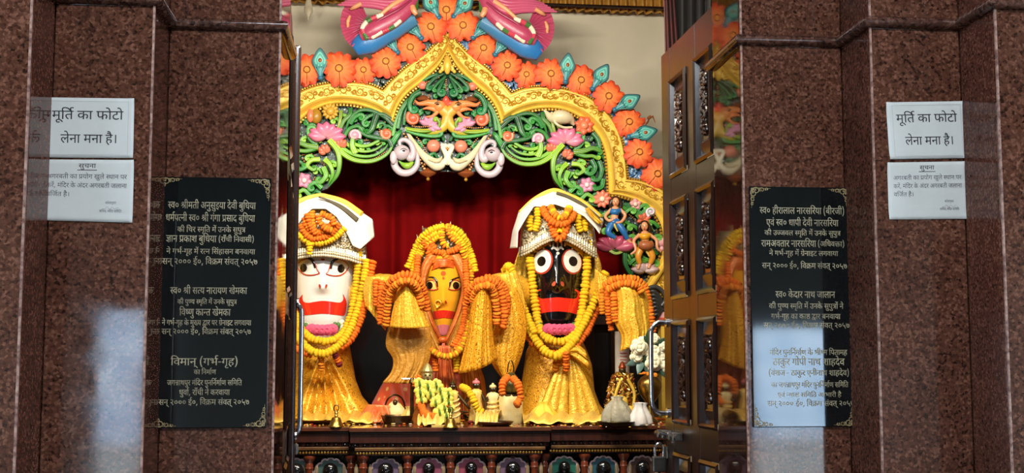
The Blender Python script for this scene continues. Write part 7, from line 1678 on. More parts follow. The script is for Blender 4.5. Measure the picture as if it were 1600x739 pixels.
# crown with thin points, mostly hidden under flowers
cr, cs3 = solid('crown', [(356, 692, 30), (372, 692, 38), (395, 692.5, 38), (412, 692.5, 37), (424, 692.5, 35)], 7.46, .15, M_SILV, SY, nv=10)
for px, py, bx, by in ((651, 366, 656, 384), (660, 353, 664, 372), (677, 352, 679, 366), (689, 346, 689, 362), (704, 346, 703, 362), (728, 364, 723, 382), (735, 376, 729, 392)):
    MB().tube([W(bx, by, 7.45), W(px, py, 7.45)], [.010, .002], 6).build('crown_spike', M_SILV, cr)
mb = MB(); rr = random.Random(4)
for k in range(150):
    px, py = rr.uniform(660, 726), rr.uniform(376, 420); mb.ball(cs3(px, py, .006), rr.uniform(.005, .009), 6, 4)
tag(mb.build('filigree', M_PEARL, cr), kind='stuff')
drape('veil', [(668, 396), (657, 420), (655, 452), (660, 485), (672, 515), (688, 545)], [(684, 400), (669, 424), (664.5, 450), (670, 478), (679, 505), (692, 532)], 7.30, .03, 2, .008, M_BROCR, SY, nu=12, nv=40)
drape('veil', [(700, 400), (716, 424), (721.5, 450), (716, 478), (706, 505), (694, 532)], [(718, 396), (729, 420), (731, 452), (727, 485), (714, 515), (698, 545)], 7.30, .03, 2, .008, M_BROCR, SY, nu=12, nv=40)
drape('forehead_cloth', [(664, 404), (668, 416), (668, 428)], [(722, 404), (717, 414), (716, 424)], 7.36, .10, 3, .006, mat('orange_red_silk', (206, 82, 30), .4, metal=.2, var=(30, (226, 130, 50), .6)), SY, nu=20, nv=6, bottom=lambda u: -10 * math.sin(math.pi * u))
drape('shawl', [(650, 470), (645, 505), (660, 540), (684, 560)], [(668, 490), (676, 515), (686, 538), (694, 556)], 7.26, .03, 3, .015, M_THIN, SY, nu=16, nv=20)
drape('shawl', [(720, 490), (710, 515), (700, 538), (695, 556)], [(738, 470), (742, 505), (728, 540), (704, 560)], 7.26, .03, 3, .015, M_THIN, SY, nu=16, nv=20)
MB().ball(W(692, 531, 7.22), (.03, .022, .02), 10, 8).build('veil_knot', MATS['orange_red_silk'], SY)
solid('skirt', [(520, 692, 14), (545, 690, 34), (570, 682, 56), (600, 675, 78), (630, 670, 89), (655, 668, 92)], 7.5, .22, M_BANDH, SY, nv=36, n=120, fold=lambda px, py: -.012 * math.sin(px * .32 - py * .1) * max(0, (py - 560) / 95))
drape('front_pleats', [(686, 540), (680, 580), (676, 620), (674, 655)], [(702, 540), (708, 580), (716, 620), (722, 655)], 7.24, .03, 6, .018, M_SALMON, SY)
drape('side_cloth', [(716, 545), (718, 580), (722, 620), (724, 655)], [(744, 560), (756, 590), (760, 625), (762, 655)], 7.27, .04, 3, .015, mat('amber_brown_silk', (186, 106, 34), .45, metal=.25, var=(18, (150, 76, 24), .6)), SY)
drape('hem_cloth', [(575, 632), (566, 644), (560, 655)], [(625, 634), (640, 646), (650, 656)], 7.18, .06, 3, .02, M_SALMON, SY, nu=24, nv=8)
# ------------------------------------------------------------------ marigold garlands: every flower head a part
def marigold(seed):
    rr = random.Random(seed); mb = MB(); nu, nv = 14, 7
    top = mb.add((0, 0, .42)); bot = mb.add((0, 0, -.42)); rows = []
    for j in range(1, nv):
        a = math.pi * j / nv; row = []
        for i in range(nu):
            b = 2 * math.pi * i / nu
            r = (math.sin(a) ** .6) * (1 + (.11 if (i + j) % 2 else -.09) + rr.uniform(-.06, .06)) 
            row.append(mb.add((r * math.cos(b), r * math.sin(b), .50 * math.cos(a) + rr.uniform(-.05, .05))))
        rows.append(row)
    for i in range(nu):
        k = (i + 1) % nu; mb.face((top, rows[0][i], rows[0][k])); mb.face((bot, rows[-1][k], rows[-1][i]))
        for a, b in zip(rows, rows[1:]): mb.face((a[i], b[i], b[k], a[k]))
    return mb
def petal_mat(name, c, d): return mat(name, c, .65, var=(160, d, .8), bump=(260, .5))
M_MO = petal_mat('orange_marigold', (255, 132, 8), (240, 96, 2)); M_MY = petal_mat('yellow_marigold', (255, 210, 14), (240, 178, 8))
M_MA = petal_mat('amber_marigold', (248, 156, 20), (228, 120, 10)); M_MR = petal_mat('dark_red_rose', (146, 26, 28), (100, 12, 18))
MGM = {}
for nm, m in (('o', M_MO), ('y', M_MY), ('a', M_MA), ('r', M_MR)):
    MGM[nm] = []
    for q in range(3):
        o = marigold(q + 1).build('flower_head', m, None, origin=(0, 0, 0), angle=60); MGM[nm].append(o.data); bpy.data.objects.remove(o)
PXM = .0039
def garland(label, pts, size, seq, group=None, gap=.92, parent=None, cat='garland', thick_=.46):
    """pts = [(px, py, Y)...]; size = flower diameter in pixels; seq = colours, repeated or spread along the string"""
    P3 = [W(*p) for p in pts]
    path = crom(P3, 8) if len(P3) > 2 else crom(P3, 20)
    r = size / 2 * PXM
    S = resample(path, r * 2 * thick_ * gap)
    e = empty('garland', S[-1] if S[-1].z < S[0].z else S[0], label, cat, group)
    rr = random.Random(int(pts[0][0] * 7 + pts[0][1]))
    MB().tube(path[::2] if len(path) > 8 else path, .003, 5).build('thread', mat('white_thread', (210, 200, 170), .8, var=(40, (180, 170, 140), .5)), e)
    n = len(S)
    for k, p in enumerate(S):
        t = (S[min(k + 1, n - 1)] - S[max(k - 1, 0)])
        if t.length < 1e-6: t = Vector((0, 0, 1))
        q = t.to_track_quat('Z', 'X').to_matrix() @ Matrix.Rotation(rr.uniform(0, 6), 3, 'Z')
        q = Matrix.Rotation(rr.uniform(-.16, .16), 3, 'X') @ Matrix.Rotation(rr.uniform(-.16, .16), 3, 'Y') @ q
        c = seq[k % len(seq)] if len(seq) < 8 else seq[min(len(seq) - 1, int(k / n * len(seq)))]
        s = r * rr.uniform(.90, 1.10)
        put('flower_head', MGM[c][rr.randrange(3)], e, p + Vector((rr.uniform(-1, 1), rr.uniform(-1, 1), rr.uniform(-1, 1))) * r * .08, q, (s, s, s * rr.uniform(.9, 1.1)))
    return e
def zY(pts, y): return [(a, b, y) for a, b in pts]
# -- black faced statue
garland('inner yellow marigold garland framing the black face', [(827, 352, 7.30), (828, 395, 7.29), (831, 430, 7.28), (835, 465, 7.27), (839, 495, 7.25), (846, 518, 7.20), (857, 530, 7.15), (873, 534, 7.13), (888, 531, 7.14), (899, 517, 7.18), (907, 495, 7.24), (912, 465, 7.27), (916, 430, 7.28), (918, 395, 7.29), (919, 352, 7.30)], 14, 'y')
garland('outer yellow marigold garland hanging in a deep loop below the black face', [(796, 421, 7.24), (802, 450, 7.22), (814, 485, 7.20), (827, 513, 7.17), (845, 542, 7.10), (866, 556, 7.06), (886, 544, 7.09), (905, 519, 7.15), (922, 485, 7.19), (936, 452, 7.20), (946, 426, 7.20)], 14, 'y')
garland('orange marigold garland along the outer edge of the yellow loop below the black face', [(793, 440, 7.28), (799, 465, 7.26), (811, 497, 7.24), (826, 527, 7.20), (842, 544, 7.15), (856, 554, 7.11), (872, 552, 7.10), (892, 546, 7.12), (910, 528, 7.17), (926, 498, 7.22), (938, 466, 7.25)], 12, 'o')
garland('short orange marigold tassel on the gold robe below the black face', [(884, 551, 7.05), (884.5, 581, 7.10)], 11, 'o')
garland('pair of faded orange marigolds on the gold robe beside the knot', [(870, 563, 7.12), (869, 570, 7.13), (868, 577, 7.14)], 11, 'a')
garland('orange marigold garland looped under the white head cloth of the black faced statue', [(848, 326, 7.17), (856, 340, 7.12), (868, 349, 7.10), (880, 350, 7.10), (891, 343, 7.12), (898, 332, 7.17)], 12, 'o')
garland('orange marigold loop hanging in a V on the crown above the black face', [(862, 350, 7.13), (866, 365, 7.12), (874, 374, 7.11), (882, 366, 7.12), (887, 350, 7.13)], 12, 'o')
garland('small yellow marigold bunch inside the orange V on the crown', [(870, 354, 7.12), (874, 362, 7.115), (879, 354, 7.12)], 9, 'y')
garland('yellow marigold bunch at the top centre of the crown above the black face', [(861, 324, 7.14), (867, 336, 7.10), (876, 341, 7.09), (884, 336, 7.10), (889, 326, 7.14)], 12, 'aay')
garland('short yellow marigold strand inner left on the crown above the black face', [(840, 328, 7.19), (840, 345, 7.18), (836, 362, 7.19)], 11, 'y')
garland('short yellow marigold strand outer left on the crown above the black face', [(829, 340, 7.23), (828, 352, 7.22), (831, 360, 7.22)], 11, 'y')
garland('short yellow marigold strand inner right on the crown above the black face', [(903, 338, 7.19), (904, 352, 7.18), (908, 364, 7.19)], 11, 'y')
garland('short yellow marigold strand outer right on the crown above the black face', [(911, 342, 7.23), (914, 352, 7.22), (912, 363, 7.22)], 11, 'y')
garland('yellow marigold shoulder string left of the black face beside its gold hood', [(789, 423, 7.30), (796, 416, 7.22), (803, 430, 7.20), (810, 458, 7.19), (822, 490, 7.18), (836, 522, 7.13)], 12, 'y')
# right arm of the picture
for k, (a, b, c) in enumerate((((942, 452, 7.10), (941, 470, 7.09), (942, 491, 7.10)), ((951, 444, 7.02), (950, 470, 7.00), (953, 508, 7.02)), ((960, 446, 6.96), (959, 470, 6.93), (962, 504, 6.94)))):
    garland('%s orange marigold strand hanging from the right arm of the black faced statue' % ('left', 'middle', 'right')[k], [a, b, c], 11, ('a', 'o', 'ao')[k])
garland('orange marigold garland arched over the cloth on the right arm of the black faced statue', [(946, 446, 7.03), (960, 437, 6.98), (978, 435, 6.95), (996, 438, 6.96), (1008, 450, 6.97), (1013, 470, 6.96), (1017, 495, 6.95), (1020, 520, 6.95)], 12, 'oa')
garland('inner orange marigold garland on top of the right arm of the black faced statue', [(952, 452, 6.95), (966, 445, 6.90), (982, 443, 6.87), (997, 447, 6.88), (1004, 458, 6.88)], 12, 'ao')
garland('single orange marigold on a thread below the right arm strands', [(955, 507, 7.04), (955, 512, 7.04), (955, 517, 7.04)], 9, 'o')
# left arm of the black faced statue
garland('orange marigold garland arched over the gold cloth right of the yellow face', [(729, 475, 7.02), (735, 455, 6.97), (745, 442, 6.92), (758, 437, 6.88), (771, 440, 6.90), (781, 452, 6.93), (787, 475, 6.94), (787, 500, 6.95), (785, 512, 6.95)], 13, 'o')
garland('inner orange marigold garland on the gold cloth right of the yellow face', [(738, 470, 6.95), (745, 453, 6.90), (757, 446, 6.84), (768, 450, 6.87), (774, 468, 6.90), (776, 490, 6.92), (775, 510, 6.93)], 12, 'oa')
garland('outer orange marigold garland on the shoulder right of the yellow face', [(760, 434, 7.0), (776, 436, 7.0), (788, 450, 7.02), (793, 470, 7.03), (792, 492, 7.03)], 11, 'o')
# -- white faced statue
garland('inner yellow marigold garland framing the white face', [(449, 390, 7.28), (451, 430, 7.28), (458, 480, 7.26), (468, 510, 7.20), (482, 526, 7.14), (500, 533, 7.12), (518, 532, 7.14), (534, 522, 7.18), (545, 503, 7.22), (553, 470, 7.25), (558, 430, 7.27), (561, 386, 7.27)], 12.5, 'y')
garland('outer yellow marigold garland hanging in a loop below the white face', [(440, 410, 7.24), (448, 470, 7.22), (458, 512, 7.16), (472, 537, 7.10), (488, 549, 7.06), (504, 553, 7.05), (520, 547, 7.07), (537, 531, 7.11), (551, 506, 7.16), (562, 470, 7.20), (570, 430, 7.22), (574, 404, 7.24)], 12.5, 'y')
garland('orange marigold garland outside the yellow loops of the white faced statue', [(582, 410, 7.22), (577, 440, 7.22), (570, 475, 7.20), (560, 508, 7.18), (546, 532, 7.14), (530, 543, 7.11), (514, 548, 7.10)], 12, 'o')
garland('orange marigold string low on the robe left under the white face', [(458, 540, 7.12), (470, 549, 7.09), (486, 554, 7.08)], 11, 'o')
garland('short orange marigold tassel on the robe under the white face', [(502, 560, 7.08), (502.5, 577, 7.10)], 10, 'a')
garland('dark red and orange tassel on the robe right of the knot under the white face', [(523, 553, 7.10), (527, 562, 7.12), (532, 574, 7.14)], 10, 'rroo')
for k, (pts, c) in enumerate((([(467, 366), (478, 376), (496, 380), (512, 377), (527, 368), (538, 357)], 'y'), ([(484, 382), (484, 390), (483.5, 398)], 'y'), ([(470, 352), (478, 366), (492, 373), (508, 370), (520, 362), (530, 350)], 'o'),
                  ([(476, 342), (480, 354), (490, 363), (503, 362), (514, 354), (524, 346)], 'oa'), ([(487, 331), (489, 345), (492, 356)], 'a'), ([(480, 336), (484, 350), (494, 366)], 'o'), ([(502, 334), (510, 337), (518, 341), (523, 352)], 'ao'), ([(497, 338), (500, 348), (508, 356), (518, 360)], 'oa'))):
    nm = ('yellow marigold string along the lower edge of the flower bunch on the left crown', 'yellow marigold drop at the centre of the left crown', 'lowest orange marigold string bunched on the left crown', 'middle orange marigold string bunched on the left crown',
          'amber marigold strand standing at the top of the left crown bunch', 'orange marigold strand at the left side of the left crown bunch', 'amber marigold strand at the right side of the left crown bunch', 'inner orange marigold strand of the left crown bunch')[k]
    garland(nm, zY(pts, 7.12 - .008 * k), 10.5, c)
garland('orange marigold garland arched over the gold cone cloth left of the yellow face', [(597, 500, 7.02), (599, 475, 7.0), (603, 455, 6.97), (613, 439, 6.92), (628, 430, 6.88), (643, 431, 6.88), (656, 442, 6.92), (663, 462, 6.97), (667, 485, 7.0)], 13, 'o')
garland('inner orange marigold garland on the gold cone cloth left of the yellow face', [(603, 507, 6.98), (605, 480, 6.95), (609, 460, 6.92), (618, 446, 6.87), (633, 439, 6.83), (646, 443, 6.85), (654, 458, 6.90), (659, 480, 6.93)], 12, 'ao')
garland('short orange marigold strand hanging left of the gold cone cloth', [(588, 438, 7.06), (588, 455, 7.05), (588, 478, 7.06)], 11, 'o')
garland('second orange marigold strand hanging left of the gold cone cloth', [(596, 440, 7.03), (595, 465, 7.01), (594, 498, 7.02), (596, 508, 7.02)], 10, 'o')
# -- yellow faced statue
Q = 'on the head of the yellow faced statue'
for pts, c, nm in (([(692, 354), (676, 358), (661, 369), (650, 386), (642, 405), (637, 417)], 'y', 'outermost left yellow marigold drape ' + Q), ([(690, 362), (676, 366), (664, 378), (655, 394), (649, 412), (646, 432)], 'y', 'second left yellow marigold drape ' + Q),
                   ([(684, 370), (672, 378), (660, 392), (650, 408), (644, 426)], 'y', 'lower left yellow marigold drape ' + Q), ([(698, 354), (712, 358), (724, 370), (733, 388), (739, 406), (743, 424)], 'y', 'outermost right yellow marigold drape ' + Q),
                   ([(702, 362), (714, 368), (723, 382), (730, 398), (736, 414)], 'y', 'second right yellow marigold drape ' + Q), ([(708, 372), (718, 382), (724, 396), (731, 410), (735, 426), (736, 446)], 'ya', 'lower right yellow marigold drape ' + Q),
                   ([(662, 378), (670, 388), (684, 394), (700, 394), (712, 390), (721, 383)], 'o', 'orange marigold string across the top ' + Q), ([(669, 394), (674, 404), (682, 413), (692, 416), (701, 411), (706, 400)], 'o', 'lower orange marigold loop above the forehead ' + Q),
                   ([(672, 366), (674, 380), (680, 390)], 'o', 'short orange marigold strand at the left ' + Q), ([(691, 354), (690, 368), (693, 382), (699, 384)], 'ya', 'yellow marigold strand down the middle ' + Q), ([(700, 352), (702, 364), (706, 372), (712, 372)], 'a', 'amber marigold strand near the top ' + Q),
                   ([(694, 398), (699, 404), (696, 407)], 'a', 'tiny amber marigold drop ' + Q)):
    garland(nm, [(x, y, 7.30 - .0006 * (420 - y) if 660 < x < 728 else 7.32) for x, y in pts], 10.5, c)
garland('orange marigold strand down the left side of the yellow face', [(653, 400, 7.28), (651, 430, 7.25), (651, 460, 7.22), (653, 490, 7.2)], 10.5, 'o')
garland('orange marigold strand down the right side of the yellow face', [(727, 408, 7.28), (729, 440, 7.24), (729, 470, 7.2), (726, 500, 7.17), (718, 525, 7.13), (706, 543, 7.1)], 10.5, 'o')
garland('second orange marigold strand farther right of the yellow face', [(735, 446, 7.14), (735, 475, 7.12), (732, 505, 7.11), (724, 530, 7.1), (712, 546, 7.08)], 10, 'oa')
garland('long yellow marigold loop below the yellow face', [(655, 515, 7.14), (664, 535, 7.1), (678, 550, 7.06), (694, 557, 7.04), (709, 555, 7.04), (721, 543, 7.06), (730, 522, 7.08), (736, 496, 7.1), (738, 470, 7.12)], 11, 'ya')
garland('orange marigold tassel left on the pleats below the yellow face', [(680, 557, 7.1), (680.5, 582, 7.1)], 10, 'o')
garland('yellow marigold tassel right on the pleats below the yellow face', [(713, 558, 7.1), (713.5, 582, 7.1)], 10, 'yyyyyyar')
# rose and leaf strings under the chins
def rose_string(label, px, py, w, Y, bow):
    e = empty('rose_string', W(px, py, Y), label, 'garland')
    rr = random.Random(int(px)); mr = petal_mat('pink_rose_petals', (222, 92, 124), (190, 54, 92)); mg = mat('green_leaf', (70, 110, 40), .5, var=(40, (44, 84, 28), .6)); mw = mat('white_tuberose', (226, 224, 196), .6, var=(60, (200, 204, 160), .6))
    n = 7
    for k in range(n):
        t = (k / (n - 1) - .5) * 2
        y = Y + .05 * t * t
        p = W(px + w * t, py - bow * t * t, y)
        kind = 'rose' if abs(t) < .72 else 'leaf'
        mb = MB()
        if kind == 'rose':
            for q in range(3):
                r = (.028, .021, .012)[q]
                mb.tube([p + Vector((r * math.cos(a), -.008 * q - .01, r * .9 * math.sin(a))) for a in (j * .7 + q for j in range(10))], [.012, .013, .012, .011, .013, .012, .011, .013, .012, .01], 6)
            mb.ball(p, (.03, .022, .028), 8, 6); mb.build('rose', mr, e)
        else:
            for q in range(5): mb.ball(p + Vector((rr.uniform(-.02, .02), rr.uniform(-.015, .01), rr.uniform(-.025, .025))), (.014, .008, .02), 6, 4)
            mb.build('leaf_cluster', mg, e)
            mb = MB(); p2 = W(px + w * t * 1.28, py - bow * 1.6 - 1, y + .03)
            for q in range(4): mb.ball(p2 + Vector((rr.uniform(-.02, .02), 0, rr.uniform(-.03, .03))), (.02, .014, .02), 7, 5)
            mb.build('white_blossom', mw, e)
rose_string('short string of pink roses and leaves below the mouth of the white face', 503, 516, 24, 7.19, 3)
rose_string('short string of pink roses and white blossoms below the mouth of the black face', 873, 515, 25, 7.16, 2)
# ------------------------------------------------------------------ offerings and small statues on the altar
M_BRASS = mat('old_brass', (168, 136, 66), .3, metal=.95, var=(22, (110, 84, 40), .7))
M_BRASSD = mat('dark_brass', (92, 72, 42), .38, metal=.85, var=(26, (52, 40, 26), .7))
M_CREAM2 = mat('cream_silk', (242, 206, 112), .45, metal=.1, var=(26, (226, 170, 72), .6), bump=(40, .3))
M_CREAMW = mat('white_gold_muslin', (240, 220, 156), .6, var=(26, (228, 190, 106), .6), bump=(40, .3))
M_STEELD = mat('steel_plate_metal', (150, 140, 122), .25, metal=1.0, var=(16, (120, 104, 80), .5))
T = lambda px, py: WZ(px, py, ZTOP + .0005)         # point of the altar top seen at that pixel
def bell(px, py, h, label):
    p = T(px, py); e = empty('hand_bell', p, label, 'bell'); s = h / 26 * .1
    MB().lathe([(.044 * s / .1, 0), (.043 * s / .1, .006 * s / .1), (.034 * s / .1, .014 * s / .1), (.029 * s / .1, .034 * s / .1), (.022 * s / .1, .05 * s / .1), (.006 * s / .1, .055 * s / .1)], p, 20).build('bell_body', M_BRASS, e)
    k = s / .1
    MB().lathe([(.006 * k, .054 * k), (.010 * k, .06 * k), (.006 * k, .068 * k), (.011 * k, .074 * k), (.006 * k, .084 * k)], p, 12).build('bell_stem', M_BRASS, e)
    MB().tube([p + Vector((.013 * k * math.cos(a), 0, (.100 + .018 * math.sin(a)) * k)) for a in (q * 2 * math.pi / 16 for q in range(17))], .0035 * k, 6).build('bell_ring', M_BRASSD, e)
bell(525, 667, 26, 'brass hand bell with a ring handle near the left end of the altar')
bell(704, 668, 24, 'brass hand bell in front of the small standing statues at the altar middle')
def plate(px, py, w, label, m=None, depth=.022):
    p = T(px, py); r = w / 2 * p.y / F
    o = MB().lathe([(r * .72, 0), (r * .8, .002), (r * .95, depth * .8), (r, depth), (r * .985, depth + .002), (r * .93, depth * .8), (r * .78, .005), (.001, .004)], p, 36).build('plate', m or M_STEELD, origin=p)
    return tag(o, label, 'plate'), p, r
plate(492, 662, 66, 'wide brass plate at the left end of the altar', M_BRASS)
plate(621, 661.5, 52, 'dark shallow bowl holding a tiny white wrapped statue', M_BRASSD, .045)
plate(775, 665, 56, 'steel plate in front of the small white draped statue', M_STEELD)
plate(962, 665, 60, 'dark plate under the clear plastic bag at the right', M_BRASSD)

def bundle(name, label, cat, px, py, w, h, m, seed, n=9, pinch=.35, dz=0.0):
    """a lumpy cloth or bag with folds gathered to the top"""
    p = T(px, py) + Vector((0, 0, dz)); k = p.y / F; rr = random.Random(seed); W2, H = w / 2 * k, h * k
    ph = [rr.uniform(0, 6.3) for _ in range(4)]
    def mod(a, z): return 1 + .13 * math.sin(n * a + ph[0] + 14 * z) + .08 * math.sin((n // 2) * a + ph[1]) + .05 * math.sin(2 * n * a + ph[2] + z * 40)
    prof = [(W2 * .94, .0), (W2, H * .12), (W2 * .9, H * .4), (W2 * .62, H * .68), (W2 * pinch, H * .86), (W2 * pinch * 1.25, H * .97), (W2 * .1, H)]
    o = MB().lathe(prof, p, 40, 1, .7, mod=mod).build(name, m, origin=p, angle=80)
    return tag(o, label, cat)
bundle('cloth_bundle', 'yellow cloth bundle tied with a dark cord on the altar before the black faced statue', 'bundle', 850, 660.5, 46, 33, mat('yellow_cotton_cloth', (240, 196, 60), .7, var=(14, (226, 166, 36), .6), bump=(30, .3)), 5)
M_PLASTIC = mat('crumpled_clear_plastic', (210, 200, 170), .18, trans=.45, ior=1.2, var=(18, (190, 186, 170), .5), bump=(26, 1.0))
bundle('plastic_bag', 'crumpled clear plastic bag standing at the right of the altar', 'bag', 965, 664, 50, 42, M_PLASTIC, 2, 6, .3, .012)
bundle('cloth_bag', 'small white cloth bag with a brown mark beside the brass vase', 'bag', 1000, 664.5, 36, 36, mat('white_bag_cloth', (228, 222, 214), .8, var=(12, (206, 190, 176), .6), bump=(20, .5)), 9, 6, .5)
def sheet(name, label, L, R, m, h=.012, folds=4, amp=.01, seed=0, cat='cloth', nu=30, nv=10):
    """cloth lying crumpled on the altar between a far edge and a near edge"""
    A_ = crom([T(*p) for p in L], 8); B_ = crom([T(*p) for p in R], 8); ph = seed * 1.7
    def at(P, t):
        q = t * (len(P) - 1); i = min(int(q), len(P) - 2); return P[i].lerp(P[i + 1], q - i)
    def fn(u, v):
        p = at(A_, u).lerp(at(B_, u), v)
        z = h * math.sin(math.pi * v) ** .6 + amp * (1 + math.sin(folds * 6.28 * u + ph + 3 * v)) * (.3 + .7 * math.sin(math.pi * v)) + .5 * amp * (1 + math.sin(11 * v + 17 * u + ph))
        return p + Vector((0, 0, z + .002))
    o = MB().grid(fn, nu, nv).build(name, m, outward=False, angle=80); thick(o, .003, 1)
    return tag(o, label, cat)
M_YSHEET = MATS['yellow_cotton_cloth']
sheet('offering_cloth', 'yellow cloth spread under the black faced statue along the altar edge', [(815, 658.5), (860, 658.5), (910, 658.5), (955, 658.5)], [(818, 664), (860, 664.5), (905, 664), (948, 664)], brocade('yellow_brocade_spread', (246, 204, 92), (232, 170, 56), (190, 120, 34), .45, .3, 30, .6), .03, 6, .014, 1, nu=50)
sheet('offering_cloth', 'amber cloth spread at the foot of the white faced statue', [(470, 658.5), (510, 658.5), (550, 658.5), (590, 658.5)], [(470, 662), (505, 662), (540, 663), (582, 663)], brocade('amber_brocade_spread', (240, 190, 76), (226, 150, 44), (180, 110, 30), .45, .3, 30, .6), .03, 6, .014, 2, nu=50)
sheet('offering_cloth', 'cream cloth in a flat heap between the dark bowl and the middle bell', [(655, 661), (668, 661), (690, 661)], [(652, 666), (668, 667), (694, 666.5)], M_CREAM2, .03, 4, .014, 3)
sheet('offering_cloth', 'cream folded cloth in front of the small white draped statue', [(752, 661), (765, 661), (785, 661)], [(742, 665), (762, 665.5), (778, 665)], M_CREAM2, .05, 5, .012, 4)
sheet('offering_cloth', 'rust red cloth end trailing onto the altar beside the yellow faced statue', [(560, 658), (590, 658), (605, 658)], [(556, 662), (585, 662.5), (600, 662)], M_SALMON, .03, 4, .014, 5)
# small books / folded paper near the bell
p = T(690, 667); o = MB().hexa([Vector((p.x + dx, p.y + dy + dx * .15, p.z + dz)) for dx in (-.055, .05) for dy in (-.02, .02) for dz in (0, .010)]).build('folded_paper', mat('yellowed_paper', (206, 178, 96), .7, var=(20, (186, 150, 70), .5)), smooth=False); tag(o, 'flat folded yellow paper beside the middle brass bell', 'paper')

def statuette(label, px, py, h, dress, skin, turban=None, arms=(), sash=None, wide=1.0):
    p = T(px, py); k = p.y / F; H = h * k
    e = empty('small_statue', p, label, 'statue'); w = H * .30 * wide
    fold = lambda a, z: 1 + .07 * math.sin(9 * a + 20 * z) + .04 * math.sin(17 * a)
    MB().lathe([(w * .50, 0), (w * .56, H * .04), (w * .50, H * .2), (w * .44, H * .38), (w * .36, H * .50), (w * .40, H * .60), (w * .46, H * .68), (w * .36, H * .75), (w * .14, H * .79)], p, 36, 1, .8, mod=fold).build('robe', dress, e, angle=80)
    c = p + Vector((0, 0, H * .865)); r = H * .085
    mb = MB(); mb.ball(c, (r * .9, r * .95, r * 1.15), 14, 10); mb.tube([p + Vector((0, 0, H * .76)), c], r * .5, 8)
    mb.ball(c + Vector((0, -r, -r * .1)), r * .2, 6, 4)
    for sx in (-1, 1): mb.ball(c + Vector((sx * r * .85, 0, 0)), r * .25, 6, 4)
    hd = mb.build('head', skin, e, angle=80)
    mb = MB(); 
    for sx in (-1, 1): mb.ball(c + Vector((sx * r * .34, -r * .84, r * .18)), (r * .18, r * .1, r * .12), 6, 4)
    mb.build('painted_eyes', M_EYEW, hd)
    mb = MB()
    if turban: mb.ball(c + Vector((0, r * .1, r * .75)), (r * 1.1, r * 1.1, r * .7), 12, 8); mb.ball(c + Vector((0, 0, r * 1.5)), r * .4, 8, 6); mb.build('turban', turban, hd)
    else: mb.lathe([(r * .95, r * .5), (r * 1.05, r * .7), (r * .8, r * 1.1), (r * .35, r * 1.5), (r * .1, r * 1.9)], c, 14); mb.build('crown', skin, hd)
    for a in arms:
        MB().tube(crom([p + Vector((x * H, y * H, z * H)) for x, y, z in a], 5), rad_s((H * .05, H * .042, H * .036, H * .03), (len(a) - 1) * 5 + 1), 8).build('arm', skin, e)
    if sash:
        for k2, (cz, ph) in enumerate(((.22, 0), (.34, .6), (.46, 1.1), (.58, 2))):
            MB().tube([p + Vector((w * .54 * math.cos(a) * (1 - .25 * cz), -w * .47 * math.sin(a) * (1 - .25 * cz), H * (cz - .07 * math.sin(a) + .03 * math.cos(a)))) for a in (.1 + q * .2 for q in range(15))], H * .018, 6).build('robe_fold', sash, e)
    return e
statuette('small standing statue in a cream robe left of the yellow garlanded one', 707, 662, 66, M_CREAM2, M_BRASSD, None, [[(.10, -.02, .70), (.22, -.05, .56), (.34, -.08, .42), (.40, -.08, .34)], [(-.10, -.02, .70), (-.14, -.12, .55), (-.02, -.16, .50)]], M_CREAMW, 1.15)
statuette('small standing statue in cream with a pale turban, wearing a yellow marigold garland', 744, 661.5, 68, M_CREAM2, M_BRASSD, M_PINKP, [[(.10, 0, .70), (.19, -.03, .52), (.20, -.06, .30)], [(-.10, 0, .70), (-.20, -.03, .56), (-.26, -.06, .42)]], None, 1.05)
statuette('small seated statue in white muslin with a white turban, beside the steel plate', 770, 660.5, 60, M_CREAMW, M_BRASSD, M_CREAMW, [[(-.10, -.02, .68), (-.20, -.08, .55), (-.26, -.10, .62)], [(.10, -.02, .68), (.22, -.04, .5), (.30, -.06, .3)]], M_CREAM2, 1.25)
garland('yellow marigold garland slung across the pale turbaned small statue', [(722, 604, 6.80), (732, 611, 6.74), (739, 624, 6.71), (745, 637, 6.70), (753, 646, 6.70)], 11, 'y')
# tiny white wrapped statue in the dark bowl
e = empty('small_statue', T(617, 658), 'tiny statue wrapped in white cloth sitting in the dark bowl', 'statue'); p = T(617, 658) + Vector((0, 0, .02)); k = p.y / F
MB().lathe([(.05, 0), (.056, .02), (.044, .055), (.026, .085), (.014, .1)], p, 24, 1.2, .8, mod=lambda a, z: 1 + .09 * math.sin(7 * a + 40 * z)).build('wrapped_cloth', M_CREAMW, e)
MB().ball(p + Vector((0, -.02, .09)), (.014, .012, .018), 10, 8).build('head', M_BRASSD, e)
MB().tube([p + Vector((.058 * math.cos(a), .02, .06 + .075 * math.sin(a))) for a in (q * .2 - .2 for q in range(18))], .006, 6).build('halo', M_BRASSD, e)
e2 = bundle('offering_bundle', 'small cream and rust cloth bundle beside the tiny wrapped statue', 'bundle', 641, 661, 28, 26, M_CREAM2, 12, 7, .4)
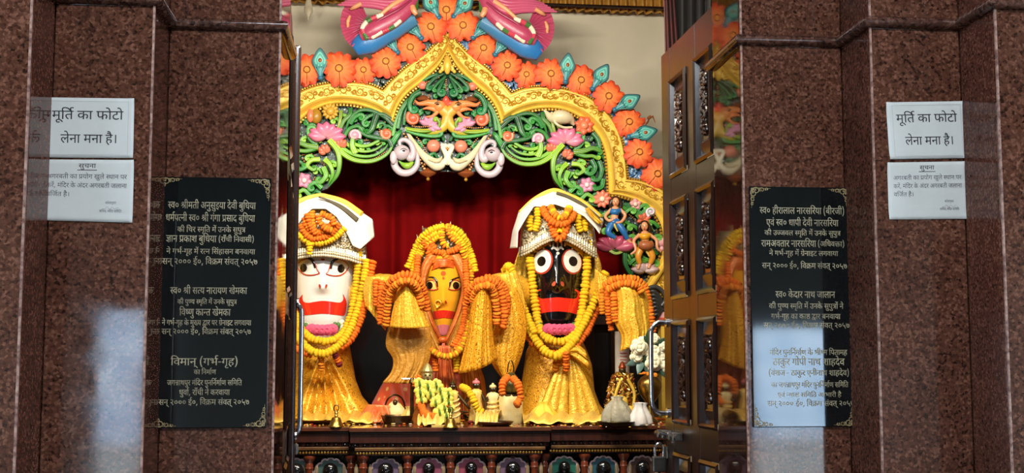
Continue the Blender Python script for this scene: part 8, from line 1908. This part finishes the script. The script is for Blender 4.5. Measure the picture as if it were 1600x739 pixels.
# statue hidden under white and yellow lilies
p = T(672, 661.5); e = empty('small_statue', p, 'statue with a brass face almost hidden under pale lilies and orange marigolds', 'statue')
c = W(668, 588, p.y)
MB().lathe([(.10, 0), (.10, .03), (.075, .10), (.06, .18), (.035, .22)], p, 20, 1.1, .7).build('robe', MATS['amber_brown_silk'], e)
mb = MB(); mb.ball(c, (.032, .03, .04), 14, 10); mb.tube([c, p + Vector((0, 0, .2))], .015, 8); mb.lathe([(.03, .02), (.034, .03), (.022, .055), (.006, .075)], c, 14); mb.ball(c + Vector((0, -.032, 0)), .007, 6, 4); hd = mb.build('head', mat('pale_brass_face', (186, 172, 110), .35, metal=.5, var=(30, (130, 116, 70), .6)), e)
mb = MB()
for sx in (-1, 1): mb.ball(c + Vector((sx * .012, -.029, .008)), (.007, .003, .004), 6, 4)
mb.tube([c + Vector((x, -.03 , -.016)) for x in (-.008, 0, .008)], .002, 5); mb.build('eyes_and_lips', M_EYEB, hd)
M_LILY = mat('pale_lily_petal', (238, 228, 104), .5, var=(30, (196, 200, 60), .8), sss=0.0)
M_STEMG = mat('flower_green', (92, 120, 44), .5, var=(30, (60, 88, 30), .6))
rr = random.Random(11)
for k, (px, py) in enumerate(((655, 596), (668, 600), (681, 598), (656, 610), (672, 612), (687, 606), (658, 622), (690, 618), (680, 626), (700, 612), (700, 624), (686, 640), (694, 634), (702, 634), (690, 650), (697, 646))):
    q = W(px, py, p.y - .10 - .02 * (py - 596) / 50); mb = MB()
    a0 = rr.uniform(0, 6)
    for j in range(5):
        a = a0 + j * 1.257; d = Vector((math.cos(a), -.25, math.sin(a) - .25)).normalized()
        pts = [q + d * (.036 * t) + Vector((0, .012 * t * t, -.012 * t * t)) for t in (0, .35, .7, 1)]
        mb.tube(crom(pts, 3), [.004, .009, .013, .015, .016, .0155, .014, .011, .007, .002], 6, .22, up=(0, 1, 0))
    f = mb.build('lily', M_LILY, e, angle=80)
    MB().tube([q + Vector((0, -.008, 0)), q + Vector((.004, -.02, -.018)), q + Vector((.004, -.012, -.036))], [.006, .007, .004], 5).build('stamen', M_STEMG, f)
garland('orange marigold garland heaped below the pale lilies', [(657, 622, 6.78), (658, 635, 6.74), (664, 646, 6.68), (674, 651, 6.64), (684, 650, 6.66)], 11, 'o')
garland('orange marigold strand at the left shoulder of the lily covered statue', [(655, 588, 6.8), (650, 596, 6.8), (648, 606, 6.8)], 9, 'o')
garland('orange marigold strand on the right side of the lily covered statue', [(699, 612, 6.78), (701, 624, 6.76), (701, 636, 6.74)], 9, 'o')
# silver rod and dark stand left of the lilies
pa, pb = W(628, 592, 6.85), W(649, 592, 6.85)
e = empty('rod_holder', T(644, 650), 'dark brass stand with a thin silver rod left of the lilies', 'stand')
MB().tube([pa, pb], .005, 8).build('silver_rod', M_STEEL, e); zz = pb.z
MB().lathe([(.03, 0), (.032, .012), (.012, .025), (.010, zz - ZTOP - .03), (.02, zz - ZTOP - .02), (.012, zz - ZTOP + .005)], (W(644, 592, 6.85).x, 6.85, ZTOP), 14).build('stand', M_BRASSD, e)
# brass pot with looped handle, orange garland and a bowl of white sweets
p = T(798, 661); k = p.y / F; e = empty('brass_pot', p, 'tall brass pot with a domed lid and wire loop handle, hung with marigolds', 'pot')
H = 67 * k
MB().lathe([(.075, 0), (.08, .02), (.066, H * .3), (.07, H * .55), (.062, H * .66)], p, 28, 1, .8, mod=lambda a, z: 1 + .05 * math.sin(9 * a + 22 * z)).build('cloth_wrap', M_CREAMW, e)
MB().lathe([(.064, H * .62), (.066, H * .64), (.064, H * .66)], p, 28, 1, .8).build('band', M_BRASSD, e)
MB().lathe([(.030, H * .66), (.045, H * .74), (.056, H * .86), (.058, H * .92), (.045, H * 1.04), (.025, H * 1.14), (.008, H * 1.18)], p, 28).build('domed_lid', mat('green_brass', (118, 108, 62), .35, metal=.8, var=(26, (70, 64, 38), .7)), e)
MB().tube([p + Vector((.018 * math.cos(a), 0, H * 1.17 + .07 * math.sin(a))) for a in (q * .2618 for q in range(13))], .004, 6).build('wire_handle', M_BRASSD, e)
garland('orange marigold garland hanging left on the brass pot', [(793, 590, 6.66), (786, 597, 6.62), (784, 608, 6.60), (786, 620, 6.60)], 11, 'o')
garland('orange marigold garland hanging right on the brass pot', [(803, 592, 6.66), (809, 600, 6.62), (813, 614, 6.60), (812, 626, 6.60), (805, 633, 6.58)], 11, 'o')
q, pp, r = plate(797, 655, 26, 'small white bowl of sweets before the brass pot', mat('white_china', (232, 226, 204), .25, coat=.4, var=(12, (220, 206, 170), .4)), .05)
pos = pp + Vector((0, -.09, 0)); q.location.y -= .09
rr = random.Random(3); mb = MB()
for k2 in range(40): mb.ball(pos + Vector((rr.uniform(-1, 1) * r * .75, rr.uniform(-1, 1) * r * .6, .045 + rr.uniform(0, .02))), rr.uniform(.006, .011), 6, 4)
o = mb.build('white_sweets', mat('white_sugar_sweets', (240, 230, 190), .6, var=(60, (222, 190, 110), .6)), origin=pos); tag(o, 'heap of small white sweets filling the china bowl', 'sweets', kind='stuff')
o = sheet('leaf_plate', 'curved yellow leaf plate below the bowl of sweets', [(784, 650), (800, 649), (816, 648)], [(782, 656), (798, 660), (818, 655)], M_CREAM2, .02, 2, .006, 8, 'plate')
# dark brass statue with gold tinsel at the right
p = T(972, 660.5); k = p.y / F; H = 84 * k; e = empty('brass_statue', p, 'brown and gold tinsel decked brass statue between the gold robe and the vase', 'statue')
M_TIN = brocade('brown_gold_tinsel', (190, 140, 52), (120, 74, 28), (60, 32, 14), .25, .8, 60, .95)
MB().lathe([(.12, 0), (.12, .02), (.095, H * .2), (.085, H * .4), (.08, H * .65), (.06, H * .85), (.03, H * .95)], p, 40, 1, .7, mod=lambda a, z: 1 + .08 * math.sin(11 * a + 30 * z)).build('tinsel_robe', M_TIN, e, angle=70)
mb = MB(); c = p + Vector((0, -.02, H * .97)); mb.ball(c, (.022, .022, .028), 12, 8); hd = mb.build('head', M_BRASSD, e)
MB().lathe([(.02, .01), (.024, .02), (.012, .045), (.003, .055)], c, 12).build('crown', mat('copper_red_crown', (150, 70, 36), .3, metal=.7, var=(20, (100, 40, 20), .6)), hd)
for sx, a in ((-1, ((-.02, .8), (-.05, .5), (-.03, .2))), (1, ((.02, .82), (.06, .55), (.05, .2)))):
    MB().tube(crom([p + Vector((x, -.075 + .01 * j, H * z)) for j, (x, z) in enumerate(a)], 5), [.009] * 11, 6).build('tinsel_garland', M_GOLD, e)
mb = MB(); rt = random.Random(5)
for q_ in range(260):
    zz = rt.uniform(.03, .9); a = rt.uniform(math.pi, 2 * math.pi); rad = (.118 - .075 * zz) * rt.uniform(.98, 1.12)
    c_ = p + Vector((rad * math.cos(a), .7 * rad * math.sin(a) - .006, H * zz)); mb.setcol(rt.choice([(210, 160, 60), (120, 70, 26), (74, 36, 14), (236, 200, 110), (150, 60, 30)]))
    d_ = Vector((rt.uniform(-1, 1), -.3, rt.uniform(-1, 1))) * .014
    mb.tube([c_ - d_, c_ + Vector((0, -.006, 0)), c_ + d_], [.002, .006, .002], 5)
tag(mb.build('tinsel', mat('tinsel_foil', (255, 255, 255), .25, metal=.5, attr=True), e), kind='stuff')
mb = MB(); mb.ball(p + Vector((-.015, -.085, H * .38)), (.035, .02, .04), 10, 8); mb.ball(p + Vector((.03, -.08, H * .2)), (.03, .02, .04), 10, 8); mb.build('gold_boss', M_GOLD, e)
pts = [T(948, 656), W(947, 645, 6.75), W(958, 625, 6.78)]
MB().hexa([W(x, y, Y) for x, y in ((946, 634), (958, 622)) for Y in (6.74, 6.76) for y in (y + 9, y)]).build('gold_fan_end', M_GOLD, e, smooth=False)
# rolled white paper with red writing, standing behind
p = T(973, 650); yR = 7.25; q0, q1 = W(973, 650, yR), W(974, 518, yR); q0.z = ZTOP
e = empty('paper_roll', q0, 'white paper roll with red handwriting standing behind the tinsel statue', 'roll')
MB().lathe([(.045, 0), (.045, q1.z - q0.z), (.040, q1.z - q0.z), (.040, .01)], q0, 28).build('roll', mat('grey_white_paper', (206, 196, 184), .7, var=(10, (180, 166, 150), .5)), e)
mb = MB()
for j in range(4):
    zc = W(973, 552 + 5 * j, yR).z
    P = []
    for t in range(22):
        a = -math.pi / 2 - .5 + 1.0 * t / 21
        P.append(Vector((q0.x + .0462 * math.cos(a), yR + .0462 * math.sin(a), zc + .005 * math.sin(t * 1.9 + j) + .003 * math.sin(t * 3.1))))
    mb.tube(P, .0014, 4)
mb.build('handwriting', mat('red_pen_ink', (190, 70, 56), .6, var=(30, (170, 50, 40), .4)), e)
# brass vase with white roses
p = T(1016, 661); k = p.y / F; e = empty('flower_vase', p, 'tall brass vase of white roses beside the right door', 'vase'); H = 84 * k
MB().lathe([(.046, 0), (.048, .012), (.026, .03), (.014, .055), (.016, .085), (.012, .10), (.03, .125), (.058, .165), (.070, .205), (.068, .235), (.05, .262), (.026, .278), (.020, .30), (.024, .32), (.034, .332), (.030, .334)], p, 32).build('vase_body', M_BRASS, e)
M_ROSE = mat('white_rose_petal', (240, 234, 206), .55, var=(20, (226, 216, 170), .6)); M_ROSEL = mat('dark_rose_leaf', (48, 76, 52), .45, var=(30, (26, 48, 34), .6)); M_TEAL = mat('grey_teal_leaf', (110, 140, 130), .45, var=(30, (70, 100, 92), .6))
top = p + Vector((0, 0, .33)); rr = random.Random(21)
for (px, py, r) in ((999, 542, 13), (1010, 549, 12), (1022, 548, 13), (996, 557, 11), (1022, 567, 13), (1034, 556, 11), (1006, 535, 10), (1038, 540, 10), (1022, 530, 9), (1042, 572, 9)):
    c = W(px, py, p.y - .03 + rr.uniform(-.03, .05)); s = r * k; mb = MB()
    MB().tube(crom([top - Vector((0, 0, .02)), (top + c) / 2 + Vector((0, .02, 0)), c], 4), .004, 5).build('stem', M_ROSEL, e)
    mb.ball(c, (s * .55, s * .5, s * .55), 10, 8)
    for ring in range(3):
        m_ = 4 + ring
        for j in range(m_):
            a = j * 6.283 / m_ + ring * .6; rad = s * (.45 + .22 * ring)
            q = c + Vector((rad * math.cos(a), -.35 * s + .28 * s * ring, rad * math.sin(a)))
            tb = Vector((-math.sin(a), 0, math.cos(a)))
            mb.tube([q + tb * s * .5 * t + Vector((0, abs(t) * s * .1, 0)) - Vector((math.cos(a), 0, math.sin(a))) * (t * t * s * .22) for t in (-1, -.6, -.2, .2, .6, 1)], [s * .07, s * .2, s * .26, s * .26, s * .2, s * .07], 7, .55, up=(0, 1, 0))
    mb.build('rose', M_ROSE, e, angle=80)
for (px, py, a, m) in ((990, 566, 200, M_TEAL), (1000, 572, 250, M_TEAL), (1012, 575, 280, M_ROSEL), (1008, 562, 160, M_ROSEL), (1030, 536, 40, M_ROSEL), (1012, 536, 120, M_ROSEL), (1032, 578, 300, M_ROSEL), (1014, 526, 90, M_ROSEL)):
    c = W(px, py, p.y - .02); d = Vector((math.cos(math.radians(a)), -.3, math.sin(math.radians(a))))
    MB().tube([c + d * .05 * t for t in (-1, -.6, -.2, .2, .6, 1)], [.003, .016, .022, .02, .012, .002], 8, .2, up=(.2, 1, .3)).build('leaf', m, e, angle=80)
for k2, (px, py) in enumerate(((1002, 584), (1007, 583), (1012, 584), (1018, 585), (1024, 586))):
    put('marigold_head', MGM['ao'[k2 % 2]][k2 % 3], e, W(px, py, p.y - .06), Matrix.Rotation(.4 * k2, 3, 'X'), (.013, .013, .011))
# loose flowers, petals, leaves on the altar top
for k2, (px, py, c, nm) in enumerate(((1026, 657, 'o', 'loose orange marigold nearest the vase foot'), (1032, 658, 'o', 'loose orange marigold at the right end of the altar, middle of three'), (1038, 658, 'o', 'loose orange marigold farthest right on the altar'), (735, 662, 'r', 'loose dark red rosebud near the steel plate'), (748, 655, 'r', 'loose dark red bud left of the steel plate rim'), (838, 650, 'r', 'dark red bloom left of the yellow cloth bundle'), (832, 652, 'r', 'leftmost dark red bloom on the yellow spread'), (844, 653, 'r', 'dark red bloom touching the yellow cloth bundle'), (872, 652, 'o', 'orange bloom on the yellow spread right of the bundle'), (880, 654, 'r', 'small red bloom on the yellow spread right of the bundle'), (884, 650, 'o', 'farther orange bloom on the yellow spread'), (716, 661, 'y', 'loose yellow marigold right of the middle bell'), (722, 660, 'a', 'loose amber marigold by the green leaves'))):
    p = T(px, py); s = .019; o = bpy.data.objects.new('loose_flower', MGM[c][k2 % 3]); COL.objects.link(o)
    o.matrix_world = Matrix.Translation(p + Vector((0, 0, .010 + (.05 if 818 < px < 900 else 0)))) @ Matrix.Rotation(k2, 4, 'Z') @ Matrix.Diagonal((s, s, s * .9, 1)); tag(o, nm, 'flower')
e = empty('leaf_heap', T(728, 660), 'dark green leaves heaped by the altar middle', 'leaves'); rr = random.Random(2)
for k2 in range(7):
    c = T(728, 660) + Vector((rr.uniform(-.035, .035), rr.uniform(-.02, .02), .012 + .008 * k2)); a = rr.uniform(0, 6.3); d = Vector((math.cos(a), math.sin(a) * .6, rr.uniform(-.2, .4)))
    MB().tube([c + d * .03 * t for t in (-1, -.5, 0, .5, 1)], [.002, .012, .015, .010, .002], 7, .2, up=(.1, .3, 1)).build('leaf', M_ROSEL, e, angle=80)
e = empty('leaf_heap', T(470, 655), 'green leaves lying at the left end of the altar', 'leaves')
for k2 in range(6):
    c = T(466 + 5 * k2, 656) + Vector((0, 0, .05 + rr.uniform(0, .02))); a = rr.uniform(0, 6.3); d = Vector((math.cos(a), math.sin(a) * .6, rr.uniform(-.2, .4)))
    MB().tube([c + d * .03 * t for t in (-1, -.5, 0, .5, 1)], [.002, .012, .015, .010, .002], 7, .2, up=(.1, .3, 1)).build('leaf', M_STEMG, e, angle=80)
mb = MB(); rr = random.Random(31)
for k2 in range(260):
    px = rr.uniform(470, 1035); py = rr.gauss(662, 3)
    if py > 668 or py < 654: continue
    p = T(px, py); s = rr.uniform(.004, .010); mb.setcol(rr.choice([(244, 190, 70), (236, 120, 40), (240, 222, 180), (200, 50, 40), (248, 210, 90)]))
    mb.ball(p + Vector((0, 0, s * .35)), (s, s * .8, s * .35), 6, 4)
o = mb.build('scattered_petals', M_PAINTM); tag(o, 'scattered petals and rice grains along the altar top', 'petals', kind='stuff')
